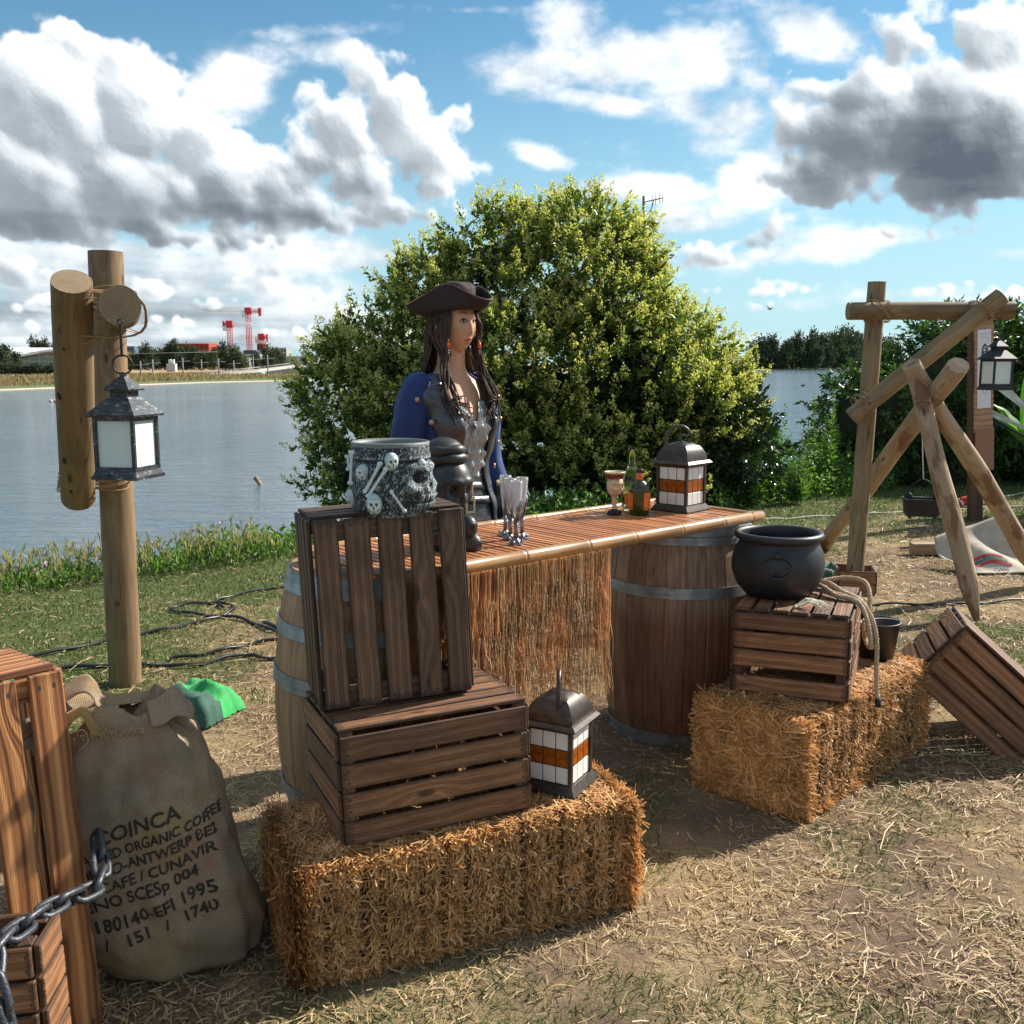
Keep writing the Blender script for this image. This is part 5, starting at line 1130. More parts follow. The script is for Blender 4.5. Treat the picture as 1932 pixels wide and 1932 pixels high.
# ---------------------------------------------------------------- burlap coffee sack
def f_burlap(N):
    c = ocoord(N); s = N.sep(c); wv = N.noise(c, 3.5, 2, .5)
    a = N.m('SINE', N.m('MULTIPLY', N.m('MULTIPLY_ADD', wv, .02, s[0]), 1500)); b = N.m('SINE', N.m('MULTIPLY', N.m('MULTIPLY_ADD', wv, .02, s[2]), 1300))
    w = N.m('MULTIPLY_ADD', N.m('MULTIPLY', a, b), .5, .5); n = N.noise(c, 200, 3, .7)
    t = N.m('ADD', N.m('MULTIPLY', w, .5), N.m('MULTIPLY', n, .5)); cc = N.ramp(t, [(.25, (.13, .085, .05)), (.5, (.30, .215, .14)), (.75, (.46, .35, .24))])
    p1 = N.map(N.noise(c, 4.2, 3, .6), .48, .62, 0, .7); cc = N.mix(p1, cc, N.mix(.5, cc, (.035, .085, .060)))
    p2 = N.map(N.noise(N.v('ADD', c, (7, 3, 1)), 4.6, 3, .6), .52, .62, 0, .7); cc = N.mix(p2, cc, N.mix(.5, cc, (.30, .19, .03)))
    p3 = N.map(N.noise(N.v('ADD', c, (1, 9, 4)), 5.0, 3, .6), .57, .68, 0, .6); cc = N.mix(p3, cc, N.mix(.5, cc, (.26, .05, .03)))
    base(N, cc); rough(N, .92); bump(N, t, .7, .002)
M_burlap = mat('stained burlap', f_burlap)
sk = thing('coffee_sack', 'full stained burlap coffee sack with black lettering beside the orange crate', 'burlap sack', (-.835, 2.345, 0), (0, 0, R_(18)))
def sackp(a, v):
    """point on the sack: a angle (0 = +x, -90 deg = front), v height 0..1"""
    H = .655; w = np.interp(v, [0, .04, .15, .35, .55, .75, .88, .96, 1], [.15, .20, .225, .228, .205, .190, .165, .120, .08]); d = w*.62
    lean = -.135*v-.02*math.sin(v*4); cx, sx_ = math.cos(a), math.sin(a); q = (abs(cx)**2.5+abs(sx_)**2.5)**(-1/2.5)
    nz = .016*mn.noise(Vector((cx*2.2, sx_*2.2, v*4)))+.010*mn.noise(Vector((cx*5, sx_*5, v*10+3)))+.004*mn.noise(Vector((cx*14, sx_*14, v*20)))
    top = .04*math.sin(a*1.5+1)*max(0, v-.85)/.15+.03*mn.noise(Vector((cx*1.5, sx_*1.5, 9)))*max(0, v-.7)/.3
    return Vector((lean+(w+nz)*cx*q, (d+nz*1.2)*sx_*q+.03*v, v*H+top))
V = []; nA, nV = 90, 70
for j in range(nV+1):
    for i in range(nA): V.append(sackp(2*math.pi*i/nA, j/nV))
F = [(j*nA+i, j*nA+(i+1) % nA, (j+1)*nA+(i+1) % nA, (j+1)*nA+i) for j in range(nV) for i in range(nA)]+[tuple(range(nA))]
# slumped top: cloth folding in to the mouth
b0 = nV*nA; topc = sum((V[b0+i] for i in range(nA)), Vector())/nA
for r_, k in ((1, .6), (2, .25)):
    for i in range(nA): q = V[b0+i].lerp(topc, 1-k); q.z += -.02*r_+.02*mn.noise(Vector((i*.3, r_, 2))); V.append(q)
    F += [(b0+(r_-1)*nA+i, b0+(r_-1)*nA+(i+1) % nA, b0+r_*nA+(i+1) % nA, b0+r_*nA+i) for i in range(nA)]
F.append(tuple(b0+2*nA+i for i in range(nA)))
MB().add(V, F, smooth=True).build('sack_body', M_burlap, sk)
def cloth_part(name, rows, m, th=.003):
    """loft through rows of control points"""
    rows = [[(p[0], p[1], .655+(p[2]-.70)*.75+.02) for p in r_] for r_ in rows]; R2 = [catmull(r_, 6) for r_ in rows]; n = len(R2[0]); cols = [catmull([r_[i] for r_ in R2], 6) for i in range(n)]; k = len(cols[0])
    V = [c_[j]+Vector((.010*mn.noise(c_[j]*22+Vector((5, 1, 2))), .012*mn.noise(c_[j]*22), .014*mn.noise(c_[j]*20+Vector((1, 7, 3))))) for c_ in cols for j in range(k)]; F = [(i*k+j, i*k+j+1, (i+1)*k+j+1, (i+1)*k+j) for i in range(n-1) for j in range(k-1)]
    o = MB().add(V, F, smooth=True).build(name, m, sk); o.modifiers.new('thickness', 'SOLIDIFY').thickness = th; return o
cloth_part('folded_mouth', [[(-.33, -.03, .64), (-.25, .0, .70), (-.17, .02, .70), (-.08, .03, .69)], [(-.34, .02, .68), (-.24, .06, .735), (-.16, .08, .715), (-.06, .06, .72)], [(-.33, .10, .66), (-.24, .12, .71), (-.15, .13, .70), (-.05, .10, .69)]], M_burlap)
cloth_part('folded_corner', [[(-.05, -.07, .655), (.00, -.055, .675), (.045, -.03, .65)], [(-.06, -.01, .70), (.0, .02, .735), (.045, .03, .68)], [(-.06, .06, .69), (.0, .08, .69), (.04, .07, .65)]], M_burlap)
M_yel = mat('yellowed burlap', f_cloth((.22, .13, .04), (.36, .25, .08)))
cloth_part('twisted_flap', [[(-.335, -.02, .62), (-.30, .02, .70), (-.255, .05, .775), (-.20, .05, .80), (-.165, .02, .75), (-.15, .0, .68)], [(-.30, -.05, .60), (-.275, -.02, .68), (-.235, .0, .75), (-.195, .0, .765), (-.17, -.02, .72), (-.17, -.04, .66)]], M_burlap)
cloth_part('yellow_lining', [[(-.285, -.045, .625), (-.25, -.035, .69), (-.21, -.03, .725), (-.175, -.045, .69), (-.165, -.06, .64)], [(-.26, -.07, .62), (-.235, -.06, .67), (-.205, -.055, .70), (-.19, -.07, .66), (-.185, -.08, .63)]], M_yel)
rr = random.Random(3); mb = MB()
for i in range(90):
    x = rr.uniform(-.31, -.06); z = .610+.030*math.sin((x+.31)*9)+rr.uniform(-.006, .006); y = -.075+.05*(x+.2)**2; d = Vector((rr.uniform(-.3, .3), -.5, rr.uniform(.1, 1.1)))*.02
    mb.tube([(x, y, z-.01), Vector((x, y, z))+d*.6, Vector((x, y, z))+d+Vector((0, -.003, -.004))], [.0014, .0012, .0006], 4)
mb.build('frayed_edge', mat('frayed threads', Base_Color=(.52, .40, .27), Roughness=.9), sk)
MB().tube(catmull([(-.28, -.06, .665), (-.24, -.085, .65), (-.20, -.09, .66), (-.19, -.085, .63), (-.21, -.088, .61)], 6), .0015, 5).build('tie_string', M_rope, sk)
M_sten = mat('black stencil ink', lambda N: (base(N, N.ramp(N.noise(ocoord(N), 520, 2, .6), [(.50, (.014, .013, .012)), (.68, (.12, .09, .06))])), rough(N, .9)))
for s_, u0, v, sz, st_ in (('COINCA', -.088, .560, .058, .80), ('UNWASHED ORGANIC COFFEE', -.190, .500, .043, .62), ('PACIFICO-ANTWERP BE2', -.180, .445, .043, .72), ('PROCAFE / CUNAVIR', -.170, .388, .043, .80), ('2NO SCESp 004', -.142, .330, .047, .80), ('180140-EFI 1995', -.138, .250, .052, .78), ('/   151   /   1740', -.125, .182, .050, .78)):
    me = text_mesh(s_, 1.0, 'LEFT', .020); bm = bmesh.new(); bm.from_mesh(me)
    bmesh.ops.triangulate(bm, faces=bm.faces); bmesh.ops.subdivide_edges(bm, edges=[e for e in bm.edges if e.calc_length() > .25], cuts=2); bm.to_mesh(me); bm.free()
    for vv in me.vertices:
        u = u0+vv.co.x*sz*st_; h = v+.045+vv.co.y*sz*1.25+.018*math.sin(u*9)+u*.22; w = float(np.interp(h, [0, .04, .15, .35, .55, .75, .88, .96, 1], [.15, .20, .225, .228, .205, .190, .165, .120, .08]))
        c_ = max(-.985, min(.985, u/w)); a = -math.acos(c_); p = sackp(a, h); p2 = sackp(a, h)-Vector((-.135*h-.02*math.sin(h*4), .03*h, h*.655)); p2.z = 0; vv.co = p+p2.normalized()*.0025
    link('lettering', me, M_sten, sk)
# ---------------------------------------------------------------- chain
ch = thing('chain', 'heavy dark plastic chain draped round the orange crate and down its side', 'chain')
def f_chain(N): n = N.noise(ocoord(N), 420, 3, .7); base(N, N.ramp(n, [(.42, (.022, .024, .030)), (.62, (.10, .11, .13)), (.75, (.42, .43, .46))])); rough(N, .38); N.put(N.p.inputs['Metallic'], .35); bump(N, n, .5, .001)
M_chain = mat('speckled chain plastic', f_chain)
V = []; R1, L1, rt_ = .017, .020, .0075; pts = []
for k in range(24):
    a = 2*math.pi*k/24; pts.append((R1*math.sin(a)*1.0, (R1*math.cos(a)+(L1 if math.cos(a) > 0 else -L1)*(min(1, abs(math.cos(a))*3))), 0))
lm = MB().tube(pts, rt_, 10, closed=True).mesh('link'); sm2 = MB().tube([(R1+.0078*math.cos(t*.7854), 0, .0078*math.sin(t*.7854)) for t in range(8)], .0007, 4, closed=True).mesh('seam')
cpath = catmull([(-.935, 2.10, .425), (-.905, 2.04, .395), (-.897, 1.98, .387), (-.915, 1.93, .398), (-.932, 1.86, .412), (-.945, 1.79, .420), (-.952, 1.72, .427), (-.950, 1.67, .418), (-.930, 1.64, .385), (-.912, 1.632, .33), (-.902, 1.628, .27), (-.905, 1.625, .20), (-.905, 1.622, .12), (-.905, 1.62, .04)], 40)
L = [0.0]
for a, b in zip(cpath[:-1], cpath[1:]): L.append(L[-1]+(b-a).length)
s = 0; k = 0; PA = np.array([tuple(p) for p in cpath])
while s < L[-1]-.03:
    g = lambda q: Vector([float(np.interp(q, L, PA[:, i])) for i in range(3)]); p = g(s); d = (g(s+.03)-g(max(0, s-.03))).normalized()
    X = d.cross(Vector((0, 0, 1))); X = X.normalized() if X.length > .2 else d.cross(Vector((0, 1, 0))).normalized(); Z = X.cross(d); an = (R_(25) if k % 2 else R_(-62))
    X2 = X*math.cos(an)+Z*math.sin(an); lk = link('link', lm, M_chain, ch, axes(X2, d, X2.cross(d), p)); link('seam', sm2, M_hoop, lk); s += .0515; k += 1

# ---------------------------------------------------------------- shop mannequin in pirate dress (local +X is where it faces)
mq = thing('mannequin', 'shop mannequin in a tricorn hat, dreadlocks and blue coat standing behind the bar', 'mannequin', (-.230, 3.80, 0), (0, 0, R_(-46)))
TZ = [.0, .55, .80, .92, 1.00, 1.08, 1.16, 1.24, 1.30, 1.36, 1.405, 1.435, 1.46, 1.49, 1.56, 1.60]
THW = [.10, .12, .165, .170, .155, .125, .128, .142, .150, .172, .172, .135, .082, .058, .053, .053]
THD = [.08, .09, .115, .115, .105, .088, .092, .112, .112, .092, .078, .068, .058, .053, .052, .050]
TCX = [0, 0, 0, 0, 0, 0, .005, .015, .015, .005, -.005, -.01, -.01, -.005, .0, .0]
def torso(a, z, off=0.0):
    hw, hd, cx = (float(np.interp(z, TZ, q)) for q in (THW, THD, TCX)); c, s = math.cos(a), math.sin(a); q = (abs(c)**2.3+abs(s)**2.3)**(-1/2.3)
    bust = .012*sum(math.exp(-((a-b_)/.34)**2) for b_ in (-.52, .52))*math.exp(-((z-1.265)/.052)**2)
    return Vector((cx+(hd+off+bust)*c*q, (hw+off)*s*q+bust*s*.6, z))
body = MB(); zs = [.84+.02*i for i in range(39)]; n = 40
V = [torso(2*math.pi*k/n, z) for z in zs for k in range(n)]
F = [(i*n+k, i*n+(k+1) % n, (i+1)*n+(k+1) % n, (i+1)*n+k) for i in range(len(zs)-1) for k in range(n)]+[tuple(range(n))[::-1], tuple(range((len(zs)-1)*n, len(zs)*n))]
body.add(V, F, smooth=True)
HC = Vector((.018, 0, 1.652))
def headp(az, el, off=0.0):
    d = Vector((math.cos(el)*math.cos(az), math.cos(el)*math.sin(az), math.sin(el))); x, y, z = d.x*.098, d.y*.076, d.z*.116
    lo = max(0, -d.z-.15); y *= 1-.30*lo**1.4; x *= 1-(.30*lo if d.x < 0 else -.02*lo) ; 
    if d.x > 0:
        fr = d.x; x -= .012*max(0, d.z-.1)*fr
        g = lambda y0, z0, sy, sz_: math.exp(-((abs(y)-y0)/sy)**2-((z-z0)/sz_)**2)
        nz = 0 if z > .012 or z < -.048 else (.012-z)/.050*.020*(1 if z > -.036 else max(0, (z+.048)/.012))
        x += fr*(nz*math.exp(-(y/(.0075+.004*max(0, -z-.01)/.03))**2)-.0085*g(.030, .004, .014, .010)+.0035*g(.024, .026, .022, .008)+.0045*g(.042, -.030, .016, .016)+.0065*math.exp(-(y/.018)**2)*(math.exp(-((z+.058)/.0042)**2)+math.exp(-((z+.070)/.0048)**2))+.010*g(0, -.098, .016, .014)-.003*g(0, -.082, .018, .006))
    return HC+Vector((x, y, z))*(1+off/.09)
n = 96; m = 72; V = [headp(2*math.pi*k/n, math.pi*(i/m-.5)) for i in range(m+1) for k in range(n)]
body.add(V, [(i*n+k, i*n+(k+1) % n, (i+1)*n+(k+1) % n, (i+1)*n+k) for i in range(m) for k in range(n)], smooth=True)
# ears
for s_ in (-1, 1): body.ball((.0, s_*.078, 1.640), (.017, .009, .031), 12)
# hips to feet
for s_ in (-1, 1):
    body.tube(catmull([(0, s_*.075, .90), (.0, s_*.085, .80), (.005, s_*.085, .62), (.005, s_*.08, .48), (-.01, s_*.08, .34), (-.005, s_*.075, .12), (0, s_*.075, .04)], 4), [float(q) for q in np.interp(np.linspace(0, 1, 25), [0, .2, .45, .55, .7, .9, 1], [.10, .095, .062, .052, .056, .036, .04])], 16)
    body.ball((.05, s_*.078, .035), (.12, .042, .035), 14)
def armpts(s_): return [(-.012, s_*.165, 1.385), (-.02, s_*.205, 1.30), (-.03, s_*.225, 1.13), (.02, s_*.235, .98), (.06, s_*.235, .88)]
for s_ in (-1, 1):
    body.tube(catmull(armpts(s_), 5), [float(q) for q in np.interp(np.linspace(0, 1, 21), [0, .25, .5, .75, 1], [.048, .044, .034, .032, .022])], 14)
    hand = [(.066, s_*.235, .87), (.075, s_*.233, .82)]; body.tube(hand, [.022, .034], 10, sq=.5)
    for i in range(4):
        y = s_*.233+(i-1.5)*.016; L0 = (.060, .072, .068, .052)[i]; body.tube([(.075, y, .825), (.082, y, .80-.2*L0), (.080, y*.995, .80-.6*L0), (.070, y*.99, .80-L0)], [.0085, .008, .0075, .0055], 8)
    body.tube([(.080, s_*.215, .862), (.098, s_*.205, .84), (.104, s_*.205, .812)], [.010, .0085, .006], 8)
tmp = bpy.data.objects.new('tmp_body', body.mesh('body')); col.objects.link(tmp); rm = tmp.modifiers.new('r', 'REMESH'); rm.mode = 'VOXEL'; rm.voxel_size = .0034
sm_m = tmp.modifiers.new('s', 'SMOOTH'); sm_m.factor = .5; sm_m.iterations = 1
me = bpy.data.meshes.new_from_object(tmp.evaluated_get(bpy.context.evaluated_depsgraph_get())); bpy.data.objects.remove(tmp); me.name = 'body'; me.polygons.foreach_set('use_smooth', [True]*len(me.polygons))
def f_skin(N): n = N.noise(ocoord(N), 7, 3, .5); base(N, N.mix(n, (.54, .28, .16), (.61, .335, .20))); rough(N, .42); N.put(N.p.inputs['Subsurface Weight'], .08); N.put(N.p.inputs['Subsurface Radius'], (.02, .008, .004))
link('body', me, mat('mannequin skin', f_skin), mq)
def headpatch(name, az0, az1, el0, el1, off, m_, shape=None, nu=14, nv=8):
    V = []; 
    for j in range(nv+1):
        for i in range(nu+1):
            u, v = i/nu*2-1, j/nv*2-1; k = shape(u) if shape else 1; V.append(headp((az0+az1)/2+u*(az1-az0)/2, (el0+el1)/2+v*k*(el1-el0)/2, off))
    w = nu+1; return MB().add(V, [(j*w+i, j*w+i+1, (j+1)*w+i+1, (j+1)*w+i) for j in range(nv) for i in range(nu)], smooth=True).build(name, m_, mq)
M_lip = mat('painted lips', Base_Color=(.40, .13, .085), Roughness=.35)
headpatch('lips', -.30, .30, -.66, -.505, .0022, M_lip, lambda u: max(.05, (1-abs(u)**2)))
M_dk = flat('dark hair paint', (.015, .010, .008), .6); M_wht = flat('eye white', (.72, .70, .66), .25)
for s_ in (-1, 1):
    e = headp(s_*.345, .035); eye = MB().ball((e.x-.0035, e.y, e.z), (.0070, .0125, .0064), 18).build('eye', M_wht, mq)
    MB().ball((e.x+.0020, e.y-.002, e.z), (.0030, .0052, .0054), 12).build('iris', flat('dark iris', (.05, .028, .014), .15), eye)
    MB().tube([headp(s_*(.345+q), .035+.064*(1-(q/.17)**2), .004) for q in np.linspace(-.17, .19, 9)], [.001, .0016, .002, .0024, .0026, .0026, .0026, .002, .001], 6).build('upper_lashes', M_dk, eye)
    MB().tube([headp(s_*(.345+q), .035-.046*(1-(q/.17)**2), .003) for q in np.linspace(-.16, .17, 7)], .0008, 5).build('lower_lashes', M_dk, eye)
    MB().tube([headp(s_*(.34+q), .255+.06*(1-((q-.03)/.2)**2), .0025) for q in np.linspace(-.19, .24, 9)], [.0006, .0010, .0013, .0014, .0014, .0013, .0010, .0008, .0005], 6).build('eyebrow', M_dk, mq)
# ---- coat
def f_velvet(N):
    n = N.noise(ocoord(N), 16, 4, .6); base(N, N.mix(n, (.008, .022, .085), (.014, .045, .17))); rough(N, .8); N.put(N.p.inputs['Sheen Weight'], .35); N.put(N.p.inputs['Sheen Tint'], (.25, .4, 1, 1)); bump(N, N.noise(ocoord(N), 5, 4, .6), .5, .02)
M_velvet = mat('blue velvet', f_velvet)
def f_leather(N): v = N.n('ShaderNodeTexVoronoi', feature='DISTANCE_TO_EDGE', i_Scale=70.0); N.put(v.inputs['Vector'], ocoord(N)); n = N.noise(ocoord(N), 14, 5, .6); base(N, N.ramp(n, [(.3, (.02, .022, .03)), (.7, (.075, .08, .095))])); rough(N, N.map(n, .35, .65, .24, .40)); N.put(N.p.inputs['Coat Weight'], .5); N.put(N.p.inputs['Coat Roughness'], .3); bump(N, N.m('ADD', v.outputs[0], n), .4, .006)
M_leather = mat('black leather', f_leather)
M_gold = mat('brass button', Base_Color=(.55, .30, .16), Roughness=.35, Metallic=.7)
def fold(a, z): return .010*mn.noise(Vector((math.cos(a)*3, math.sin(a)*3, z*3.5)))+.006*mn.noise(Vector((a*4, z*2.0, 4)))
def gap(z): return float(np.interp(z, [.6, .95, 1.10, 1.25, 1.36, 1.43, 1.47], [.95, .64, .52, .52, .60, .82, 1.2]))
rows = [.62+.02*i for i in range(43)]; k = 60; V = []
for z in rows:
    g_ = gap(z); fl_ = .018+.10*max(0, 1.0-z)
    for i in range(k+1):
        a = g_+(2*math.pi-2*g_)*i/k; zz = min(z, 1.47); V.append(torso(a, zz, fl_*(1 if z < 1.36 else max(.35, (1.50-z)/.14))+fold(a, z))+Vector((0, 0, z-zz)))
w = k+1; co = MB().add(V, [(j*w+i, j*w+i+1, (j+1)*w+i+1, (j+1)*w+i) for j in range(len(rows)-1) for i in range(k)], smooth=True).build('coat', M_velvet, mq); md = co.modifiers.new('thickness', 'SOLIDIFY'); md.thickness = .006; md.offset = 1
for s_ in (-1, 1):
    P = catmull([(-.012, s_*.120, 1.425), (-.015, s_*.175, 1.395), (-.02, s_*.200, 1.30), (-.035, s_*.226, 1.14), (.01, s_*.238, .99), (.045, s_*.236, .925)], 7); V = []; n = 28
    for i, p in enumerate(P):
        t = i/(len(P)-1); d = (P[min(i+1, len(P)-1)]-P[max(i-1, 0)]).normalized(); X = d.cross(Vector((0, s_, 0))).normalized(); Y = X.cross(d); r = float(np.interp(t, [0, .12, .35, .65, 1], [.042, .060, .064, .062, .074]))
        for q in range(n): a = 2*math.pi*q/n; V.append(p+(X*math.cos(a)*1.1+Y*math.sin(a))*(r+.007*mn.noise(Vector((math.cos(a)*2.5, math.sin(a)*2.5+s_, t*7)))))
    MB().add(V, [(i*n+q, i*n+(q+1) % n, (i+1)*n+(q+1) % n, (i+1)*n+q) for i in range(len(P)-1) for q in range(n)], smooth=True).build('sleeve', M_velvet, mq)
    MB().lathe([(.084, -.05), (.090, -.052), (.092, .03), (.084, .034)], 28).build('cuff', M_leather, mq, TR(.040, s_*.246, .945, 0, R_(-12), 0))
    # leather facing folded back on the chest, with buttons
    rows2 = [.90+.015*i for i in range(38)]; V = []; nu = 10
    for z in rows2:
        g_ = gap(z)-.02; wd_ = float(np.interp(z, [.9, 1.1, 1.25, 1.38, 1.44], [.26, .40, .62, .74, .46]))
        for i in range(nu+1):
            u = i/nu; a = (g_+wd_*u-.10*(1-u)); off = .024+.006*math.sin(u*math.pi)+.010*(1-u)+.004*math.sin(z*60)+.004*mn.noise(Vector((z*20, u*4, s_))); zz = min(z, 1.44)
            V.append(torso(s_*a, zz, off*(1 if z < 1.36 else max(.6, (1.52-z)/.16)))+Vector((0, 0, z-zz)))
    w = nu+1; lp = MB().add(V, [(j*w+i, j*w+i+1, (j+1)*w+i+1, (j+1)*w+i) for j in range(len(rows2)-1) for i in range(nu)], smooth=True).build('leather_facing', M_leather, mq); md = lp.modifiers.new('thickness', 'SOLIDIFY'); md.thickness = .005
    for z in (1.372, 1.29, 1.20, 1.11):
        g_ = gap(z); wd_ = float(np.interp(z, [.9, 1.1, 1.25, 1.38, 1.44], [.30, .42, .66, .80, .50])); p = torso(s_*(g_+wd_*.80), z, .056); q = torso(s_*(g_+wd_*.80), z, .08)
        MB().lathe([(.001, .004), (.008, .0035), (.0105, .001), (.0105, -.003)], 16).build('button', M_gold, lp, Matrix.Translation(p) @ (q-p).to_track_quat('Z', 'Y').to_matrix().to_4x4())
# ---- grey gauze shirt, waistcoat, belts
def f_gauze(N): n = N.noise(N.v('MULTIPLY', ocoord(N), (60, 60, 14)), 1.0, 5, .7, .8); base(N, N.ramp(n, [(.3, (.24, .24, .235)), (.5, (.44, .445, .43)), (.72, (.66, .66, .64))])); rough(N, .95); N.put(N.p.inputs['Specular IOR Level'], .1); bump(N, n, .5, .006)
M_gauze = mat('grey gauze', f_gauze); rows3 = [.90+.0125*i for i in range(38)]; V = []; k = 40
for z in rows3:
    vneck = max(0, (z-1.285))*4.6
    for i in range(k+1):
        u = i/k*2-1; a = u*1.15; sgn = 1 if u >= 0 else -1; a = sgn*(vneck*.55+(1.15-vneck*.55)*abs(u)) if vneck > 0 else a
        V.append(torso(a, min(z, 1.42), .016+.006*mn.noise(Vector((a*12, z*9, 2)))))
w = k+1; MB().add(V, [(j*w+i, j*w+i+1, (j+1)*w+i+1, (j+1)*w+i) for j in range(len(rows3)-1) for i in range(k) if not (rows3[j+1] > 1.285 and i in (k//2-1, k//2))], smooth=True).build('gauze_shirt', M_gauze, mq)
V = []; 
for j in range(24):
    z = 1.290-.21*j/23
    for i in range(9): u = i/8*2-1; a = .03+u*(.18+.20*(j/23)); V.append(torso(a, z, .022+.018*math.sin(u*6+j*.55)+.016*math.sin(j*.6)**2))
MB().add(V, [(j*9+i, j*9+i+1, (j+1)*9+i+1, (j+1)*9+i) for j in range(23) for i in range(8)], smooth=True).build('ruffle', M_gauze, mq)
for z0, h_, of in ((1.045, .030, .030), (.985, .028, .034)):
    V = [torso(2*math.pi*i/48, z, of)+Vector((0, 0, .012*math.sin(2*math.pi*i/48+z0*9))) for z in (z0-h_/2, z0+h_/2) for i in range(48)]
    bt = MB().add(V, [(i, (i+1) % 48, 48+(i+1) % 48, 48+i) for i in range(48)], smooth=True).build('belt', M_leather, mq); bt.modifiers.new('thickness', 'SOLIDIFY').thickness = .004
    p = torso(-.18, z0, of+.008); q = torso(-.18, z0, of+.1); b_ = MB()
    for (x0, x1, y0, y1) in ((-.022, -.014, -.032, .032), (.014, .022, -.032, .032), (-.014, .014, .024, .032), (-.014, .014, -.032, -.024)): b_.box(x0, x1, y0, y1, -.002, .003, bev=.0008)
    b_.build('buckle', mat('gold buckle', Base_Color=(.70, .55, .32), Roughness=.35, Metallic=.5), bt, Matrix.Translation(p+Vector((0, 0, -.008))) @ (q-p).to_track_quat('Z', 'Y').to_matrix().to_4x4())
V = [torso(2*math.pi*i/40, z, .022+.05*max(0, .98-z)+.006*mn.noise(Vector((i*.5, z*8, 7)))) for z in np.linspace(.72, 1.03, 14) for i in range(40)]
MB().add(V, [(j*40+i, j*40+(i+1) % 40, (j+1)*40+(i+1) % 40, (j+1)*40+i) for j in range(13) for i in range(40)], smooth=True).build('tunic_skirt', M_leather, mq)
sb_ = MB().tube([(.09, .20, 1.03), (-.02, .235, .55)], [.024, .016], 14).build('scabbard', flat('dark olive leather', (.05, .045, .03), .5), mq)
MB().tube([(.0935, .1985, 1.045), (.0905, .1998, 1.027)], .0265, 16).build('gold_rim', mat('gold buckle'), sb_)
for s_ in (-1, 1): MB().lathe([(.048, .02), (.052, .06), (.045, .14), (.064, .34), (.070, .42), (.066, .42)], 20).build('boot', M_leather, mq, TR(-.004, s_*.078, .0))
# ---- dreadlocks and beads
def f_hair(N): n = N.noise(N.v('MULTIPLY', ocoord(N), (1, 1, 1)), 130, 4, .7, 1.2); base(N, N.ramp(n, [(.3, (.018, .010, .007)), (.55, (.065, .036, .024)), (.8, (.16, .095, .062))])); rough(N, .75); bump(N, n, .9, .004)
M_hair = mat('brown dreadlocks', f_hair); rr = random.Random(12); mb = MB()
cap_ = [headp(2*math.pi*i/40, e, .012) for e in (-.05, .15, .4, .7, 1.0, 1.3) for i in range(40)]
cf = [(j*40+i, j*40+(i+1) % 40, (j+1)*40+(i+1) % 40, (j+1)*40+i) for j in range(5) for i in range(40) if j > 1 or 8 <= i <= 31]
for d in range(140):
    a = rr.choice((-1, 1))*rr.uniform(.95, 3.1); st_ = headp(a, rr.uniform(.10, .35), .010); sgn = 1 if a > 0 else -1; front = abs(a) < 1.65 or (sgn < 0 and abs(a) < 2.0 and rr.random() < .6); ln = rr.uniform(.30, .44) if front else rr.uniform(.22, .36)
    o1 = Vector((math.cos(a), math.sin(a)*1.0, 0)); sp_ = rr.uniform(.0, 1)
    if front: e1 = Vector((.035+.045*sp_, sgn*(.082+.018*rr.random()), 1.52)); e2 = Vector((.09+.055*rr.random(), sgn*(.060+.09*rr.random()), 1.38)); e3 = Vector((.155+.012*rr.random(), sgn*(.03+.10*rr.random()), 1.70-ln))
    else: e1 = st_+o1*.022+Vector((0, 0, -.14)); e2 = Vector((o1.x*.115, o1.y*(.13+.03*sp_), 1.44)); e3 = Vector((o1.x*.125-.01, o1.y*(.14+.05*sp_), 1.69-ln))
    P = catmull([st_-Vector((0, 0, 0)), st_+o1*.018+Vector((0, 0, -.05)), e1, e2, e3], 6); r0 = rr.uniform(.0034, .0066)
    P = [p+Vector((.004*math.sin(i*.9+d), .004*math.cos(i*.8+d*2), 0)) for i, p in enumerate(P)]
    mb.tube(P, [r0*(1-.55*i/(len(P)-1))*(1+.14*math.sin(i*2.1+d)) for i in range(len(P))], 7)
mb.build('dreadlocks', M_hair, mq); MB().add(cap_, cf, smooth=True).build('wig_cap', M_hair, mq)
for s_, ax in ((-1, .074), (1, .070)):
    p0 = headp(s_*.98, .05, .010); mb = MB(); mb.tube([p0+Vector((0, 0, .05)), p0, Vector((ax, s_*.080, 1.56)), Vector((ax+.012, s_*.078, 1.53))], .0035, 6); bd_ = mb.build('beaded_strand', M_hair, mq)
    for i, (dz, r0, c_, nm) in enumerate(((1.612, .0060, (.40, .012, .015), 'red bead'), (1.600, .0055, (.62, .62, .60), 'silver bead'), (1.588, .0045, (.62, .62, .60), 'silver bead'), (1.570, .0078, (.80, .13, .012), 'orange bead'), (1.550, .0042, (.62, .62, .60), 'silver bead'), (1.541, .0040, (.62, .62, .60), 'silver bead'))):
        MB().ball((ax+.003+.004*(1.61-dz)/.06, s_*.0845, dz), (r0, r0, r0*(1.7 if nm == 'orange bead' else 1.0)), 12).build('bead', flat(nm, c_, .2), bd_)
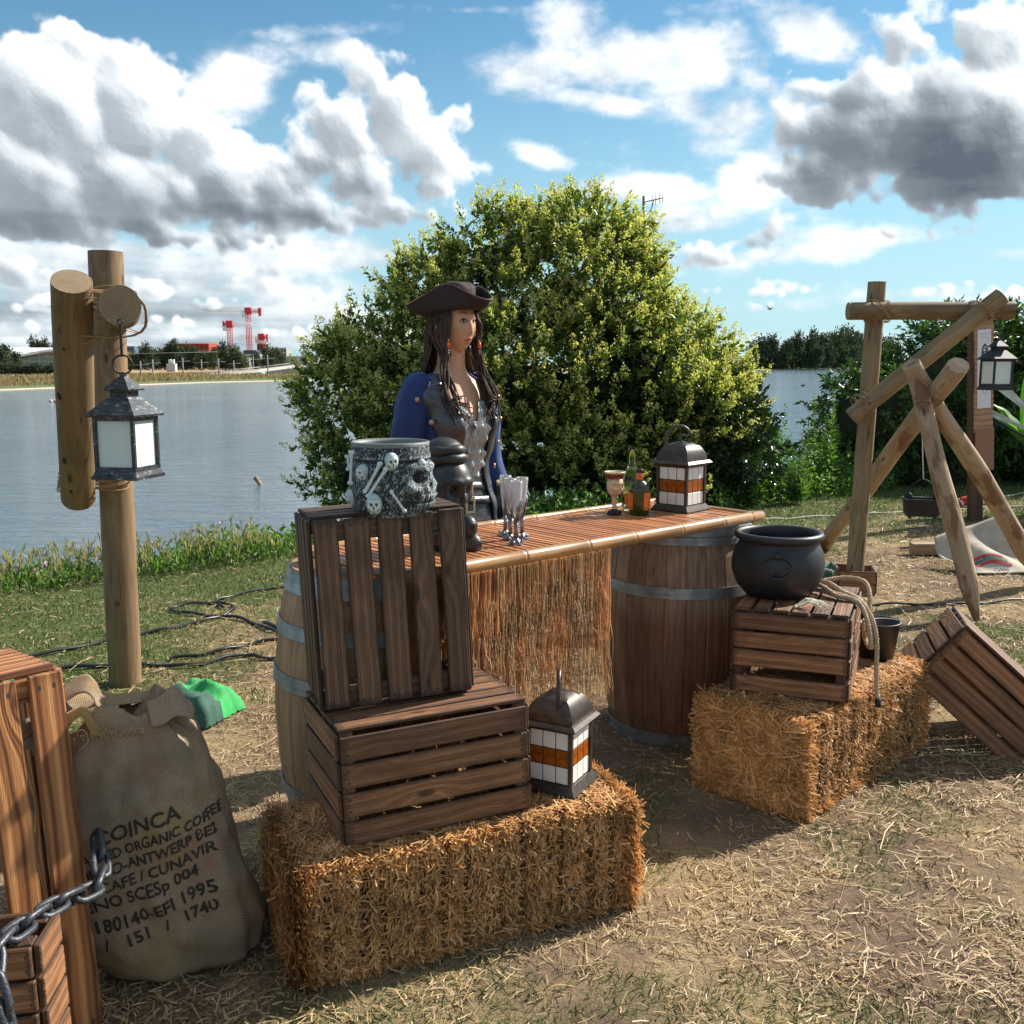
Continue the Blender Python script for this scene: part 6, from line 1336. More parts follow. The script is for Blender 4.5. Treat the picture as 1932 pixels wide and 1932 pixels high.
# ---- tricorn hat
def f_felt(N): n = N.noise(ocoord(N), 45, 5, .7); base(N, N.ramp(n, [(.3, (.018, .010, .010)), (.7, (.042, .025, .023))])); rough(N, .85); bump(N, N.noise(ocoord(N), 9, 4, .6), .6, .015)
M_felt = mat('dark brown felt', f_felt); n = 96; V = []; NR = 12
def brim(a, t):
    c_ = (.5+.5*math.cos(3*a))**1.5; rin = .094+.012*abs(math.cos(a)); ro = rin+.052+.044*c_; up = .092*(1-c_)+.030*c_
    r = rin+(ro-rin)*(t if c_ > .0 else t); r = rin+(ro-rin)*(t**(.8))*(1 if True else 1)-(1-c_)*.050*t**2; z = 1.690+up*t**1.5-.012*math.sin(t*math.pi)*(1)
    return Vector((.012+r*math.cos(a)*1.02, r*math.sin(a)*.96, z+.010*math.cos(a)))
for j in range(NR+1):
    for i in range(n): V.append(brim(2*math.pi*i/n, j/NR))
hb_ = MB().add(V, [(j*n+i, j*n+(i+1) % n, (j+1)*n+(i+1) % n, (j+1)*n+i) for j in range(NR) for i in range(n)], smooth=True).build('hat_brim', M_felt, mq); hb_.modifiers.new('thickness', 'SOLIDIFY').thickness = .004
MB().tube([brim(2*math.pi*i/n, 1.0) for i in range(n)], .0026, 6, closed=True).build('brim_edge', mat('reddish leather edge', Base_Color=(.13, .045, .035), Roughness=.6), mq)
V = []; zs = [(1.0, .0), (1.0, .035), (.97, .072), (.90, .094), (.70, .106), (.4, .112), (.02, .113)]
for (q, h_) in zs:
    for i in range(48): a = 2*math.pi*i/48; V.append((.012+.100*q*math.cos(a)*1.05, .088*q*math.sin(a)*(1+.0*h_), 1.688+h_+.010*math.cos(a)-.010*math.exp(-(math.sin(a)*q/.25)**2)*(1 if h_ > .09 else 0)))
MB().add(V, [(j*48+i, j*48+(i+1) % 48, (j+1)*48+(i+1) % 48, (j+1)*48+i) for j in range(len(zs)-1) for i in range(48)], smooth=True).build('hat_crown', M_felt, mq)

mq.scale = (.95, .92, 1.0)

# ---------------------------------------------------------------- vegetation
def twig_cloud(rng, lobes, ntw, per, L, Wd, shell=(.78, 1.04), droop=.1, upb=.35, spread=.5, kw_l=1.0):
    """leafy twigs on the skin of overlapping lobes -> leaf rows; also twig tips and outward directions"""
    C = np.array([l[:3] for l in lobes], float); Rr = np.array([l[3:6] for l in lobes], float); wt_ = (Rr[:, 0]*Rr[:, 2]+Rr[:, 1]*Rr[:, 2]+Rr[:, 0]*Rr[:, 1]); wt_ = wt_/wt_.sum()
    k = rng.choice(len(lobes), ntw, p=wt_); d = rdirs(rng, ntw); f = rng.uniform(*shell, (ntw, 1)); Q = C[k]+d*Rr[k]; lump = vn(Q[:, 0]*1.0+Q[:, 1]*.6+9, Q[:, 2]*1.15-Q[:, 1]*.5+9, 1.35*kw_l, 3); bumpy = 1+.50*(lump-.52)[:, None]
    P = C[k]+d*Rr[k]*f*bumpy; keep = rng.random(ntw) < np.clip((lump-.30)*4.5, .22, 1)
    for i in range(len(lobes)):
        q = (((P-C[i])/Rr[i])**2).sum(1); keep &= ~((q < .55) & (k != i))
    P, d, k = P[keep], d[keep], k[keep]; n = len(P); out = unit(d/Rr[k])
    ax = unit(out+np.array([0, 0, upb])+rng.normal(size=(n, 3))*.45); tl = rng.uniform(.10, .26, (n, 1))
    B = np.repeat(P, per, 0); A = np.repeat(ax, per, 0); T = rng.random((n*per, 1)); TL = np.repeat(tl, per, 0)
    base_ = B+A*TL*T+rng.normal(size=B.shape)*.012; side = unit(np.cross(A, rdirs(rng, n*per))); D = unit(A*(.5+.4*T)+side*spread*2*(1.1-T)+np.array([0, 0, -droop])); Nn = unit(A+rdirs(rng, n*per)*.5)
    s = rng.uniform(.65, 1.2, n*per); return base_, D, Nn, L*s, Wd*s, P+ax*tl, ax
def core(th, lobes, m, f=.80):  # dark blobs added inside the crown to stop the view through, not twigs
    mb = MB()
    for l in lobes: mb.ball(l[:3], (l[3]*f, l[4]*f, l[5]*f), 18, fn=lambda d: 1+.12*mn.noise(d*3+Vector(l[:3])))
    return mb.build('dark_core', m, th)
M_inner_shade = mat('painted inner shade', lambda N: (base(N, N.ramp(N.noise(ocoord(N), 11, 5, .7), [(.4, (.012, .017, .007)), (.7, (.035, .05, .016))])), rough(N, .95)))  # shade of the crown's inside, put into the colour of the filler blobs
def shrub(name, label, cat, loc, lobes, ntw, per, L, Wd, m, seed, flowers=0, fsel=None, group=None, trunk=None, corem=True, cf=.80, **kw):
    th = thing(name, label, cat, loc, 0, group); rng = np.random.default_rng(seed)
    a = twig_cloud(rng, lobes, ntw, per, L, Wd, **kw); tag(link('foliage', leaf_mesh('foliage', *a[:5]), m, th), kind='stuff')
    if corem:
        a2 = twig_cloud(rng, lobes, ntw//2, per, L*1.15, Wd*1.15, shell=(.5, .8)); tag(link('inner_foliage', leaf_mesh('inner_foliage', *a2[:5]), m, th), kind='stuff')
        core(th, lobes, M_inner_shade, cf)
    if flowers:
        tips, ax = a[5], a[6]; sc_ = fsel(tips, rng); idx = np.argsort(-sc_)[:flowers]; t, x = tips[idx], unit(ax[idx]+np.array([0, 0, .6])); n = len(t); per2 = 34
        T = rng.random((n*per2, 1)); B = np.repeat(t, per2, 0)+np.repeat(x, per2, 0)*T*.16; rad = .065*(1.05-T); Pp = B+rdirs(rng, n*per2)*rad
        tag(link('flower_clusters', leaf_mesh('flower_clusters', Pp, rdirs(rng, n*per2)+np.repeat(x, per2, 0)*.5, rdirs(rng, n*per2), rng.uniform(.018, .038, n*per2), rng.uniform(.012, .022, n*per2)), M_panicle, th), kind='stuff')
    if trunk:
        mb = MB()
        for (p, q, r) in trunk: p, q = Vector(p), Vector(q); mb.tube([p, p.lerp(q, .5)+Vector((.05, .03, 0)), q], [r, r*.75, r*.4], 8)
        mb.build('trunk', M_bark, th)
    return th
# the big privet behind the bar; lobes x,y,z,rx,ry,rz about its base
LB = [(-.35, .0, 1.25, 2.0, 1.5, 1.25), (-1.45, -.10, 1.45, 1.05, 1.0, 1.10), (-1.95, .0, 1.75, .72, .8, .62), (-2.25, .0, 1.15, .72, .9, .80), (.10, .1, 2.40, .98, 1.1, 1.02), (-.75, -.1, 2.20, .95, 1.0, .88), (.55, .0, 2.25, .60, .9, .95),
      (1.25, .0, 1.15, .95, 1.1, 1.0), (1.65, .1, .75, .68, .9, .75), (.6, -.5, 1.35, 1.1, 1.0, 1.0), (-.6, -.6, 1.35, 1.1, .9, 1.0), (-1.25, -.3, 2.15, .50, .6, .48), (-.45, .1, 3.0, .55, .6, .38), (-.80, .0, 2.85, .58, .6, .62), (-1.40, 0, 2.40, .60, .7, .58), (.30, .1, 3.18, .55, .6, .36), (.75, .1, 2.85, .36, .5, .35), (-1.85, -.1, .45, 1.0, .8, .55), (-.1, -.2, .5, 2.1, 1.3, .7), (-2.45, -.1, .40, .45, .5, .50)]
def fs1(t, rng): return t[:, 2]*.85-t[:, 0]*.85-t[:, 1]*.30+(vn(t[:, 0]*2, t[:, 2]*2+t[:, 1], 1.1, 2)-.5)*4.6+rng.random(len(t))*.5
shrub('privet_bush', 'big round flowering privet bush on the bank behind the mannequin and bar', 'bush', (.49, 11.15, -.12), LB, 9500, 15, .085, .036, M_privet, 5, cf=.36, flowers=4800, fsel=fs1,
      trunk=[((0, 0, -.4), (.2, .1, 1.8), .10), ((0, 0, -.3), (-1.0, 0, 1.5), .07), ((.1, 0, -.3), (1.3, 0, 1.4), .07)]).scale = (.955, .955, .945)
# darker shrub joined on its right
LD = [(0, 0, .95, .95, .9, .95), (.45, .1, .65, .85, .9, .75), (-.35, -.1, .6, .8, .8, .7)]
shrub('laurel_bush', 'dark glossy rounded bush on the right flank of the flowering privet', 'bush', (1.62, 10.95, -.15), LD, 2600, 14, .085, .036, leafmat('dark laurel leaves', [(.014, .034, .012), (.028, .06, .02), (.05, .095, .028)], .15, .25, .6), 8, upb=.15)
LE = [(0, 0, .75, 1.05, .9, .85), (.9, .1, 1.05, 1.1, 1.0, 1.10), (2.0, .2, 1.05, 1.2, 1.0, 1.15), (3.2, .3, .95, 1.1, 1.0, 1.05), (1.0, .2, 1.55, .7, .7, .45), (.1, 0, .2, 1.6, .9, .5), (2.7, -.2, .4, 2.4, .8, .55)]
shrub('elder_bush', 'leafy green elder thicket behind the log gallows and pole tripod', 'bush', (5.05, 13.0, -.05), LE, 6000, 14, .10, .032, M_elder, 9, upb=.0, droop=.3)
LF = [(0, 0, .9, 1.3, 1.0, 1.0), (1.4, 0, 1.1, 1.3, 1.0, 1.15)]
shrub('elder_bush', 'bright green bush at the right edge behind the small lantern', 'bush', (7.9, 13.6, .3), LF, 2400, 14, .10, .034, leafmat('bright shrub leaves', [(.05, .11, .02), (.09, .18, .035), (.15, .25, .055)], .35, .4, .7), 10)
# tall weeds
def weed(label, x, y, h, n, seed, grp='tall weeds on the lake bank', m=None):
    rng = np.random.default_rng(seed); z0 = float(gz(np.array([x]), np.array([y]))[0]); th = thing('tall_weed', label, 'weed', (x, y, z0), 0, grp); mb = MB(); PP = []; DD = []; HH = []
    for i in range(n):
        a = rng.uniform(0, 6.28); l = rng.uniform(.02, .32)*h*.35; hh = h*rng.uniform(.6, 1.0); b = Vector((l*math.cos(a), l*math.sin(a), 0)); t = Vector((b.x*1.8+rng.normal()*.04, b.y*1.8+rng.normal()*.04, hh)); P = [b, b.lerp(t, .5)+Vector((rng.normal()*.02, 0, 0)), t]
        mb.tube(P, [.004, .003, .0015], 4)
        for q in np.linspace(.08, 1.0, int(22*hh/.8)+6):
            for s_ in range(3): PP.append(tuple(b.lerp(t, q))); DD.append((rng.normal(), rng.normal(), .5)); HH.append((1.15-q)*.095+.022)
    mb.build('stems', mat('green stems', Base_Color=(.10, .16, .05), Roughness=.6), th); HH = np.array(HH)*1.0; tag(link('foliage', leaf_mesh('foliage', np.array(PP), np.array(DD), rdirs(rng, len(PP)), HH, HH*.30), m or M_weed, th), kind='stuff'); return th
for i, (x, y, h, n) in enumerate(((2.95, 10.9, 1.05, 7), (3.30, 11.2, .85, 6), (3.62, 11.6, 1.20, 6), (3.05, 10.5, .60, 8), (3.95, 12.0, .80, 6), (2.55, 10.4, .70, 7))):
    weed(('tallest feathery weed of the clump, just right of the dark bush', 'bushy weed between the dark bush and the lake', 'slender pointed weed standing against the lake, nearest the log gallows', 'low broad weed at the front of the clump right of the bar lantern', 'short weed beside the water at the foot of the elder thicket', 'leafy weed right behind the bar lantern')[i], x, y, h, n, 30+i)
# low green fringe along the top of the bank, and meadow plants (nobody could count them)
def along(rng, n, t0, t1, s0, s1):
    A = SH_A; seg = A[1:]-A[:-1]; X = rng.uniform(t0, t1, n); Y = np.interp(X, A[:, 0], A[:, 1]); off = rng.uniform(s0, s1, n); return X+off*.50, Y-off*.86
rng = np.random.default_rng(77); PP, DD, LL, WW = [], [], [], []
for (n, t0, t1, s0, s1, h, dens) in ((3200, -5.5, 3.0, -.35, .75, .11, 5), (500, -3.3, -.7, -.35, .45, .20, 6), (1400, 1.6, 8.5, -.4, .9, .26, 10), (420, 2.0, 6.0, -.3, .9, .5, 14), (500, -.8, 1.8, .0, .9, .30, 10)):
    X, Y = along(rng, n, t0, t1, s0, s1); k = vn(X, Y, 1.1, 7); ok = k > .40; X, Y, k = X[ok], Y[ok], k[ok]; Z = gz(X, Y); H = h*rng.uniform(.4, 1.1, len(X))*(.5+k)
    for q in range(dens): PP.append(np.stack([X+rng.normal(size=len(X))*.035, Y+rng.normal(size=len(X))*.035, Z+H*q/dens], -1)); DD.append(unit(rdirs(rng, len(X))+np.array([0, 0, .55]))); LL.append(rng.uniform(.03, .075, len(X))); 
P, D, L = (np.concatenate(q) for q in (PP, DD, LL)); tag(link('bank_weeds', leaf_mesh('bank_weeds', P, D, rdirs(rng, len(P)), L, L*.42), M_weed), 'low leafy green plants fringing the top of the lake bank', kind='stuff')
# barley-like dry grass with seed heads at the left
n = 900; X, Y = along(rng, n, -6.3, -2.2, -.3, .9); Z = gz(X, Y); H = rng.uniform(.08, .20, n); D = unit(np.stack([rng.normal(size=n)*.25, rng.normal(size=n)*.25, np.ones(n)], -1)); P = np.stack([X, Y, Z], -1)
S1 = leaf_mesh('s', P, D, rdirs(rng, n), H, np.full(n, .005)); tips = P+D*H[:, None]*.85; m_ = n*9; T = rng.random((m_, 1)); B = np.repeat(tips, 9, 0)+np.repeat(D, 9, 0)*T*.08
tag(link('seeding_grass', S1, M_grass), 'thin seeding grass stalks at the left end of the bank', kind='stuff')
tag(link('grass_seed_heads', leaf_mesh('h', B, np.repeat(D, 9, 0)+rdirs(rng, m_)*.35, rdirs(rng, m_), rng.uniform(.03, .07, m_), np.full(m_, .006)), M_reedy), 'pale bristly seed heads of the grass at the left bank', kind='stuff')
n = 90; X, Y = along(rng, n, -5.5, -2.2, -.2, .8); P = np.stack([X, Y, gz(X, Y)+rng.uniform(.08, .25, n)], -1); P = np.repeat(P, 6, 0)
tag(link('pink_wildflowers', leaf_mesh('f', P, rdirs(rng, len(P)), rdirs(rng, len(P)), np.full(len(P), .025), np.full(len(P), .016)), mat('pink petals', Base_Color=(.62, .34, .46), Roughness=.7)), 'small pink wildflowers among the left bank weeds', kind='stuff')
# banana-like plant at the right edge
bp = thing('banana_plant', 'big-leaved banana plant at the right edge behind the small lantern', 'plant', (5.32, 9.9, 0)); M_ban = leafmat('banana leaf', [(.06, .17, .02), (.10, .26, .035), (.14, .32, .05)], .45, .35, .9)
def bigleaf(base_, d, L, W_, bend, name='leaf', m=None, up=(0, 0, 1)):
    d = Vector(d).normalized(); s = d.cross(Vector(up)).normalized(); V = []; F = []
    for i in range(13):
        t = i/12; c_ = Vector(base_)+d*L*t+Vector((0, 0, -bend*t*t*L)); w_ = W_*math.sin(min(1, t*1.05+.06)*math.pi)**.7*.5+.004
        for q in (-1, -.5, 0, .5, 1): V.append(c_+s*w_*q+Vector((0, 0, .12*w_*abs(q)*3+.01*math.sin(i*2.1+q*3))))
    F = [(i*5+k, i*5+k+1, i*5+k+6, i*5+k+5) for i in range(12) for k in range(4)]; return MB().add(V, F, smooth=True).build(name, m or M_ban, bp)
bigleaf((0, 0, .3), (-.10, -.25, 1), 1.65, .42, .05); bigleaf((0, 0, .3), (.35, .1, 1), 1.5, .5, .2); bigleaf((.0, 0, .5), (-.62, .1, .75), .95, .42, .25); bigleaf((0, 0, .2), (.3, -.4, .8), 1.3, .45, .3); bigleaf((0, 0, .5), (-.5, .3, .9), 1.0, .40, .2); bigleaf((0, 0, .3), (.1, .3, 1), 1.8, .4, .1); bigleaf((0.05, -.1, .9), (-.2, -.1, -.9), .7, .34, .0)
MB().tube([(0, 0, 0), (0, 0, .55)], [.07, .05], 10).build('stem', mat('green stems'), bp)
fl2 = thing('folded_flag', 'pale folded banner strips sticking out beside the notice post', 'banner', (4.98, 9.5, .95)); M_flag = mat('pale banner cloth', f_cloth((.42, .52, .48), (.66, .72, .70)))
for (a, b, w_, m_) in (((-.42, 0, .42), (.30, 0, -.18), .10, M_flag), ((-.42, .03, .10), (.18, .02, -.16), .06, M_flag), ((-.40, .035, .03), (.12, .03, -.22), .04, flat('navy cloth', (.03, .05, .09), .8))):
    a, b = Vector(a), Vector(b); V = []
    for i in range(13):
        t = i/12; c_ = a.lerp(b, t); ww = w_*(1-.75*t)*.5
        for q in (-1, -.3, .3, 1): V.append(c_+Vector((.3*ww*q, .03*math.sin(q*4+t*6), ww*q)))
    MB().add(V, [(i*4+k, i*4+k+1, i*4+k+5, i*4+k+4) for i in range(12) for k in range(3)], smooth=True).build('cloth_strip', m_, fl2)
MB().tube([(.30, 0, -.18), (.55, 0, -.45)], .006, 5).build('stick', M_peel, fl2)
# ---------------------------------------------------------------- straw litter and short grass on the ground
def keep_out(x, y):
    k = np.ones(len(x), bool)
    for (cx, cy, r) in ((.69, 3.985, .26), (-.435, 3.05, .25)): k &= (x-cx)**2+(y-cy)**2 > r*r
    return k
rng = np.random.default_rng(99)
def scatter(n, dmin, dmax, p=1.4):
    u = rng.random(n); d = (dmin**(2-p)+(dmax**(2-p)-dmin**(2-p))*u)**(1/(2-p)); a = rng.uniform(-.60, .60, n); return d*np.sin(a), d*np.cos(a)
x, y = scatter(150000, 1.7, 11.5); g_ = green(x, y); den = vn(x, y, 1.3, 4)*.7+vn(x, y, 6, 8)*.5; ok = (rng.random(len(x)) < np.clip(1.25-g_*1.05, .05, 1)*np.clip((den-.36)*3.2, .06, 1)) & (shore_dist(x, y) > .2) & keep_out(x, y); x, y = x[ok], y[ok]
n = len(x); far = np.hypot(x, y); L = rng.uniform(.012, .055, n)*(.8+.08*far); L[:n//60] = rng.uniform(.08, .20, n//60); a = rng.uniform(0, 6.28, n)
D = np.stack([np.cos(a), np.sin(a), rng.normal(size=n)*.16], -1); P = np.stack([x, y, gz(x, y)+rng.uniform(.002, .012, n)], -1)-D*L[:, None]*.5; P[:, 2] = gz(x, y)+rng.uniform(.002, .014, n)
Nn = np.stack([rng.normal(size=n)*.4, rng.normal(size=n)*.4, np.ones(n)], -1); tag(link('straw_litter', straw_mesh('straw_litter', P, D, Nn, L, rng.uniform(.0012, .0032, n)*(.8+.13*far), rdirs(rng, n)*L[:, None]*.08), M_litter), 'loose straw stalks scattered all over the ground', kind='stuff')
x, y = scatter(190000, 1.7, 14.5, 1.2); g_ = green(x, y); ok = (rng.random(len(x)) < np.clip(g_*1.25, .025, 1)) & (shore_dist(x, y) > -.1) & keep_out(x, y); x, y = x[ok], y[ok]; n = len(x); far = np.hypot(x, y)
D = unit(np.stack([rng.normal(size=n)*.6, rng.normal(size=n)*.6, np.ones(n)], -1)); H = rng.uniform(.010, .034, n)*(.9+.07*far); P = np.stack([x, y, gz(x, y)-.002], -1)
tag(link('short_grass', leaf_mesh('short_grass', P, D, rdirs(rng, n), H, rng.uniform(.0022, .0042, n)*(.8+.16*far), .1), M_grass), 'short patchy grass growing through the straw', kind='stuff')

# ---------------------------------------------------------------- far trees (shared crowns, one thing each)
def crown_mesh(seed, tall, n=1500):
    rng = np.random.default_rng(seed); r = random.Random(seed); lobes = []
    for i in range(11): t = i/10; lobes.append((r.uniform(-.22, .22)*(1.2-t), r.uniform(-.2, .2), .28+.58*t, (.26-.14*t)*r.uniform(.8, 1.2)/tall, .24-.12*t, .17-.05*t))
    a = twig_cloud(rng, lobes, n, 5, .075, .05, shell=(.6, 1.05), upb=.3, kw_l=4.0); return leaf_mesh('crown', a[0]*np.array([1, 1, 1]), a[1], a[2], a[3], a[4]), lobes
CR = [crown_mesh(40+i, (1.0, 1.3, .8)[i % 3]) for i in range(4)]
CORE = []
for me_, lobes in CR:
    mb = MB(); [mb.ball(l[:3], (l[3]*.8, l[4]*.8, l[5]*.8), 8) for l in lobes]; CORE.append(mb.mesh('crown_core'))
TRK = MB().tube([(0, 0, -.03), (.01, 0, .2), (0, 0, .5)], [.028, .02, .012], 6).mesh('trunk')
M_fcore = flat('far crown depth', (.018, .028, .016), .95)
def far_tree(label, x, y, h, w=1.0, k=0, m=None, z=.05, grp=None):
    t = thing('far_tree', label, 'tree', (x, y, z), (0, 0, k*1.9), grp); t.scale = (h*w, h*w, h)
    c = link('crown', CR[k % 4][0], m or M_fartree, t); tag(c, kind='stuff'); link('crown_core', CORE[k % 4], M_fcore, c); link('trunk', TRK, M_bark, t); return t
def wx(px, y): return (px-966)/1867.6*y*.989+0.0
def hz(py, y): return 1.5+math.tan(math.atan((966-py)/1867.6)-PITCH)*y
G1 = 'trees along the far left shore'
for i, (px, top, y, w) in enumerate(((8, 655, 150, .9), (24, 664, 152, 1.0), (-12, 660, 150, 1.0))): far_tree(('dark tree at the very left edge before the white-roofed hall', 'dark tree just right of the one at the very left edge', 'dark tree cut by the left edge of the picture')[i], wx(px, y), y, hz(top, y), w, i, grp=G1)
for i, px in enumerate((6, 28, 48, 68, 90, 112, 132, 152)): far_tree(ORD[i]+' small tree from the left in the row before the white-roofed hall', wx(px, 128), 128, hz(687+(i % 3)*2, 128), 1.5, i, grp='row of small trees before the white hall')
for i, (px, top) in enumerate(((70, 641), (88, 644), (112, 648))): far_tree(ORD[i]+' tree top from the left showing above the white curved roof', wx(px, 300), 300, hz(top, 300), .6, i+1, grp='tree tops behind the white hall')
for i, (px, top, y, w) in enumerate(sorted(((256, 668, 230, .9), (277, 652, 230, .8), (298, 660, 240, .9), (318, 650, 235, .7), (333, 646, 235, .65), (350, 654, 240, .8), (366, 659, 235, .9), (382, 664, 230, .9), (402, 662, 225, .8), (420, 650, 230, .8), (438, 655, 235, .8), (452, 664, 230, .9), (505, 654, 225, .8), (520, 660, 228, .85), (532, 670, 230, .8), (245, 674, 235, .9), (482, 668, 240, .8), (580, 672, 240, 1.0)))):
    far_tree(ORD[i]+' tree from the left in the belt before the red and grey blocks', wx(px, y), y, hz(top, y), w, i, M_fartree2 if i in (1, 9, 12, 8) else None, grp='tree belt before the red building')
for i, (px, top, y, w) in enumerate(sorted(((1411, 668, 395, 1.0), (1432, 640, 392, .75), (1455, 637, 396, .75), (1480, 645, 398, .7), (1503, 633, 402, .70), (1528, 628, 408, .72), (1552, 634, 414, .8), (1576, 626, 420, .7), (1597, 624, 428, .7), (1622, 632, 440, .8), (1650, 630, 450, .8), (1680, 640, 460, .8), (1420, 655, 388, .8), (1540, 655, 400, .9), (1605, 655, 420, .9), (1760, 640, 470, .9), (1900, 640, 470, .9), (1940, 632, 470, .9)))):
    far_tree(ORD[i]+' tree from the left in the wood across the lake', wx(px, y), y, hz(top, y), w*1.05, i, M_fartree2 if i in (4, 9) else None, grp='wood across the lake on the right')
rng = np.random.default_rng(6); n = 5000; t = rng.random(n); X = np.interp(t, [0, .55, 1], [88, 160, 300]); Y = np.interp(t, [0, .55, 1], [381, 462, 526])+rng.uniform(0, 8, n); tag(link('shore_undergrowth', leaf_mesh('u', np.stack([X, Y, rng.uniform(-.4, 3.4, n)], -1), rdirs(rng, n), rdirs(rng, n), np.full(n, 1.5), np.full(n, 1.0)), M_fartree), 'dark undergrowth along the foot of the far right wood', kind='stuff')
n = 14000; k = rng.integers(0, 4, n); t = rng.random(n); A = fs[3+k]; B = fs[4+k]; X = A[:, 0]+(B[:, 0]-A[:, 0])*t-rng.uniform(1.5, 13, n); Y = A[:, 1]+(B[:, 1]-A[:, 1])*t+rng.uniform(0, 3, n)
tag(link('shore_grass', leaf_mesh('g', np.stack([X, Y, np.interp(-(X-(A[:, 0]+(B[:, 0]-A[:, 0])*t)), [1.5, 5, 11, 20], [-.5, -.22, .1, .16])], -1), rdirs(rng, n)*.3+np.array([0, 0, 1.0]), rdirs(rng, n), rng.uniform(.15, .5, n), rng.uniform(.06, .16, n)), leafmat('far dry grass', [(.13, .13, .06), (.34, .25, .15), (.42, .31, .20)], .3, .8, .8)), 'tall dry grass on the far left bank', kind='stuff')
# ---------------------------------------------------------------- far buildings
M_wroof = flat('white membrane roof', (.78, .78, .78), .5); M_gglass = mat('green curtain glass', Base_Color=(.06, .17, .14), Roughness=.12, Specular_IOR_Level=.8); M_mull = flat('white mullion', (.62, .66, .66), .5)
def bpart(name, th, m, *bx, M=None): 
    mb = MB(); [mb.box(*b, M=M) for b in bx]; return mb.build(name, m, th)
Yb = 235; xl, xr = wx(-60, Yb), wx(176, Yb)
wb_ = thing('white_roofed_hall', 'long white hall with a swooping roof and green glass front on the far shore', 'building', (xl, Yb, 0)); Lx = xr-xl; zr = lambda py: hz(py, Yb)
V = []; 
for i in range(31):
    u = i/30; px = -60+236*u; top = 654 if px < 77 else 659; edge = 676-13*math.exp(-((px-115)/52)**2) if px > 30 else 672; x = Lx*u
    V += [(x, -3, zr(edge)), (x, -3.0, zr(edge-4)), (x, 14, zr(top)), (x, 26, zr(top)-.6), (x, 26, 0)]
MB().add(V, [(i*5+k, i*5+5+k, i*5+6+k, i*5+1+k) for i in range(30) for k in range(4)]).build('roof', M_wroof, wb_)
for f_ in range(4):
    z0, z1 = .1+f_*1.05, .1+f_*1.05+.95
    for i in range(14): bpart('window_pane', wb_, M_gglass, (Lx*i/14+.08, Lx*(i+1)/14-.08, .0, .12, z0, min(z1, 3.6)))
    bpart('floor_band', wb_, M_mull, (0, Lx, -.15, .05, z1, z1+.10))
for i in range(15): bpart('mullion', wb_, M_mull, (Lx*i/14-.05, Lx*i/14+.05, -.08, .1, 0, 3.7))
def block(name, label, px0, px1, top, y, m, rows, cols, wm, depth=14, bottom=None, frame=False, cap=None):
    x0, x1 = wx(px0, y), wx(px1, y); zt_ = hz(top, y); th = thing(name, label, 'building', (x0, y, 0)); w = x1-x0
    bpart('wall', th, m, (0, w, 0, depth, bottom or 0, zt_)); h = (zt_-.8)/rows
    for r_ in range(rows):
        for c_ in range(cols):
            if rnd.random() < .12: continue
            cw = w/cols; f_ = bpart('window', th, wm, (cw*(c_+.22), cw*(c_+.78), -.12, .0, .4+h*(r_+.25), .4+h*(r_+.75)))
    if frame:
        for r_ in range(rows+1): bpart('floor_slab', th, m, (-.6, w+.3, -1.5, 0, .2+h*r_, .55+h*r_))
        for c_ in range(cols+1): bpart('column', th, m, (w*c_/cols-.2, w*c_/cols+.2, -1.4, -1.1, 0, zt_))
    if cap: bpart('roof_storey', th, cap, (w*.12, w*.8, 1, depth-1, zt_, zt_+2.2))
    return th
M_redb = flat('red concrete', (.36, .045, .03), .7); M_dwin = flat('dark window', (.03, .035, .045), .2); M_greyb = flat('grey render', (.30, .32, .33), .8); M_lgrey = flat('pale render', (.48, .48, .46), .8); M_dslate = flat('slate blue storey', (.05, .075, .11), .6)
block('red_building', 'unfinished bright red block behind the trees, left of the cranes', 338, 396, 648, 500, M_redb, 4, 7, M_dwin, frame=True)
block('red_building', 'lower dark red block adjoining the unfinished red one', 397, 416, 655, 505, flat('dark red wall', (.28, .03, .025), .7), 3, 3, M_dwin)
block('grey_building', 'pale grey apartment block with slate top storey under the cranes', 455, 490, 668, 560, M_lgrey, 4, 8, M_dwin, cap=M_dslate)
block('grey_building', 'grey apartment block rising at the right end of the tree belt', 520, 541, 656, 565, M_greyb, 4, 4, M_dwin)
block('red_building', 'small dark red tower beside the smallest crane', 486, 497, 648, 610, flat('dark red wall', (.28, .03, .025), .7), 3, 2, M_dwin)
block('glass_tower', 'blue-grey block peeking out right of the hanging lantern hook', 241, 255, 653, 600, flat('blue grey wall', (.09, .15, .20), .5), 4, 4, M_dwin)
block('grey_building', 'small grey block between two tree tops left of the red building', 302, 320, 657, 620, M_greyb, 3, 4, M_dwin)
block('low_shed', 'long low grey shed beyond the bridge ramp', 531, 600, 672, 420, M_greyb, 1, 8, M_dwin)
block('grey_house', 'grey house with a white gable just above the bridge', 447, 470, 676, 330, M_greyb, 1, 3, M_lgrey)
kk = thing('kiosk', 'small pale transformer kiosk with two chimneys among the trees', 'kiosk', (wx(324, 180), 180, 0)); s_ = 180/1867.6
bpart('wall', kk, M_lgrey, (-8*s_, 8*s_, -.6, .6, -.6, hz(686, 180))); bpart('chimney', kk, M_mull, (-5*s_, -1*s_, -.3, .3, hz(686, 180), hz(678, 180))); bpart('chimney', kk, M_mull, (1*s_, 5*s_, -.3, .3, hz(686, 180), hz(678, 180)))
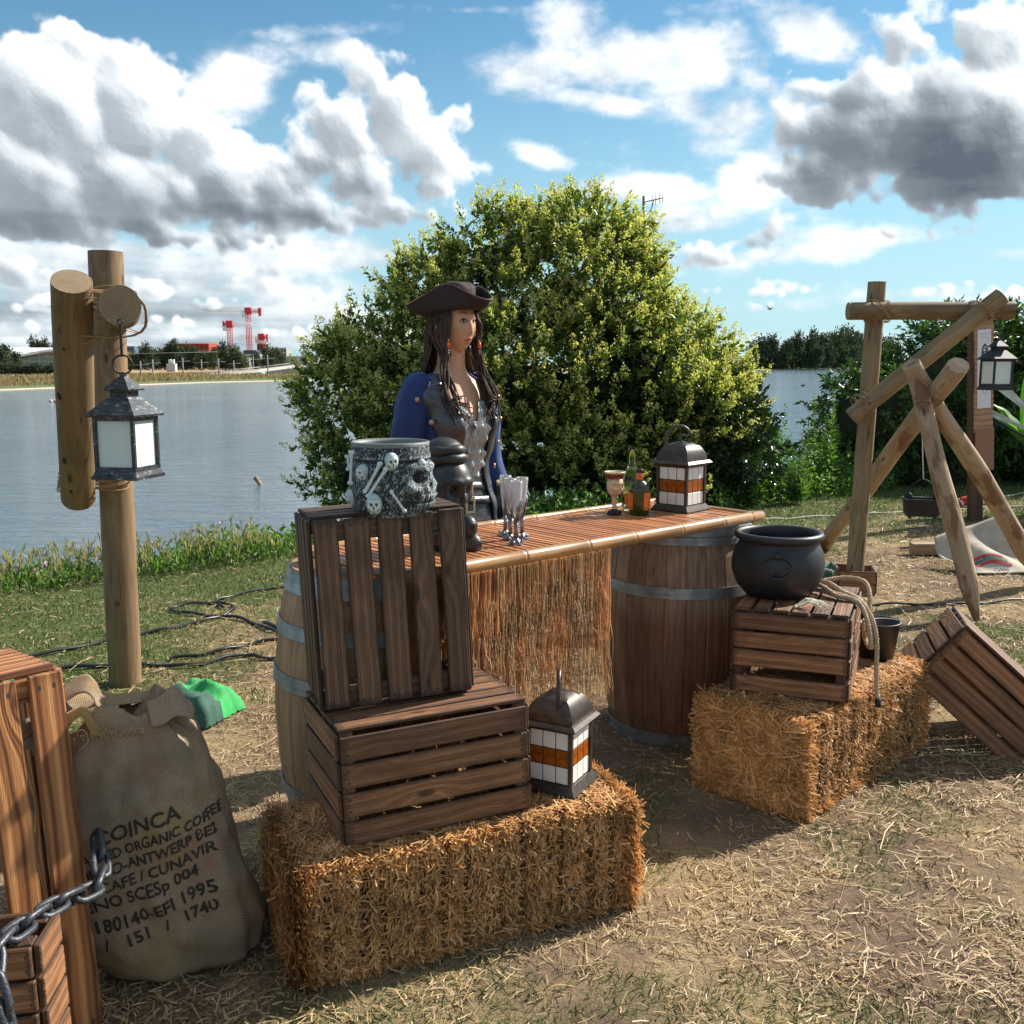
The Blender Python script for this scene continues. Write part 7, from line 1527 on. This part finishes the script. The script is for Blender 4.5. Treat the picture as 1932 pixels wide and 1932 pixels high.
# ---------------------------------------------------------------- tower cranes
M_cred = flat('crane red', (.50, .03, .04), .5); M_cwht = flat('crane white', (.70, .70, .72), .5)
def lattice(mb, a, b, w, n, r):
    a, b = Vector(a), Vector(b); X = (b-a).normalized(); Y = X.orthogonal().normalized(); Z = X.cross(Y); c = [Y*w/2*p+Z*w/2*q for p, q in ((1, 1), (-1, 1), (-1, -1), (1, -1))]
    for o in c: mb.tube([a+o, b+o], r, 4)
    for i in range(n):
        p, q = a.lerp(b, i/n), a.lerp(b, (i+1)/n)
        for k in range(4): mb.tube([p+c[k], q+c[(k+1) % 4]], r*.7, 3)
def crane(label, px, ty, y, jl, jr, white_mid=False):
    x = wx(px, y); zt_ = hz(ty, y); th = thing('tower_crane', label, 'crane', (x, y, 0)); sc_ = y/1867.6
    mb = MB(); lattice(mb, (0, 0, 0), (0, 0, zt_-1), 2.2, 16, .20); mb.build('mast', M_cred, th)
    mb = MB(); lattice(mb, (0, 0, zt_), (-jl*sc_, 0, zt_+.3), 1.4, 22, .11); mb.build('jib', M_cwht if not white_mid else M_cwht, th)
    mb = MB(); lattice(mb, (0, 0, zt_), (jr*sc_, 0, zt_+.3), 1.4, 6, .16); mb.build('counter_jib', M_cred, th)
    bpart('counterweight', th, M_cred, (jr*sc_*.80, jr*sc_, -1, 1, zt_-2.5, zt_+2.2)); bpart('operator_cab', th, M_cwht, (-3.6, -1.4, -1.6, -.2, zt_-3.4, zt_-.8)); bpart('slewing_head', th, M_cred, (-1.8, 1.8, -1.4, 1.4, zt_-1.6, zt_+2.4)); return th
crane('tallest red crane with its long white jib pointing to the left', 472, 588, 600, 84, 24); crane('middle crane with a short red and white jib turned away', 436, 613, 580, -42, -12); crane('smallest crane, low and close beside the red tower', 495, 637, 620, 40, 12)
# ---------------------------------------------------------------- bridge, poles
br = thing('bridge', 'long low white road bridge ramp rising to the right beyond the far bank', 'bridge'); M_conc = flat('pale bridge concrete', (.52, .52, .50), .7)
def bpt(px, py, y): return Vector((wx(px, y), y, hz(py, y)))
P = [bpt(352, 711, 128), bpt(420, 706, 134), bpt(490, 699, 140), bpt(545, 692, 147), bpt(620, 684, 158), bpt(760, 678, 180)]
V = []; 
for p in P: V += [p+Vector((0, 0, -.24)), p+Vector((0, 0, .22)), p+Vector((2, 7, .22)), p+Vector((2, 7, -.24))]
MB().add(V, [(i*4+k, i*4+4+k, i*4+4+(k+1) % 4, i*4+(k+1) % 4) for i in range(5) for k in range(4)]).build('deck', M_conc, br)
V = []
for p in P[2:]: V += [p+Vector((.1, .6, -.75)), p+Vector((.1, .6, -.24)), p+Vector((2, 6, -.24)), p+Vector((2, 6, -.75))]
MB().add(V, [(i*4+k, i*4+4+k, i*4+4+(k+1) % 4, i*4+(k+1) % 4) for i in range(3) for k in range(4)]).build('girder', flat('dark girder', (.04, .045, .06), .6), br)
bpart('abutment', br, M_conc, (P[2].x-3.2, P[2].x+.4, P[2].y-.4, P[2].y+5, -.9, P[2].z-.24))
for a, b in zip(P[:-1], P[1:]):
    mb = MB(); mb.tube([a+Vector((0, 0, .48)), b+Vector((0, 0, .48))], .05, 4); n = 12
    for i in range(n): q = a.lerp(b, i/n); mb.tube([q+Vector((0, 0, .1)), q+Vector((0, 0, .48))], .035, 3)
    mb.build('railing', M_greyb, br)
GPL = 'catenary poles along the far road'
for i, (px, t, b, y) in enumerate(((111, 668, 714, 118), (265, 681, 711, 120), (288, 678, 708, 125), (345, 675, 708, 130), (380, 678, 708, 140), (412, 676, 706, 132), (441, 680, 700, 145), (478, 672, 700, 140), (505, 670, 698, 138), (562, 668, 690, 150), (588, 675, 690, 155))):
    p = thing('catenary_pole', ORD[i]+' slim grey pole from the left along the far road', 'pole', (wx(px, y), y, 0), 0, GPL); mb = MB(); mb.tube([(0, 0, -.3), (0, 0, hz(t, y))], [.10, .07], 6); mb.build('mast', M_greyb, p)
    MB().tube([(-1.0, 0, hz(t, y)-.5), (1.0, 0, hz(t, y)-.42)], .03, 4).build('bracket_arm', M_greyb, p)
tag(MB().tube([(wx(-20, 118), 118, 3.0), (wx(265, 120), 120, 2.75), (wx(412, 132), 132, 3.1)], .02, 3).build('overhead_wire', M_greyb), 'thin overhead wire strung between the far poles', 'wire')
# ---------------------------------------------------------------- small things: antenna, stick, floats, birds
an = thing('antenna_mast', 'thin mast with a comb aerial rising behind the privet bush', 'antenna', (wx(1209, 25), 25, 0)); za = hz(370, 25); mb = MB(); mb.tube([(0.06, 0, -.5), (0, 0, za)], .040, 8); mb.build('mast', flat('galvanised mast', (.16, .17, .18), .5, .3), an)
mb = MB(); mb.tube([(.02, 0, za-.14), (.48, 0, za-.04)], .014, 5)
for q, l in ((.20, .16), (.29, .15), (.38, .13), (.46, .12)): mb.tube([(q, 0, za-.12+q*.2-l), (q, 0, za-.12+q*.2+l)], .008, 4)
mb.build('aerial', flat('galvanised mast', (.16, .17, .18), .5, .3), an)
MB().tube(catmull([(.02, 0, za-.45), (.12, 0, za-.40), (.20, 0, za-.25), (.24, 0, za-.1)], 5), .010, 5).build('cable', M_black2, an)
ds_ = thing('driftwood', 'short driftwood stub sticking up out of the lake', 'driftwood', (-4.67, 18.1, -.72)); MB().tube([(.10, 0, -.1), (.02, 0, .05), (-.06, 0, .16)], [.045, .04, .045], 8).build('wood', M_peel, ds_)
tag(MB().tube([(0, 0, 0), (.005, 0, .02)], .01, 4).build('twig', M_peel, ds_, TR(-.06, 0, .16)))
for i, (px, py) in enumerate(sorted(((96, 757), (101, 756), (105, 758), (112, 758), (130, 759), (143, 759), (158, 760), (160, 763), (157, 764), (163, 763), (170, 753), (173, 760), (138, 754), (190, 762), (176, 764)))):
    d = px_dir(px, py); t = (-.66-CAM_H)/d.z; tag(MB().ball((0, 0, 0), (.14, .11, .11), 8).build('buoy', flat('faded pink float', (.55, .22, .26), .5) if i % 3 else flat('pale float', (.7, .6, .6), .5), None, TR(d.x*t, d.y*t, -.66)), ORD[i]+' tiny faded float from the left out on the lake', 'buoy', 'pink floats on the lake')
d = px_dir(1515, 728); t = (-.66-CAM_H)/d.z; dk_ = thing('duck', 'tiny dark duck swimming on the lake to the right of the bush', 'duck', (d.x*t, d.y*t, -.68))
mb = MB(); mb.ball((0, 0, .06), (.22, .10, .09), 10); mb.ball((.17, 0, .22), (.06, .045, .05), 8); mb.tube([(.13, 0, .10), (.16, 0, .2)], .035, 6); mb.build('body', flat('dark feathers', (.05, .045, .04), .8), dk_)
bi = thing('flying_bird', 'small dark bird flying low in the sky over the right trees', 'bird', Vector(px_dir(1452, 583))*60+Vector((0, 0, 1.5)), (.2, .1, .5))
mb = MB(); mb.ball((0, 0, 0), (.20, .05, .05), 8); mb.add([(.05, .03, .02), (-.08, .03, .02), (-.05, .28, .14), (.06, .26, .15), (-.04, .5, .06)], [(0, 1, 2, 3), (3, 2, 4)]); mb.add([(.05, -.03, .02), (-.08, -.03, .02), (-.05, -.28, .14), (.06, -.26, .15), (-.04, -.5, .06)], [(0, 1, 2, 3), (3, 2, 4)]); mb.build('body', flat('dark feathers', (.05, .045, .04), .8), bi)
